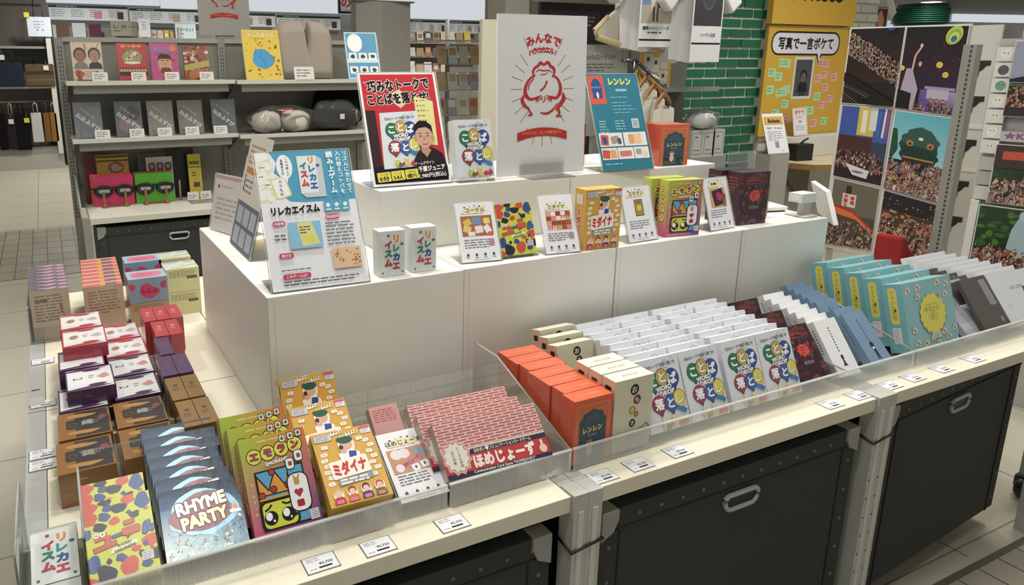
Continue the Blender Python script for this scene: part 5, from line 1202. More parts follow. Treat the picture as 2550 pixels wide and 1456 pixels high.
# ---- top shelf
def art_photo_book(kind):
    a = Art(140, 190, '#c9b9a4', len(kind))
    if kind == 'two':
        a.rect(0, 60, 140, 130, '#bfae98'); a.line([(66, 150), (62, 184)], 12, '#a8803c'); a.line([(110, 140), (128, 186)], 3, '#5c4a3a')
        for x, sk, sh, hr in ((38, '#8a5c40', '#6f6a68', '#241c18'), (104, '#a0735a', '#1c1a1c', '#15131a')):
            a.poly([(x - 32, 60), (x - 26, 84), (x - 8, 96), (x + 10, 96), (x + 28, 84), (x + 34, 60)], sh); a.ell(x, 130, 29, 34, hr, 18); a.ell(x, 122, 23, 31, sk, 18); a.rect(x - 12, 128, 9, 2.4, '#2a1a14'); a.rect(x + 4, 128, 9, 2.4, '#2a1a14'); a.line([(x - 7, 106), (x + 7, 106)], 2.4, '#6f3a30'); a.poly([(x - 2, 124), (x + 3, 124), (x + 4, 114), (x - 4, 114)], '#7d513a')
        a.rect(0, 0, 140, 58, '#c4b09c'); a.blob(28, 38, 22, 18, '#a8501e'); a.rect(22, 0, 16, 30, '#9a5a20'); a.lines(56, 50, 60, 4, 8, '#7c7470')
    elif kind == 'cake':
        a.rect(0, 0, 140, 190, '#b3222a'); a.text('おつまみ', 70, 176, 15, '#d99a2c', .05, fit=100); a.ell(70, 122, 52, 42, '#6a5c44', 22); a.ell(70, 120, 47, 37, '#8f8456', 22)
        for i in range(26): a.same = i > 0; a.blob(a.rng.uniform(36, 104), a.rng.uniform(98, 146), 9, 6, a.rng.choice(['#a89c64', '#5e5430', '#c9c08c', '#776a3c']), 8)
        a.same = False; a.ell(70, 92, 40, 7, '#cfc8b0', 16)
        for i in range(9): x = 14 + i * 14; a.person(x, 30, 1.5, '#141014', '#c08a6c', '#171218'); a.rect(x - 12, 0, 24, 32, '#171218')
        a.rect(0, 0, 140, 26, '#a01f28')
    elif kind == 'beard':
        a.rect(0, 0, 140, 190, '#b04a7c')
        for i in range(60): a.same = i > 0; a.blob(a.rng.uniform(0, 140), a.rng.uniform(0, 140), 5, 5, '#97366a', 8)
        a.same = False; a.text('おじさん', 64, 158, 24, '#6f86b0', .06, fit=96); a.ell(116, 164, 16, 16, '#d0762c', 14); a.rrect(38, 42, 66, 84, 26, '#c08f6c'); a.poly([(36, 98), (40, 126), (58, 136), (88, 134), (102, 122), (106, 96), (96, 110), (46, 110)], '#33211f'); a.rrect(46, 34, 52, 32, 14, '#6b3028'); a.line([(52, 104), (66, 100)], 4, '#2c1c18'); a.line([(76, 100), (92, 104)], 4, '#2c1c18'); a.ell(72, 84, 7, 9, '#b07c5c', 10)
    else:
        a.rect(0, 0, 140, 190, '#8a4a44')
        for i in range(60): a.same = i > 0; a.blob(a.rng.uniform(0, 140), a.rng.uniform(0, 190), a.rng.uniform(6, 18), a.rng.uniform(5, 14), a.rng.choice(['#7c2c30', '#c08a5a', '#a3923c', '#5c2428', '#c9b8a4', '#a85a34', '#b46a8c']), 9)
        a.same = False; a.poly([(0, 84), (140, 112), (140, 78), (0, 54)], '#a39a44'); a.poly([(0, 44), (130, 66), (130, 20), (4, 6)], '#b35c34')
    return a
TAGA = Art(70, 44, '#d3d2cc', 3); TAGA.lines(8, 34, 54, 3, 10, '#77766f')
def shelf_tag(label, x, y, z, grp):
    t = thing('price_label', label, 'price tag', (x, y, z), (0, 0, 0), grp)
    m = MB(); m.box(-.036, -.001, .002, .036, 0, .042, '#d9d8d2'); m.art(TAGA, (-.035, -.001, .002), X, Z, -Y); m.build('card', 'paper', t, rot=(-R(14), 0, 0))
    m = MB(); m.box(-.03, -.003, 0, .03, .02, .002, '#ffffff'); m.build('clip', 'clear_film', t)
    return t
ST, S2 = 1.2865, 1.0015
def book(kind, label, x, w, h, side):
    a = art_photo_book(kind)
    t = thing('book', label, 'book', (x, 4.13, ST), (0, 0, 0)); carton(w, .018, h, side, a).build('cover', 'cover_photo', t, (0, .0, .0), (-R(11), 0, 0))
    return t
book('two', 'book with two dark haired people on its cover, first on the top shelf', .216, .142, .196, '#b8a892')
book('cake', 'red book with a heaped platter and a row of figures on its cover', .43, .144, .192, '#8a1c24')
book('beard', 'pink book with a bearded face on its cover', .589, .142, .195, '#8a3a60')
book('mix', 'collage covered book with olive band, last on the top shelf of its bay', .752, .132, .182, '#6b3a36')
for x, q, c in ((.2, 'under the book with two people', 0), (.24 + .06, '', 1)):
    if q:
        e = thing('book_easel', 'small wooden easel under the book with two people', 'easel', (.2, 4.1, ST))
        for dx in (-.03, .055): m = MB(); m.box(dx - .006, 0, 0, dx + .006, .012, .05, '#8a5626'); m.build('peg', 'wood_grain', e)
        m = MB(); m.box(-.036, .012, 0, .061, .02, .008, '#7c4c22'); m.build('foot', 'wood_grain', e)
        dup(e, 'small wooden easel under the collage covered book', (.73, 4.1, ST))
g_ = 'white price labels on the shelving unit'
tg = shelf_tag('white price label in front of the book with two people', .262, 4.062, ST, g_)
for x, z, q in ((.445, ST, 'in front of the red book'), (.608, ST, 'in front of the pink book'), (.785, ST, 'in front of the collage covered book'), (.247, S2, 'under the first dark disc case'), (.412, S2, 'under the second disc case'), (.55, S2, 'under the third disc case'), (.69, S2, 'under the fourth disc case'), (.84, S2, 'under the fifth disc case')):
    dup(tg, 'white price label ' + q, (x, 4.062, z))
b_ = dup(tg, 'larger white price label in front of the beige cushion', (1.32, 4.05, 1.284)); b_.scale = (1.6, 1.6, 1.6)
def a4_yellow():
    a = Art(210, 290, '#d9c25c', 4); a.rect(5, 5, 200, 280, '#d8b93a'); a.text('おしりまくら', 105, 262, 26, '#eadfae', .05, fit=150, out=('#8a6a2c', .03)); a.lines(60, 240, 90, 1, 8, '#6e5a2c')
    for i in range(46):
        x, y = a.rng.uniform(14, 196), a.rng.uniform(14, 226)
        if 45 < x < 165 and 60 < y < 180: continue
        a.same = i > 0; a.blob(x, y, a.rng.uniform(3, 8), a.rng.uniform(3, 8), a.rng.choice(['#8a6a2c', '#b8702c', '#6a5428', '#c9a028', '#a84a34', '#7a8c34']), 8)
    a.same = False; a.blob(105, 120, 60, 56, '#2c74a4', 20, .1); a.blob(105, 120, 57, 53, '#4596c8', 20, .1); a.line([(96, 160), (92, 130), (116, 100), (112, 78)], 4, '#2c74a4')
    return a
holder('sign_stand', 'yellow sign stand with a blue blob picture on the top shelf', 'sign', a4_yellow(), .205, .262, 1.107, 4.09, 1.284, 19, -3, .08)
def a4_blue():
    a = Art(200, 280, '#c9dde2', 4); a.rect(6, 120, 188, 154, '#5a9cc0'); a.rect(6, 6, 188, 90, '#5a9cc0'); a.ell(60, 215, 46, 56, '#e8eeee', 18)
    for i in range(3):
        for j in range(2): a.rrect(14 + i * 62, 30 + j * 82, 50, 44, 5, '#dfe6e6'); a.blob(39 + i * 62, 52 + j * 82, 14, 12, '#4a4c50', 10)
    return a
holder('sign_stand', 'blue and white sign stand at the far end of the top shelf', 'sign', a4_blue(), .2, .26, 1.705, 4.09, 1.284, 19, -4, .08)
# beige cushion: two rounded lobes joined below
t = thing('seat_cushion', 'beige two lobed seat cushion standing on the top shelf', 'cushion', (1.366, 4.2, 1.284), (-R(6), 0, 0))
def lobes(u, v):
    # outline: rounded box .36 wide, .335 tall with a notch from the top
    return None
g = []; n_u, n_v = 48, 24
for j in range(n_v + 1):
    v = j / n_v; row = []
    for i in range(n_u + 1):
        u = -1 + 2 * i / n_u; hw = .178 * (1 - .1 * max(0, .35 - v) ** 1 - .16 * max(0, v - .78)); x = u * hw
        top = .332 - .02 * u * u - .055 * max(0, abs(u) - .72) * 2.2
        notch = math.exp(-((u - .1) / .06) ** 2); zt = top - .13 * notch
        z = v * zt; e = min(1, (1 - abs(u)) * 5.2) * min(1, (1 - v) * 5 + .0) * min(1, v * 6 + .35)
        th = .07 * math.sqrt(max(0.0, e)) * (1 - .5 * math.exp(-((u - .1) / .07) ** 2) * max(0, (v - .4)) / .6)
        row.append((x, -th, z))
    g.append(row)
m = MB(); m.surf(g, '#a1958a'); m.surf([[(p[0], -p[1] * .55, p[2]) for p in r][::-1] for r in g], '#a1958a'); m.build('cushion', 'plush', t)
# ---- second shelf: dark disc cases
def art_case(k):
    a = Art(130, 182, ['#6d7078', '#5c5f66', '#7c766e', '#716d66', '#5f636c'][k], k + 3)
    a.blob(60, 60, 50, 40, ['#666a70', '#7a6a70', '#857a70', '#7c756c', '#565a62'][k], 14); a.blob(90, 120, 30, 40, ['#72767e', '#45484e', '#7f796f', '#7b7268', '#666a74'][k], 12)
    for i, ch in enumerate('ねおふすび'): a.text(ch, 22 + i * 21, 116 - i * 17, 26, '#b9bdb8', .06, rot=-38)
    a.text('すべらない話', 62, 128, 13, '#a9ada8', .03, rot=-38, fit=84); a.ell(24, 24, 4, 4, '#3c3234', 8)
    return a
cx = [(.19, 'first'), (.384, 'second'), (.543, 'third'), (.698, 'fourth'), (.875, 'fifth')]
for i, (x, q) in enumerate(cx):
    t = thing('disc_case', 'grey disc case with slanted white lettering, %s along the second shelf' % q, 'disc case', (x, 4.12, S2), (0, 0, 0), 'grey disc cases with slanted lettering')
    m = MB(); m.box(-.066, 0, 0, .066, .018, .184, '#3c3e42'); m.art(art_case(i), (-.065, 0, .001), X, Z, -Y); m.build('case', 'shrink_wrap', t, rot=(-R(9), 0, 0))
    m = MB(); m.prism([(-.012, 0), (-.012, .012), (-.009, .012), (-.009, .003), (.03, .003), (.045, .1), (.048, .1), (.034, 0)], -.05, .05, '#ffffff', axis='x'); m.build('acrylic_stand', 'clear_acrylic', t)
# wrapped cushions
def puff(name, parent, cx, cy, cz, rx, ry, rz, col, fin, wob=.05, seed=1, n=22, nv=14):
    r = random.Random(seed); ph = [r.random() * 6 for _ in range(4)]; g = []
    for j in range(nv + 1):
        b = math.pi * j / nv - math.pi / 2; row = []
        for i in range(n + 1):
            a = 2 * math.pi * i / n; k = 1 + wob * (math.sin(3 * a + ph[0]) * math.cos(b) + .6 * math.sin(5 * b + 2 * a + ph[1]) + .4 * math.sin(7 * a + ph[2]) * math.cos(b))
            if b == -math.pi / 2 or j == nv: k = 1
            cb = abs(math.cos(b)) ** .8
            row.append((cx + rx * k * math.cos(a) * cb, cy + ry * k * math.sin(a) * cb, cz + rz * k * math.copysign(abs(math.sin(b)) ** .9, b)))
        g.append(row)
    m = MB(); m.surf(g, col); return m.build(name, fin, parent)
t = thing('wrapped_cushion', 'pale cushion pair in crinkled clear film on the second shelf', 'cushion', (1.21, 4.13, .991))
puff('cushion_lobe', t, -.1, 0, .062, .085, .07, .062, '#c4bfb4', 'plush'); puff('cushion_lobe', t, .07, 0, .062, .085, .07, .062, '#c9c4b8', 'plush', seed=4)
m = MB(); a = Art(60, 30, '#a83030'); m.face([(-.02, -.05, .11), (.045, -.05, .1), (.05, -.02, .138), (-.01, -.02, .14)], lin('#a8322c')); m.face([(.05, -.055, .085), (.09, -.055, .08), (.09, -.04, .115), (.05, -.04, .12)], lin('#d9d4cc')); m.build('label', 'gloss_card', t)
puff('film', t, -.015, 0, .075, .2, .09, .075, '#ffffff', 'clear_film', .13, 7, 30, 20)
t = thing('wrapped_cushion', 'black cushion in clear film at the end of the second shelf', 'cushion', (1.53, 4.12, .991))
puff('cushion', t, -.02, 0, .085, .135, .08, .085, '#26262b', 'plush', .04, 3); puff('film', t, -.02, 0, .088, .15, .095, .087, '#ffffff', 'clear_film', .1, 9, 30, 20)
m = MB(); m.box(-.01, -.084, .07, .018, -.08, .1, '#c9c8c4'); m.build('label', 'paper', t)
t = thing('wrapped_cushion', 'black round cushion propped behind the film wrapped one', 'cushion', (1.6, 4.26, .991)); puff('cushion', t, 0, 0, .13, .17, .06, .129, '#17171a', 'plush', .03, 5)
m = MB(); m.face([(.0, -.064, .06), (.09, -.064, .05), (.1, -.05, .11), (.02, -.06, .12)], lin('#b8b4b4')); m.face([(.03, -.066, .04), (.1, -.066, .04), (.1, -.064, .06), (.03, -.064, .065)], lin('#a83a3c')); m.build('label', 'gloss_card', t)
# ---- base board: bright notebooks with cut-out glasses
def glasses(parent, w):
    def lens(cx):
        o = [(cx + .043 * math.cos(R(q)) , .027 * math.sin(R(q)) * (1.1 if math.sin(R(q)) < 0 else .8)) for q in range(0, 360, 20)]
        return o
    m = MB()
    for cx in (-.052, .052):
        m.tube([(x, -.004, z) for x, z in lens(cx)], .0065, '#1c1c22', 8, closed=True)
    m.tube([(-.012, -.004, .012), (0, -.004, .017), (.012, -.004, .012)], .005, '#1c1c22', 6); m.tube([(-.094, -.004, .008), (-.112, .004, .014)], .005, '#1c1c22', 6); m.tube([(.094, -.004, .008), (.112, .004, .014)], .005, '#1c1c22', 6)
    g = m.build('glasses_frame', 'black_plastic', parent, (0, -.001, .085))
    for cx in (-.052, .052):
        m = MB(); m.face([(x, -.003, z) for x, z in lens(cx)], lin('#3f444a')); m.face([(cx - .022, -.0034, -.012), (cx + .03, -.0034, -.012), (cx + .03, -.0034, .004), (cx - .022, -.0034, .004)], lin('#b4b6b2')); m.build('lens', 'gloss_card', g)
    return g
for x, c, c2, nm_ in ((.283, '#d12c68', '#d9641e', 'hot pink'), (.492, '#4fae1e', '#a8403a', 'lime green')):
    t = thing('notebook', '%s boxed set wearing black cut-out glasses on the base board' % nm_, 'boxed set', (x, 4.2, ZC + .001), (0, 0, R(-2)))
    m = MB(); m.box(-.1, 0, 0, .1, .03, .163, c); m.build('cover', 'gloss_card', t, rot=(-R(6), 0, 0)); m = MB(); m.box(-.112 if nm_[0] == 'h' else -.105, .031, 0, .094, .06, .172, c2); m.build('back_cover', 'gloss_card', t, rot=(-R(6), 0, 0))
    glasses(t, .2)
    e = thing('book_easel', 'small wooden easel under the %s boxed set' % nm_, 'easel', (x, 4.15, ZC + .001))
    for dx in (-.055, .052): m = MB(); m.box(dx - .006, 0, 0, dx + .006, .012, .085, '#8a5c30'); m.lathe([(.012, 0), (.012, .014), (.004, .02)], dx, .004, '#8a5c30', 12); m.build('peg', 'wood_grain', e)
    m = MB(); m.box(-.07, .012, 0, .07, .022, .01, '#7c5228'); m.build('foot', 'wood_grain', e)
def set_box(label, x, y, w, d, h, c, front, tilt=6, cat='boxed set'):
    o = carton(w, d, h, c, front).build('gift_box', 'gloss_card'); tag(o, label, cat); put(o, x, y, ZC + .001, d, tilt); return o
a = Art(160, 250, '#c9a020', 3); a.rect(0, 230, 160, 10, '#5a4a1c'); a.burst(96, 196, 44, 36, 12, '#9a4424', .8); a.blob(96, 196, 28, 20, '#b8a08c')
set_box('yellow boxed set behind the hot pink one', .295, 4.265, .16, .02, .245, '#b8921e', a)
a = Art(160, 250, '#b8981e', 3); a.rect(0, 236, 160, 6, '#5a4a1c'); set_box('second yellow boxed set behind the first yellow one', .295, 4.295, .166, .012, .262, '#a8861a', a)
set_box('dark red boxed set at the post behind the yellow ones', .22, 4.315, .13, .02, .27, '#6a1f30', Art(10, 20, '#74233a'))
a = Art(150, 250, '#cfc5c0', 3)
for i in range(3): a.rrect(12 + i * 46, 168, 40, 50, 14, '#5a3a3c'); a.ell(32 + i * 46, 196, 12, 14, '#a88a80', 12)
set_box('white boxed set with three portraits behind the green one', .535, 4.262, .14, .02, .238, '#c4b8b4', a)
set_box('dark green boxed set behind the white one with portraits', .5, 4.295, .15, .016, .258, '#45543c', Art(10, 20, '#4a5a40'))
set_box('large black boxed set beside the yellow tall box', .655, 4.31, .15, .02, .275, '#121214', Art(10, 20, '#141416'), 4)
a = Art(70, 190, '#cdbf2a', 3); a.rect(0, 132, 70, 3, INK); a.text('MONO', 35, 152, 20, INK, .06, fit=56); a.rect(10, 6, 50, 118, '#c9b424'); a.rect(22, 46, 34, 22, '#5a5030'); a.lines(16, 112, 36, 2, 12, '#6a6224')
set_box('tall slim yellow box with black print on the base board', .72, 4.235, .07, .03, .245, '#c4b020', a, 7)
t = thing('card_stand', 'clear lidded stand with small white price cards at the board edge', 'price tag', (.725, 4.06, ZC + .001)); m = MB(); m.box(-.07, 0, 0, .07, .1, .002, '#ffffff'); m.build('base', 'clear_acrylic', t)
for dx in (-.04, .03): m = MB(); m.box(dx - .03, .1, .004, dx + .03, .101, .05, '#d2cdc6'); m.art(TAGA, (dx - .03, .1, .004), X, Z, -Y, k=.06 / 70); m.build('card', 'paper', t)
m = MB(); m.tube([(-.085, .11, 0), (-.085, .11, .115)], .005, '#b08c70', 8); tag(m.build('easel_peg', 'wood_grain'), 'short wooden easel peg before the black boxed set', 'easel').location = (.71, 4.1, ZC + .001)
t = thing('desk_toy', 'black and white desk set on a wooden base at the end of the base board', 'desk set', (.93, 4.13, ZC + .001)); m = MB(); m.box(-.09, -.02, 0, .09, .09, .014, '#a8704c'); m.build('base', 'wood_grain', t, bevel=.003); m = MB(); m.box(-.06, 0, .014, .09, .07, .07, '#c9c9c8', left='#17171a'); m.build('body', 'gloss_card', t, bevel=.006); m = MB(); m.box(-.055, .02, .07, .07, .08, .085, '#8f8a2c'); m.build('lid', 'gloss_card', t)

# frog panel with its unlit grey painted in, on top of the shelving unit, tall grey partition behind it
t = thing('frog_sign', 'frog emblem panel painted in unlit grey, standing high on the shelving unit', 'sign', (.97, 4.40, 1.51))
m = MB(); m.box(-.145, 0, .02, .145, .006, .43, '#a5a29b'); a = FROG_UNLIT; m.art(a, (-.136, 0, .02), X, Z, -Y); m.build('panel', 'paper', t); m = MB(); m.box(-.05, .006, 0, .05, .03, .05, '#8a8a82'); m.build('foot', 'grey_paint', t)
t = thing('partition', 'tall warm grey partition behind the end of the shelving unit', 'partition', (2.0, 4.95, 0))
m = MB(); m.prism([(0, 0), (.17, -.06), (.43, .02), (.43, .1), (0, .1)], 0, 1.79, '#9d9a92', axis='z'); m.build('body', 'grey_paint', t, bevel=.002); m = MB(); m.box(-.01, -.03, 1.79, .44, .11, 1.8, '#6f6d68'); m.build('cap', 'grey_paint', t)

# ================================================================== bag wall, far beyond
t = thing('shelving_unit', 'far shelf run with hanging tote bags and a white base', 'shelving unit', (-1.4, 10.9, 0))
m = MB(); m.box(0, .0, 0, 1.56, .5, .2, '#a9a79c'); m.build('plinth', 'white_laminate', t)
m = MB(); m.box(0, .3, .2, 1.56, .34, 2.5, '#5f5b52'); m.build('back_panel', 'grey_paint', t)
m = MB(); m.box(0, .0, .2, 1.56, .3, .3, '#8c8a80'); m.build('base_shelf', 'grey_paint', t)
m = MB(); m.box(0, -.02, 1.05, 1.54, .28, 1.075, '#b5b4ac'); m.build('shelf', 'grey_paint', t)
m = MB(); m.box(0, .04, 1.55, 1.54, .3, 1.58, '#8c9194'); m.build('shelf', 'grey_paint', t)
m = MB(); m.tube([(0, .1, .88), (1.54, .1, .88)], .012, '#c4c4c0', 8); m.build('hanging_rail', 'bright_steel', t)
m = MB(); m.tube([(0, .1, 2.2), (1.54, .1, 2.2)], .012, '#c4c4c0', 8); m.build('hanging_rail', 'bright_steel', t)
m = MB(); m.box(1.5, -.04, .2, 1.56, .3, 1.75, '#c9c8c0'); m.build('end_post', 'white_laminate', t)
BAGS = []
def bag(label, x, z0, w, h, c, y=10.88, strap='#2a2a2c', sh=.14, dz=.05, art=None):
    t = thing('tote_bag', label, 'bag', (x, y, z0)); m = MB(); BAGS.append(t)
    m.prism([(-w / 2, .0), (w / 2, 0), (w * .47, h), (-w * .47, h)], 0, dz, c); 
    if art: m.art(art, (-w / 2, 0, 0), X, Z, -Y, k=w / art.w)
    m.build('body', 'cotton', t, bevel=.008)
    for yy in (.005, dz - .005):
        m = MB(); m.tube([(-w * .2, yy, h - .01), (-w * .17, yy, h + sh * .8), (0, yy, h + sh), (w * .17, yy, h + sh * .8), (w * .2, yy, h - .01)], .007, strap, 6); m.build('strap', 'cotton', t)
    return t
wt = Art(270, 240, '#c9d4e0', 3); wt.lines(70, 190, 130, 3, 36, '#9aa6b4'); wt.ell(110, 80, 10, 10, '#b0405c', 10); wt.ell(170, 80, 10, 10, '#b0405c', 10)
bag('pale blue white tote bag hanging by blue straps, highest of the bags', .045, 1.7, .27, .24, '#c9d4e0', 10.84, '#3f4f78', .24, .03, wt)
bag('navy tote bag on the far shelf', -.36, 1.08, .33, .3, '#262b3a', 10.84, '#3a3230', .14, .1)
sb = Art(340, 280, '#5a4c36', 3); sb.rect(0, 150, 340, 44, '#40372a'); sb.rect(0, 70, 340, 24, '#6a5a40'); sb.rect(0, 0, 340, 10, '#2c261e')
bag('brown striped tote bag with black straps beside the navy one', -.01, 1.08, .33, .28, '#54462f', 10.84, '#17161a', .13, .1, sb)
bag('brown bag at the edge of the photo on the upper far shelf', -.62, 1.6, .3, .34, '#4c3d2a', 10.86, '#8a7a50', .3, .1)
for x, w, h, c, s, lb in ((-.52, .1, .46, '#141316', '#2a2624', 'black tote bag hanging first from the far rail'), (-.41, .1, .46, '#2b2228', '#a88a5c', 'dark plum tote bag with tan straps hanging from the far rail'), (-.29, .17, .47, '#151517', '#1b1b1d', 'wide black tote bag hanging from the far rail'), (-.118, .13, .38, '#b8b8b4', '#b4acc0', 'white slim tote bag hanging from the far rail'), (-.0, .075, .38, '#7a5228', '#5c4630', 'brown slim tote bag hanging inner on the far rail'), (.085, .09, .38, '#8f6028', '#b08c78', 'caramel slim tote bag hanging outermost on the far rail')):
    bag(lb, x, .86 - h - .12, w, h, c, 10.86, s, .13, .1)
for i, (x, z, c) in enumerate(((.075, .23, '#d2d0cc'), (-.0, .36, '#d2d0cc'), (.06, .38, '#cfc420'), (-.13, .26, '#d4c82a'), (-.06, .36, '#d2d0cc'))):
    b_ = BAGS[(2, 5, 6, 0, 1)[i]]
    m = MB(); m.box(x - .03, -.012, z - .03, x + .03, -.009, z + .03, c); m.tube([(x, -.01, z + .03), (x, 0, z + .09)], .002, '#8a8a86', 4); m.build('swing_tag', 'paper', b_)
# ---- header signs and wares on the far wall
def header(label, x0, x1, z0, z1, seed, y=11.25):
    w, h = (x1 - x0) * 1000, (z1 - z0) * 1000
    a = Art(w, h, '#ccd0d8', seed); a.rect(0, h * .83, w, h * .17, '#1f4034'); a.lines(w * .1, h * .95, w * .36, 1, h * .12, '#b4c4bc')
    for i in range(4): a.lines(w * (.03 + .24 * i), h * .72, w * .17, 4, h * .14, '#8f919c'); 
    a.rect(w * .56, h * .12, w * .1, h * .5, ['#c9789c', '#a89a8c', '#8c8f94'][seed % 3]); a.rect(w * .86, h * .12, w * .08, h * .5, '#4a4038')
    m = MB(); m.box(x0, y, z0, x1, y + .03, z1, '#c9ccd2'); m.art(a, (x0, y, z0), X, Z, -Y, dz=1e-4); tag(m.build('header_sign', 'paper'), label, 'sign')
header('white header sign with green band and pink square, beside the bag wall', .18, 1.16, 1.93, 2.12, 3)
header('white header sign with green band above the letter set sign', 1.18, 2.2, 1.915, 2.105, 1)
header('white header sign with green band, mostly behind the unlit grey frog panel', 2.22, 3.24, 1.895, 2.085, 2)
header('white header sign with green band, behind the beige cushion', 3.26, 4.28, 1.875, 2.07, 4)
header('white header sign with green band, first one above the far card shelves', 5.47, 6.18, 1.86, 2.055, 4)
header('white header sign with green band, second one above the far card shelves', 6.2, 6.9, 1.855, 2.05, 5)
glow('light_box', (.84, .87, .93), .72)
for x0, x1, z0, z1, lb in ((-1.4, 1.6, 2.15, 2.75, 'bluish white lit fascia above the bag wall'), (1.61, 4.9, 2.12, 2.75, 'bluish white lit fascia above the middle of the far wall'), (4.91, 6.95, 2.08, 2.75, 'bluish white lit fascia above the far card shelves')):
    m = MB(); m.box(x0, 11.29, z0, x1, 11.33, z1, '#ffffff'); tag(m.build('light_box', 'light_box'), lb, 'lit sign')
t = thing('shelving_unit', 'far card and stationery shelves under the green banded signs', 'shelving unit', (.2, 11.3, 0))
m = MB(); m.box(0, .08, 0, 6.8, .12, 1.86, '#8e8a80'); m.build('back_panel', 'grey_paint', t)
for z in (1.2, 1.48, 1.7): m = MB(); m.box(0, -.12, z - .02, 6.8, .078, z, '#b5b3aa'); m.build('shelf', 'grey_paint', t)
for x in (0, 1.6, 3.2, 4.9, 6.56): m = MB(); m.box(x, -.14, 0, x + .04, .078, 1.86, '#aaa89f'); m.build('upright', 'grey_paint', t)
rr = random.Random(11)
pal = ['#c9c6bc', '#d4d2ca', '#b8a68c', '#a88a6a', '#c4c8cc', '#8f7a6c', '#d9c04a', '#b86a5c', '#6d5a6a', '#dcdcd8', '#a8b4b0']
o0 = None; k = 0
near = ['first', 'second', 'third', 'fourth', 'fifth', 'sixth', 'seventh', 'eighth', 'ninth', 'tenth', 'eleventh', 'twelfth']
def cards_row(x0, n, dx, y, z, hh, grp, what, where, cols=None):
    for i in range(n):
        w = dx * rr.uniform(.72, .92); h = hh * rr.uniform(.8, 1); c = (cols or pal)[rr.randrange(len(cols or pal))] if not cols or len(cols) != n else cols[i]
        a = Art(60, 80, c, i + 3); a.rrect(10, 34, 40, 34, 3, rr.choice(pal)); a.lines(10, 22, 36, 2, 8, '#8a8880')
        m = MB(); m.box(-w / 2, 0, 0, w / 2, .008, h, c); m.art(a, (-w / 2, 0, 0), X, Z, -Y, k=w / 60, dz=1e-4) if h > w * 1.2 else None
        o = m.build('greeting_card', 'paper', None, (x0 + i * dx, y, z + .001), (-R(8), 0, 0)); tag(o, '%s, %s %s' % (what, near[i] if i < 12 else str(i), where), 'card', grp)
cards_row(.32, 3, .2, 11.2, 1.7, .2, 'far shelf cards by the bag wall', 'small card on the far shelf', 'along from the bag wall', ['#5a4a3c', '#b4b8bc', '#54283c'])
def small_sign(label, x0, x1, z0, z1, c, txt, y, ink='#4a4c50'):
    w, h = (x1 - x0) * 1000, (z1 - z0) * 1000; a = Art(w, h, c); a.text(txt, w * .5, h * .62, h * .3, ink, .03, fit=w * .8); a.lines(w * .1, h * .38, w * .5, 1, h * .14, ink)
    m = MB(); m.box(x0, y, z0, x1, y + .012, z1, c); m.art(a, (x0, y, z0), X, Z, -Y, dz=1e-4); tag(m.build('shelf_sign', 'paper'), label, 'sign')
small_sign('taupe shelf sign on the far shelf behind the shelving unit', .92, 1.26, 1.73, 1.93, '#8f897a', 'レター', 11.19)
small_sign('pale blue shelf sign reading letter set on the far shelf', 1.765, 2.05, 1.701, 1.91, '#c4d8de', 'レターセット', 11.19)
m = MB(); m.box(1.27, 11.1, 1.72, 1.42, 11.12, 1.96, '#c9cace'); a = Art(150, 240, '#cccdd2'); a.lines(40, 200, 70, 4, 30, '#8f9094'); m.art(a, (1.27, 11.1, 1.72), X, Z, -Y, dz=1e-4); tag(m.build('card_set', 'paper'), 'white card set with ribbon beside the taupe shelf sign', 'card')
cards_row(1.3, 4, .085, 11.16, 1.7, .12, 'pale packs beside the letter set sign', 'small pale pack', 'before the letter set sign', ['#c4c4c0', '#cdccc8', '#c0c4c4', '#c9bfae'])
cards_row(1.64, 2, .07, 11.16, 1.7, .12, 'yellow packs beside the letter set sign', 'small yellow pack', 'before the letter set sign', ['#c9a82a', '#b8922c'])
for z, hh in ((1.7, .2), (1.48, .16), (1.2, .2)):
    cards_row(5.34, 9 if z == 1.7 else 6, .15, 11.16, z, hh, 'cards on the far shelves at %.0f cm' % (z * 100), 'card on the %s far shelf' % {1.7: 'upper', 1.48: 'middle', 1.2: 'lower'}[z], 'along from the grey partition')
# card spinner nearer than the far wall
t = thing('card_spinner', 'clear revolving card rack seen beside the frog panel', 'card rack', (3.25, 5.9, 0))
m = MB(); m.tube([(0, 0, 0), (0, 0, 1.75)], .02, '#a8a8a2', 10); m.lathe([(.26, 0), (.26, .03), (.03, .06)], 0, 0, '#8f8f8a', 20); m.build('pole', 'grey_paint', t)
for k, z in enumerate((.7, .92, 1.14, 1.36, 1.56)):
    m = MB(); m.box(-.24, -.2, z, .24, .2, z + .008, '#b9b9b2'); m.build('tier', 'clear_acrylic' if 0 else 'grey_paint', t)
for k, z in enumerate((.71, .93, 1.15, 1.37)):
    for i in range(4):
        c = rr.choice(['#c9c6be', '#b4b0a6', '#a8a4b4', '#d0cec6', '#b89c74', '#bcc0c0'])
        m = MB(); m.box(-.045, 0, 0, .045, .008, .15, c); a = Art(90, 150, c); a.rrect(12, 70, 66, 62, 4, rr.choice(pal)); m.art(a, (-.045, 0, 0), X, Z, -Y, dz=6e-5)
        o = m.build('greeting_card', 'paper', None, (3.25 - .17 + i * .11, 5.68, z), (-R(10), 0, 0)); tag(o, 'small card in the %s tier of the card rack, %s across' % (ORD[k] if k else 'lowest', near[i]), 'card', 'cards in the revolving rack')
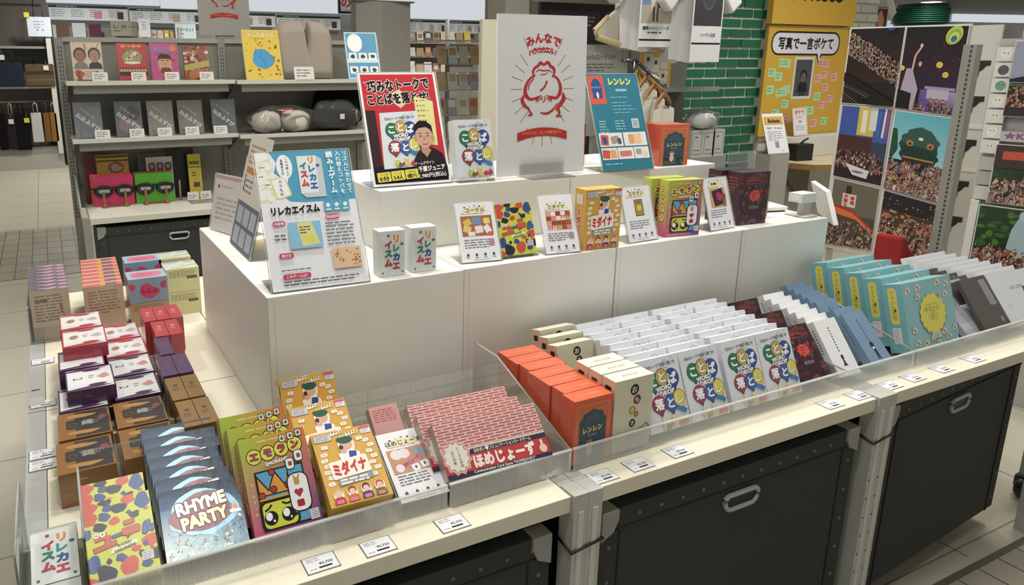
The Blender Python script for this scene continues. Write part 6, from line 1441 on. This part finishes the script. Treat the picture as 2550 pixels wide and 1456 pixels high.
# framed sign high at the far wall, pillar
m = MB(); m.box(3.56, 9.4, 2.0, 3.98, 9.44, 2.5, '#3a2c30'); a = Art(380, 440, '#d8d6da'); a.text('のし', 150, 110, 150, '#b03a4c', .04); a.lines(40, 24, 280, 1, 22, '#a8a4a8'); m.art(a, (3.585, 9.4, 2.03), X, Z, -Y, dz=1e-4); tag(m.build('framed_sign', 'paper'), 'framed white sign with red lettering hanging high at the back', 'sign')
m = MB(); m.box(3.23, 4.95, 0, 3.45, 5.2, CEIL, '#c3beb0'); m.box(3.45, 4.97, 0, 3.49, 5.18, CEIL, '#7d796c'); struct(m.build('pillar', 'ceiling_paint'))
t = thing('partition', 'pale beige board standing behind the frog panel', 'partition', (1.628, 2.75, 0)); m = MB(); m.box(.05, 0, .02, .33, .03, 1.555, '#b9b5a2', right='#cfcab6'); m.build('board', 'white_laminate', t, (0, 0, 0), (0, 0, R(-8))); m = MB(); m.box(.0, -.12, 0, .4, .15, .02, '#8f8d84'); m.build('foot', 'grey_paint', t)
# posters behind: dark purple windows and grey info board
t = thing('display_board', 'purple framed display board behind the frog panel', 'display board', (4.75, 6.6, 0))
m = MB(); m.box(0, 0, 0, 1.6, .05, 2.4, '#4a3c48', ); m.build('frame', 'matte_card', t)
for i in range(2):
    for j in range(3):
        c = rr.choice(['#5c5260', '#3c3640', '#8a8490', '#6f6672']); m = MB(); m.box(.1 + i * .78, -.004, .9 + j * .36, .78 + i * .78, 0, 1.2 + j * .36, c); a = Art(680, 300, c, i * 3 + j); a.rrect(40, 60, 260, 160, 10, rr.choice(['#a8a0aa', '#2c2832', '#7c5a5c'])); a.lines(340, 240, 280, 3, 40, '#c4bcc4'); m.art(a, (.1 + i * .78, -.004, .9 + j * .36), X, Z, -Y, dz=6e-5); m.build('poster', 'paper', t)
m = MB(); m.box(4.4, 6.53, 1.99, 7.2, 6.59, 2.5, '#b4b3a4'); tag(m.build('fascia_board', 'matte_card'), 'plain beige fascia over the purple display board', 'fascia')
a = Art(360, 400, '#a9aaa4', 3); a.text('の香かんった メロンソーダ・コーラ', 150, 350, 34, '#33342f', .03, fit=260); a.lines(24, 312, 270, 3, 18, '#6a6b64'); a.rect(20, 250, 320, 4, '#7f8078'); a.lines(24, 222, 120, 4, 18, '#6a6b64')
for i in range(3): a.ell(220 + i * 50, 190, 14, 18, '#2c2c28', 12)
t = thing('info_board', 'grey information board behind the teal poster', 'sign', (2.97, 3.5, .95)); m = MB(); m.box(-.2, 0, .0, .2, .01, .53, '#a6a7a0'); m.art(a, (-.18, 0, .11), X, Z, -Y); m.build('board', 'paper', t); m = MB(); m.box(-.02, .01, -.95, .02, .05, .5, '#8a8a84'); m.build('post', 'grey_paint', t)
# ================================================================== T-shirt corner
def shirt(label, x, y, z_hem, w, h, yaw=0, art=None, under=None, col='#d4d4d6'):
    t = thing('t_shirt', label, 't-shirt', (x, y, z_hem), (0, 0, R(yaw)))
    def cloth(k, c, dy, zz=0):
        m = MB(); g = []; n = 16; rows = 10
        for j in range(rows + 1):
            v = j / rows; row = []
            for i in range(n + 1):
                u = -1 + 2 * i / n; x_ = u * w / 2 * k * (1 + .03 * math.sin(v * 5)); fold = .012 * math.sin(u * 7 + v * 2.2) + .006 * math.sin(u * 15)
                row.append((x_, dy - .09 * math.sqrt(max(0, 1 - u * u * .98)) + fold, zz + v * h + .012 * math.sin(u * 5)))
            g.append(row)
        m.surf(g, c); m.surf([[(p[0], dy + .03 + .05 * math.sqrt(max(0, 1 - (p[0] / (w / 2 * k * 1.03)) ** 2)), p[2]) for p in r][::-1] for r in g], c)
        return m
    cloth(1, col, 0).build('body', 'cotton', t)
    for sg in (-1, 1):
        q = [(sg * w * .3, h * .99), (sg * w * .48, h * .98), (sg * w * .86, h * .62), (sg * w * .66, h * .5), (sg * w * .47, h * .66), (sg * w * .4, h * .6)]
        m = MB(); m.prism(q[::-1] if sg > 0 else q, -.085, .02, col); m.build('sleeve', 'cotton', t, bevel=.018)
    if under:
        q = [(-.25, .185), (-.333, .108), (-.312, .07), (-.11, .02), (.13, .012), (.23, .097), (.287, .174), (.13, .28), (-.1, .3)]
        m = MB(); m.prism([(a_, b_ - .005) for a_, b_ in q], -.015, .015, '#c6c1b0'); m.build('lower_body', 'cotton', t, bevel=.012)
        m = MB(); m.tube([(a_, -.012, b_) for a_, b_ in q[:7]], [.012, .016, .02, .022, .02, .014, .01], under, 8); m.build('backlit_hem', 'cotton', t)  # yellow tube paints backlight along the shirt's lower edge
    if art:
        m = MB(); aw, ah = art.w / 1000, art.h / 1000; m.box(-aw / 2, -.128, h * .34 - ah * .36, aw / 2, -.126, h * .34 + ah * .64, '#dcdcde'); m.art(art, (-aw / 2, -.128, h * .34 - ah * .36), X, Z, -Y); m.build('print', 'paper', t)
    return t
a1 = Art(235, 430, '#d8d9dc', 3); a1.rect(10, 130, 215, 240, '#6f8aa4'); a1.rect(10, 130, 215, 100, '#a8a294'); a1.blob(110, 260, 44, 70, '#c9c0b4'); a1.blob(150, 240, 36, 30, '#3a3436'); a1.rect(90, 140, 14, 80, '#5a463c'); a1.rect(116, 140, 14, 80, '#5a463c'); a1.ell(104, 330, 22, 26, '#a47c64', 12); a1.rect(0, 384, 235, 30, '#a88a5a'); a1.text('優勝のメロンソーダ', 118, 104, 22, INK, .03, fit=190); a1.lines(60, 84, 110, 1, 22, '#5c5c60'); a1.rect(4, 34, 226, 10, INK)
shirt('white t-shirt with its backlit lower edge painted yellow and a polaroid style print, hung high', 3.18, 3.42, 1.45, .33, .5, -4, a1, '#cdbd8c')
a2 = Art(220, 520, '#d6d7da', 3); a2.rect(8, 200, 204, 290, '#3c3c40'); a2.ell(110, 360, 48, 74, '#57575c', 22); a2.ell(112, 366, 42, 68, '#46464b', 22); a2.text('ハーゲン伝説', 120, 150, 24, INK, .03, fit=110); a2.rect(4, 98, 212, 10, INK); a2.blob(112, 424, 30, 12, '#d4d4d4')
shirt('white t-shirt with a dark portrait print, hung high beside the green bricks', 3.455, 3.3, 1.385, .345, .54, -4, a2)
a = Art(250, 250, '#d9b23c', 3)
for x, y in ((60, 180), (125, 160), (195, 180), (60, 90), (190, 80)): a.rrect(x - 30, y - 50, 60, 90, 10, '#d4d6d8'); a.rrect(x - 42, y + 14, 84, 24, 8, '#d4d6d8'); a.rect(x - 12, y - 4, 24, 24, ['#5a4a4c', '#8a4a4c', '#4a5a54'][int(x) % 3])
t = thing('poster_board', 'yellow board showing small white t-shirts behind the clothes rail', 'sign', (3.395, 3.5, 1.21)); m = MB(); m.box(-.126, 0, 0, .126, .008, .252, '#cfa838'); m.art(a, (-.125, 0, .001), X, Z, -Y); m.build('board', 'paper', t); m = MB(); m.box(-.02, .008, -1.21, .02, .04, .2, '#8f8f89'); m.build('post', 'grey_paint', t)
t = thing('clothes_rail', 'grey clothes rail with sloping front arm for the white t-shirts', 'clothes rail', (3.05, 3.32, 0))
m = MB(); m.tube([(0, 0, 0), (0, 0, 1.385)], .011, '#77777a', 8); m.build('post', 'bright_steel', t)
m = MB(); m.tube([(-.085, 0, 1.392), (.02, 0, 1.385)], .011, '#6f6f72', 8); m.build('crossbar', 'bright_steel', t); m = MB(); m.tube([(.02, 0, 1.385), (.0, -.13, 1.325), (-.035, -.29, 1.255)], .012, '#6a6a6d', 8); m.build('sloping_arm', 'bright_steel', t)
m = MB(); m.lathe([(.13, 0), (.13, .02), (.02, .03)], 0, 0, '#77777a', 16); m.build('foot', 'grey_paint', t)
t0 = None
for i, (x, y, z, q) in enumerate(((3.055, 3.28, 1.325, 'rearmost on the sloping arm'), (3.045, 3.2, 1.29, 'second from the back'), (3.03, 3.12, 1.25, 'third from the back'), (3.015, 3.03, 1.205, 'foremost with its neckline facing out'))):
    lb = 'white t-shirt on a wooden hanger, ' + q
    if t0: dup(t0, lb, (x, y, z)); continue
    t0 = t = thing('hanging_shirt', lb, 't-shirt', (x, y, z), (0, 0, R(22)), 'white t-shirts on wooden hangers'); t.scale = (.6, .6, .6)
    m = MB(); m.prism([(-.17, -.1), (-.13, -.075), (-.03, -.015), (.03, -.015), (.13, -.075), (.17, -.1), (.14, -.045), (.03, .025), (-.03, .025), (-.14, -.045)], -.012, .012, '#8a5a2e'); h_ = m.build('hanger', 'wood_grain', t, bevel=.003); m = MB(); m.tube([(0, 0, .02), (0, 0, .05), (.014, 0, .07), (0, 0, .088), (-.013, 0, .075)], .003, '#b0b0ae', 6); m.build('hook', 'bright_steel', h_)
    g = []
    for j in range(9):
        v = j / 8; row = []
        for k in range(15):
            u = -1 + k / 7; sh = -.11 - .05 * abs(u) ** 2 if j == 0 else 0; zt = -.045 - .09 * abs(u) - (.075 * math.exp(-(u / .3) ** 2)); row.append((u * (.21 + .03 * math.sin(v * 3)), -.03 * math.sqrt(max(0, 1 - u * u)) - .014 * math.sin(u * 9 + v * 3), zt * (1 - v) + v * -.56 ))
        g.append(row)
    m = MB(); m.surf(g, '#cfc9ba'); m.surf([[(p[0], -p[1] * .8 + .004, p[2]) for p in r][::-1] for r in g], '#c4bdac'); m.build('shirt', 'cotton', t)
t = thing('wall_shelf', 'clear fronted metal shelf above the wrapped goods beside the green bricks', 'shelf', (3.42, 3.45, 1.2)); m = MB(); m.box(0, 0, 0, .48, .3, .018, '#a5a8a4'); m.box(0, -.004, .0, .48, 0, .03, '#b9bdb9'); m.build('board', 'bright_steel', t); m = MB(); m.box(.0, .3, -.7, .5, .33, .4, '#54544f'); m.build('back_panel', 'grey_paint', t); m = MB(); m.box(.2, .28, -.7, .23, .3, .45, '#6f6f69'); m.build('upright', 'grey_paint', t)
o0 = None
for i, (x, q) in enumerate(((3.70, 'beside the hanging shirts'), (3.80, 'in the middle'), (3.89, 'beside the green bricks'))):
    if not o0:
        t = o0 = thing('packed_shirt', 'folded white shirt in a clear pouch on the lower shelf, ' + q, 'shirt pack', (x, 3.4, .79), (0, 0, 0), 'folded shirts in clear pouches'); m = MB(); m.box(-.05, 0, 0, .05, .12, .17, '#a9a9a6'); a = Art(100, 170, '#b4b4b0', 3); a.frame(10, 14, 80, 140, 5, '#77776f'); a.lines(26, 130, 40, 1, 20, '#4a4a48'); a.rect(24, 40, 50, 5, '#4a4a48'); m.art(a, (-.05, 0, 0), X, Z, -Y); m.build('pouch', 'shrink_wrap', t)
    else: dup(o0, 'folded white shirt in a clear pouch on the lower shelf, ' + q, (x, 3.4, .79))
t = thing('shelf_stand', 'grey stand carrying the folded shirt pouches', 'shelf', (3.63, 3.38, 0)); m = MB(); m.box(0, 0, 0, .32, .34, .79, '#8a8a83'); m.build('body', 'grey_paint', t)
t = thing('wrapped_cushion', 'crinkly clear wrapped white goods on top of the shirt pouches', 'shirt pack', (3.79, 3.46, .961)); puff('goods', t, 0, 0, .05, .11, .06, .05, '#cfcfcc', 'cotton', .08, 3); puff('film', t, 0, 0, .06, .14, .08, .06, '#ffffff', 'clear_film', .14, 8)

# ================================================================== brick columns with the yellow board
def brick_run(name, x0, x1, y, z1, body, brick, bw, bh, seed):
    rr = random.Random(seed); m = MB(); m.box(x0, y, 0, x1, y + .35, z1, body); j = 0; z = .06
    while z + bh < z1:
        x = x0 + .006 - (bw * .5 if j % 2 else 0)
        while x < x1:
            a, b = max(x, x0 + .006), min(x + bw - .016, x1 - .006)
            if b - a > .03:
                k = rr.uniform(.82, 1.12); c = tuple(q * k for q in lin(brick)); d_ = rr.uniform(.006, .014)
                m.box(a, y - d_, z, b, y, z + bh - .016, c)
            x += bw
        z += bh; j += 1
    return struct(m.build(name, 'painted_brick'))
brick_run('wall_green_brick', 4.02, 4.955, 4.0, 2.6, '#b9c4b8', '#14603f', .225, .0715, 3)
brick_run('wall_white_brick', 4.958, 6.25, 3.97, 2.6, '#aaa79c', '#c4c2b9', .21, .0715, 5)
a = Art(960, 830, '#cfa21c', 3)
a.rrect(40, 612, 800, 180, 80, INK); a.poly([(560, 630), (640, 630), (610, 540)], INK); a.rrect(54, 626, 772, 152, 68, '#d9d9e2'); a.poly([(580, 640), (626, 640), (606, 560)], '#d9d9e2')
a.text('写真で一言ボケて', 440, 702, 96, INK, .035, fit=640)
a.rect(330, 280, 230, 320, '#d3d3d6'); a.rect(350, 300, 190, 280, '#4a4d54'); a.person(450, 330, 7, '#23242a', '#6a5a54', '#1d1e24'); a.rect(424, 300, 18, 110, '#1d1e24'); a.rect(456, 300, 18, 110, '#1d1e24')
for i, (x, y, c) in enumerate(((150, 520, 'g'), (40, 450, 'g'), (120, 420, 'g'), (230, 320, 'g'), (40, 320, 'g'), (150, 300, 'g'), (230, 210, 'g'), (130, 140, 'g'), (430, 150, 'g'), (540, 150, 'g'), (600, 260, 'g'), (720, 60, 'g'), (610, 520, 'p'), (660, 430, 'p'), (580, 400, 'p'), (780, 410, 'p'), (690, 330, 'p'), (760, 240, 'p'), (670, 190, 'p'), (600, 50, 'p'), (270, 90, 'p'))):
    w_ = 130 if x in (150, 610, 430) and y > 100 else 82; a.rect(x, y, w_, 66, '#a8d8a0' if c == 'g' else '#e3a898', a.rng.uniform(-9, 9)); a.lines(x + 10, y + 50, w_ - 24, 2, 20, '#7c9c74' if c == 'g' else '#b0786c')
t = thing('notice_board', 'yellow notice board with a speech bubble, photo and sticky notes on white bricks', 'notice board', (4.915, 3.93, .82)); m = MB(); m.box(0, 0, 0, .96, .02, .83, '#c0941c'); m.art(a, (0, 0, 0), X, Z, -Y); m.build('board', 'matte_card', t)
a = Art(960, 330, '#cfa21c', 3); a.text('bokete', 480, 258, 210, INK, .07, fit=620); m = MB(); m.box(-.02, -.03, .84, .94, .02, 1.17, '#c0941c'); m.art(a, (-.02, -.03, .84), X, Z, -Y); m.build('header_board', 'matte_card', t)
t = thing('counter_desk', 'wood edged ledge under the yellow board with white backing', 'desk', (4.85, 3.42, 0))
m = MB(); m.prism([(-.05, .34), (.1, .02), (.28, -.04), (1.3, .06), (1.3, .5), (-.02, .5)], .615, .66, '#c9b894', axis='z', cside='#8f6a34'); m.build('desktop', 'wood_grain', t, bevel=.004); m = MB(); m.box(.2, .36, .66, 1.25, .5, .82, '#d2cfc6'); m.build('upstand', 'white_laminate', t, bevel=.004); m = MB(); m.prism([(.12, .615), (.5, .615), (.5, .25)], .34, .36, '#6a5a44'); m.build('bracket', 'grey_paint', t); m = MB(); m.box(.0, .4, 0, 1.3, .5, .615, '#b7b3a4'); m.build('panel', 'white_laminate', t)
a = Art(300, 420, '#d9dade', 3); a.rect(16, 310, 268, 90, '#c99a3c'); a.text('Bokete', 160, 354, 56, '#3a2c1c', .05, fit=170); a.text('写真で一言 Bokete', 150, 276, 26, '#5c5c62', .03, fit=220); a.lines(40, 240, 220, 5, 22, '#8a8b92'); a.rect(120, 60, 56, 70, '#8a8b92'); a.lines(190, 30, 80, 1, 18, '#a3a4aa')
holder('sign_stand', 'white notice with ochre header in front of the yellow board', 'sign', a, .2, .29, 4.62, 3.5, .75, 20, -4, .1)
t = thing('pedestal', 'narrow grey pedestal carrying the notice with ochre header', 'stand', (4.62, 3.55, 0)); m = MB(); m.box(-.1, -.06, 0, .1, .12, .749, '#9d998e'); m.build('body', 'grey_paint', t)
a = Art(210, 300, '#dcdde0', 3); a.frame(8, 8, 194, 284, 6, '#d9a08c'); a.text('ボケて', 105, 254, 52, '#d8582c', .06, fit=150); a.lines(40, 214, 130, 2, 18, '#9a9aa0'); a.rect(84, 140, 42, 24, '#c98a54'); a.lines(36, 110, 140, 3, 20, '#9a9aa0'); holder('sign_stand', 'smaller white notice with orange heading on the wood ledge', 'sign', a, .15, .215, 5.245, 3.8, .822, 12, -4, .06)
t = thing('gift_bag', 'small black box bag with handle tab on the wood ledge', 'bag', (5.065, 3.62, .66), (0, 0, R(-8))); m = MB(); m.box(-.078, 0, 0, .078, .09, .125, '#1f211a'); m.build('body', 'matte_card', t, bevel=.002); m = MB(); m.tube([(-.01, .04, .125), (.01, .03, .15), (.045, .03, .165)], .007, '#1c1d18', 6); m.build('handle_tab', 'matte_card', t)
m = MB(); m.box(-.06, -.03, 0, .06, .03, .003, '#d4d6d4'); o = m.build('name_card', 'paper', None, (5.62, 3.62, .661)); tag(o, 'small white card lying on the wood ledge', 'card')
# t-shirt beyond the white bricks
a3 = Art(200, 300, '#cfd0d4', 3); a3.rect(12, 60, 176, 210, '#4c3a44'); a3.blob(100, 170, 44, 80, '#c98a72'); a3.rect(12, 60, 176, 60, '#7c5a86'); a3.rect(12, 268, 176, 26, '#a08454')
shirt('white t-shirt with a reddish photo print beyond the white bricks', 6.62, 4.3, 1.5, .34, .5, 0, a3, col='#c9c8c2')
t = thing('display_post', 'grey post carrying the far t-shirt beyond the white bricks', 'post', (6.62, 4.36, 0)); m = MB(); m.tube([(0, 0, 0), (0, 0, 2.0)], .02, '#9a9a94', 8); m.build('post', 'grey_paint', t)

# ================================================================== photo wall
th = R(-80); PD = Vector((math.cos(th), math.sin(th), 0)); PN = Vector((-math.sin(th), math.cos(th), 0)) * -1
if PN.x > 0: PN = -PN
P0 = Vector((4.30, 2.877, 0))
def zz(z): return 1.38 + (z - 1.38) * 1.08
t = thing('photo_board', 'tall white board carrying six festival crowd photographs', 'display board', P0)
m = MB(); c_ = []
for s_, off in ((-.01, 0), (.62, 0)): c_.append(PD * s_)
def slab(m, s0, s1, z0, z1, d0, d1, col):
    pts = [PD * s0 + PN * d0, PD * s1 + PN * d0, PD * s1 + PN * d1, PD * s0 + PN * d1]
    m.prism([(p.x, p.y) for p in pts], z0, z1, col, axis='z')
slab(m, -.006, .6, .25, 1.578, -.02, -.002, '#cfcdc6'); m.build('board', 'white_laminate', t)
for s_ in (.02, .57): m = MB(); slab(m, s_, s_ + .03, 0, .3, -.05, -.021, '#a5a59e'); m.build('leg', 'grey_paint', t)
PH = [('stand', 'a dark grandstand full of spectators, top row', 0, .27, 1.56, 1.56, 1.158, 1.148, ['#c05a2c', '#c9c0a0', '#a8b04a', '#8f7a9c', '#b83a2c', '#d8b890', '#6a7a9c']),
      ('stage', 'a night stage with yellow balls, top row', .272, .551, 1.56, 1.557, 1.144, 1.114, ['#8c2438', '#3a3a6a']),
      ('town', 'a street festival under tall banners, middle row', .008, .268, 1.15, 1.14, .75, .722, ['#c9603a', '#a8483c', '#d8c8b0', '#7a4c44', '#3a3a40']),
      ('lion', 'a dark green lion head above a crowd, middle row', .278, .552, 1.136, 1.108, .718, .672, ['#c8602c', '#d8a03c', '#7a6aa8', '#b83a3c', '#d8d0c4', '#3c5a8c', '#d8c050']),
      ('alley', 'a lantern lit alley stall, bottom row', .016, .266, .742, .712, .352, .362, ['#b8502c', '#e0b46c', '#3a2c28', '#6a5a50', '#c8a890']),
      ('hall', 'a packed night market crowd, bottom row', .282, .556, .708, .662, .356, .35, ['#c8783c', '#d8b890', '#2c2424', '#c8602c', '#8a6a50', '#e0d0b8'])]
for k, q, s0, s1, za, zb, zc_, zd, cols in PH:
    a = crowd(270, 400, '#1c1716', cols, k, len(q)); m = MB()
    A, B, C_, D_ = PD * (s0 * 1.08) + Vector((0, 0, zz(zc_))), PD * (s1 * 1.08) + Vector((0, 0, zz(zd))), PD * (s1 * 1.08) + Vector((0, 0, zz(zb))), PD * (s0 * 1.08) + Vector((0, 0, zz(za)))
    wp = lambda u, v: (A * (1 - u) + B * u) * (1 - v) + (D_ * (1 - u) + C_ * u) * v
    n_ = PN * .004
    m.face([A + n_ - PN * .003, B + n_ - PN * .003, C_ + n_ - PN * .003, D_ + n_ - PN * .003], lin('#d4d2cc'))
    m.face([D_ + n_, C_ + n_, B + n_, A + n_], lin('#d4d2cc'))
    m.art(a, (0, 0, 0), X, Z, PN, dz=2e-5, warp=lambda u, v: wp(.015 + .97 * u, .01 + .98 * v) + n_)
    o = m.build('photo_print', 'cover_photo', None, P0); tag(o, 'photo print of %s of photo wall' % q, 'photo')
# red wheeled case top half hidden in front of the photo wall
t = thing('red_bag', 'red padded bag edge showing between the photo wall and turquoise boxes', 'bag', (3.55, 2.0, 0), (0, 0, R(8)))
m = MB(); m.prism([(-.1, 0), (.5, 0), (.5, .3), (.34, .36), (.14, .45), (0, .53), (-.08, .6), (-.1, .6)], -.06, .06, '#9c2a2a'); m.build('body', 'cotton', t, bevel=.02)
m = MB(); m.box(-.14, -.1, 0, .5, .1, .08, '#3a2a2a'); m.build('base', 'cotton', t, bevel=.01)
# grey slotted post and white bracket board behind
t = thing('slotted_post', 'grey slotted shelving post standing in front of white scalloped brackets', 'post', (3.655, 1.873, 0), (0, 0, R(10)))
m = MB(); m.box(-.032, -.02, 0, .04, .03, 1.455, '#8f8f86')
for k in range(64): m.box(-.0326, -.006, .18 + k * .02, -.032, .002, .192 + k * .02, '#3a3a36')
m.build('post', 'grey_paint', t, bevel=.001)
t = thing('shelving_unit', 'white gondola shelving back with scalloped openings painted black behind the grey post', 'shelving unit', (4.9, 2.66, 0), (0, 0, R(-80)))
m = MB(); m.box(-.04, .0, 0, .26, .03, 1.59, '#d2d0c8'); m.build('back_panel', 'white_laminate', t)
for z, hh in ((1.30, .09), (1.09, .095), (.82, .11), (.58, .1), (.36, .1)):
    for sg in (-1, 1):
        m = MB(); q = [(.03, 0), (.03, hh), (.12, hh), (.12, hh * .7), (.1, hh * .66), (.085, hh * .42), (.07, hh * .3), (.07, 0)]
        q = [(.115 + sg * a_, z + b_) for a_, b_ in q]
        m.prism(q if sg < 0 else q[::-1], -.004, .002, '#23221f'); m.build('opening_shade', 'black_plastic', t)  # black plates stand in for the shade inside the openings
for z in (.995, .74): m = MB(); m.box(-.04, -.008, z, .26, .0, z + .02, '#dcdad2'); m.build('shelf_edge', 'white_laminate', t)
# second photo stand at the frame's edge
ED, ER = (3.38, 1.609, 0), (0, 0, R(-80))
t = thing('photo_board', 'grey slatted display board with hanging photographs beside the white scalloped gondola', 'display board', ED, ER)
m = MB(); m.box(-.03, .03, 0, .4, .06, 1.03, '#a9a79e'); m.build('board', 'grey_paint', t)
m = MB(); m.box(-.032, .0, .35, -.004, .03, .83, '#d4d2ca'); m.build('edge_strip', 'white_laminate', t)
for i in range(3): m = MB(); m.box(-.03, .012, .955 - i * .06, .04, .03, 1.01 - i * .06, ['#b9b8b0', '#a9a8a0', '#c4c3ba'][i]); m.build('slat', 'grey_paint', t)
m = MB(); m.box(.03, .02, 1.03, .4, .04, 1.5, '#9a9ba0'); m.build('upper_board', 'grey_paint', t)
for k, q, x0, x1, z0, z1, cols, nm_ in (('banner', 'a dark banner over dancers, top one', .02, .27, 1.172, 1.463, ['#c8682c', '#2c2428', '#b84a5c'], 1), ('market', 'dancers under a red roofed arcade, middle one', .02, .27, .828, 1.065, ['#d8b890', '#a8a0a8', '#3a2a2a', '#c8602c'], 2), ('statue', 'children round a pale statue, lowest one', .0, .26, .53, .818, ['#b8323a', '#d8b890', '#3a4a6a', '#c8682c'], 3)):
    w_, h_ = (x1 - x0) * 1000, (z1 - z0) * 1000; a = crowd(w_, h_, '#3a2c2a', cols, k if k == 'statue' else 'x', nm_ * 5)
    if k == 'banner': a.rect(0, h_ * .45, w_, h_ * .55, '#8f94a8'); a.poly([(0, h_ * .5), (w_, h_ * .72), (w_, h_ * .45), (0, h_ * .46)], '#17171c'); a.rect(0, 0, w_, h_ * .12, '#2a2228')
    if k == 'market': a.rect(0, h_ * .62, w_, h_ * .38, '#3a2a28'); a.rect(w_ * .1, h_ * .76, w_ * .5, h_ * .14, '#c0482c'); a.text('祭', w_ * .8, h_ * .8, h_ * .2, '#d8a04a', .05)
    m = MB(); m.box(x0, -.004, z0, x1, -.001, z1, '#d0cec8'); m.art(a, (x0 + .004, -.004, z0 + .004), X, Z, -Y, k=.001 * (x1 - x0 - .008) / (x1 - x0))
    o = m.build('photo_print', 'cover_photo', None, ED, ER); tag(o, 'photo print of %s on the edge board' % q, 'photo')
t = thing('hook_strip', 'clear hanging strip of small white animal badges beside the edge photos', 'badge strip', ED, ER)
m = MB(); m.box(-.04, .004, 1.015, .032, .008, 1.46, '#b9bcba'); m.build('strip', 'clear_acrylic', t); m = MB(); m.box(-.036, .03, 1.03, .028, .05, 1.47, '#b0afa6'); m.build('backing', 'grey_paint', t)
for k, z in enumerate((1.385, 1.325, 1.265, 1.205, 1.145, 1.085, 1.025)):
    a = Art(80, 70, '#cfd0cb', k); a.ell(40, 34, 24, 26, ['#dcdad0', '#4a4a4c', '#5f9a6c', '#dcdad0', '#d4d2c8', '#dedcd4', '#d0cec4'][k], 14); a.ell(32, 40, 3, 4, '#4a4a4a', 8); a.ell(48, 40, 3, 4, '#4a4a4a', 8)
    m = MB(); m.box(-.034, -.001, 0, .026, .003, .053, '#cfd0cb'); m.art(a, (-.034, -.001, 0), X, Z, -Y, k=.06 / 80); o = m.build('badge_card', 'shrink_wrap', None, (ED[0], ED[1], z), ER); tag(o, 'small white badge card with an animal face, %s from the top of the strip' % ('first', 'second', 'third', 'fourth', 'fifth', 'sixth', 'seventh')[k], 'badge', 'badge cards on the strip')
m = MB(); a = Art(230, 36, '#b8b3ad', 3); a.text('★KOUENJI', 110, 18, 30, '#8f5a8c', .06, fit=200); m.box(.025, .0, 1.076, .26, .004, 1.116, '#b8b3ad'); m.art(a, (.027, .0, 1.078), X, Z, -Y); o = m.build('title_card', 'paper', None, ED, ER); tag(o, 'pale title strip with purple lettering between the edge photos', 'sign')
# lit far fascia and green tubes beyond the photo wall
m = MB(); m.box(0, 0, 0, 6.0, .1, .16, '#ffffff'); o = m.build('light_box', 'light_box', None, (17.88, 9.75, 2.25), (0, R(1.2), R(-29))); tag(o, 'bluish white lit fascia high beyond the photo wall', 'lit sign')
m = MB(); m.box(0, .12, 0, 6.0, .2, 2.74, '#8f8f88'); o = m.build('fascia_board', 'matte_card', None, (17.88, 9.75, 0), (0, 0, R(-29))); tag(o, 'grey far shop front carrying the lit fascia', 'shop front')
t = thing('green_tube_column', 'column of stacked green tubes beyond the white bricks', 'column', (17.35, 10.05, 0))
for k in range(8): m = MB(); m.lathe([(.5, 2.2 + k * .042), (.56, 2.212 + k * .042), (.56, 2.225 + k * .042), (.5, 2.236 + k * .042)], 0, 0, '#1d6a4c', 28); m.build('ring', 'painted_brick', t)
m = MB(); m.lathe([(.49, 0), (.49, 2.6)], 0, 0, '#12382a', 24); m.build('core', 'painted_brick', t)
t = thing('shelving_unit', 'far shelves with small packs beyond the edge photos', 'shelving unit', (8.2, 2.2, 0), (0, 0, R(-80)))
m = MB(); m.box(-.1, .1, 0, 2.4, .14, 1.9, '#a8aaa8'); m.build('back_panel', 'grey_paint', t)
for z in (1.2, 1.45, 1.66): m = MB(); m.box(-.1, -.1, z - .02, 2.4, .1, z, '#c4c8c8'); m.build('shelf', 'grey_paint', t)
# caster trolley foot at the frame edge
t = thing('trolley', 'grey trolley post with a black caster wheel at the edge of the paving', 'trolley', (2.72, 1.02, 0))
m = MB(); m.lathe([(.002, -.017), (.028, -.017), (.034, -.01), (.034, .01), (.028, .017), (.002, .017)], 0, 0, '#1a1a1a', 20)
m.v = [(x, z, y + .034) for x, y, z in m.v]; m.build('caster', 'black_plastic', t); m = MB(); m.box(-.012, -.028, .03, .05, .028, .075, '#232323'); m.build('caster_fork', 'black_plastic', t, bevel=.008); m = MB(); m.box(.0, -.02, .075, .045, .02, .62, '#a5a6a3'); m.build('post', 'grey_paint', t)
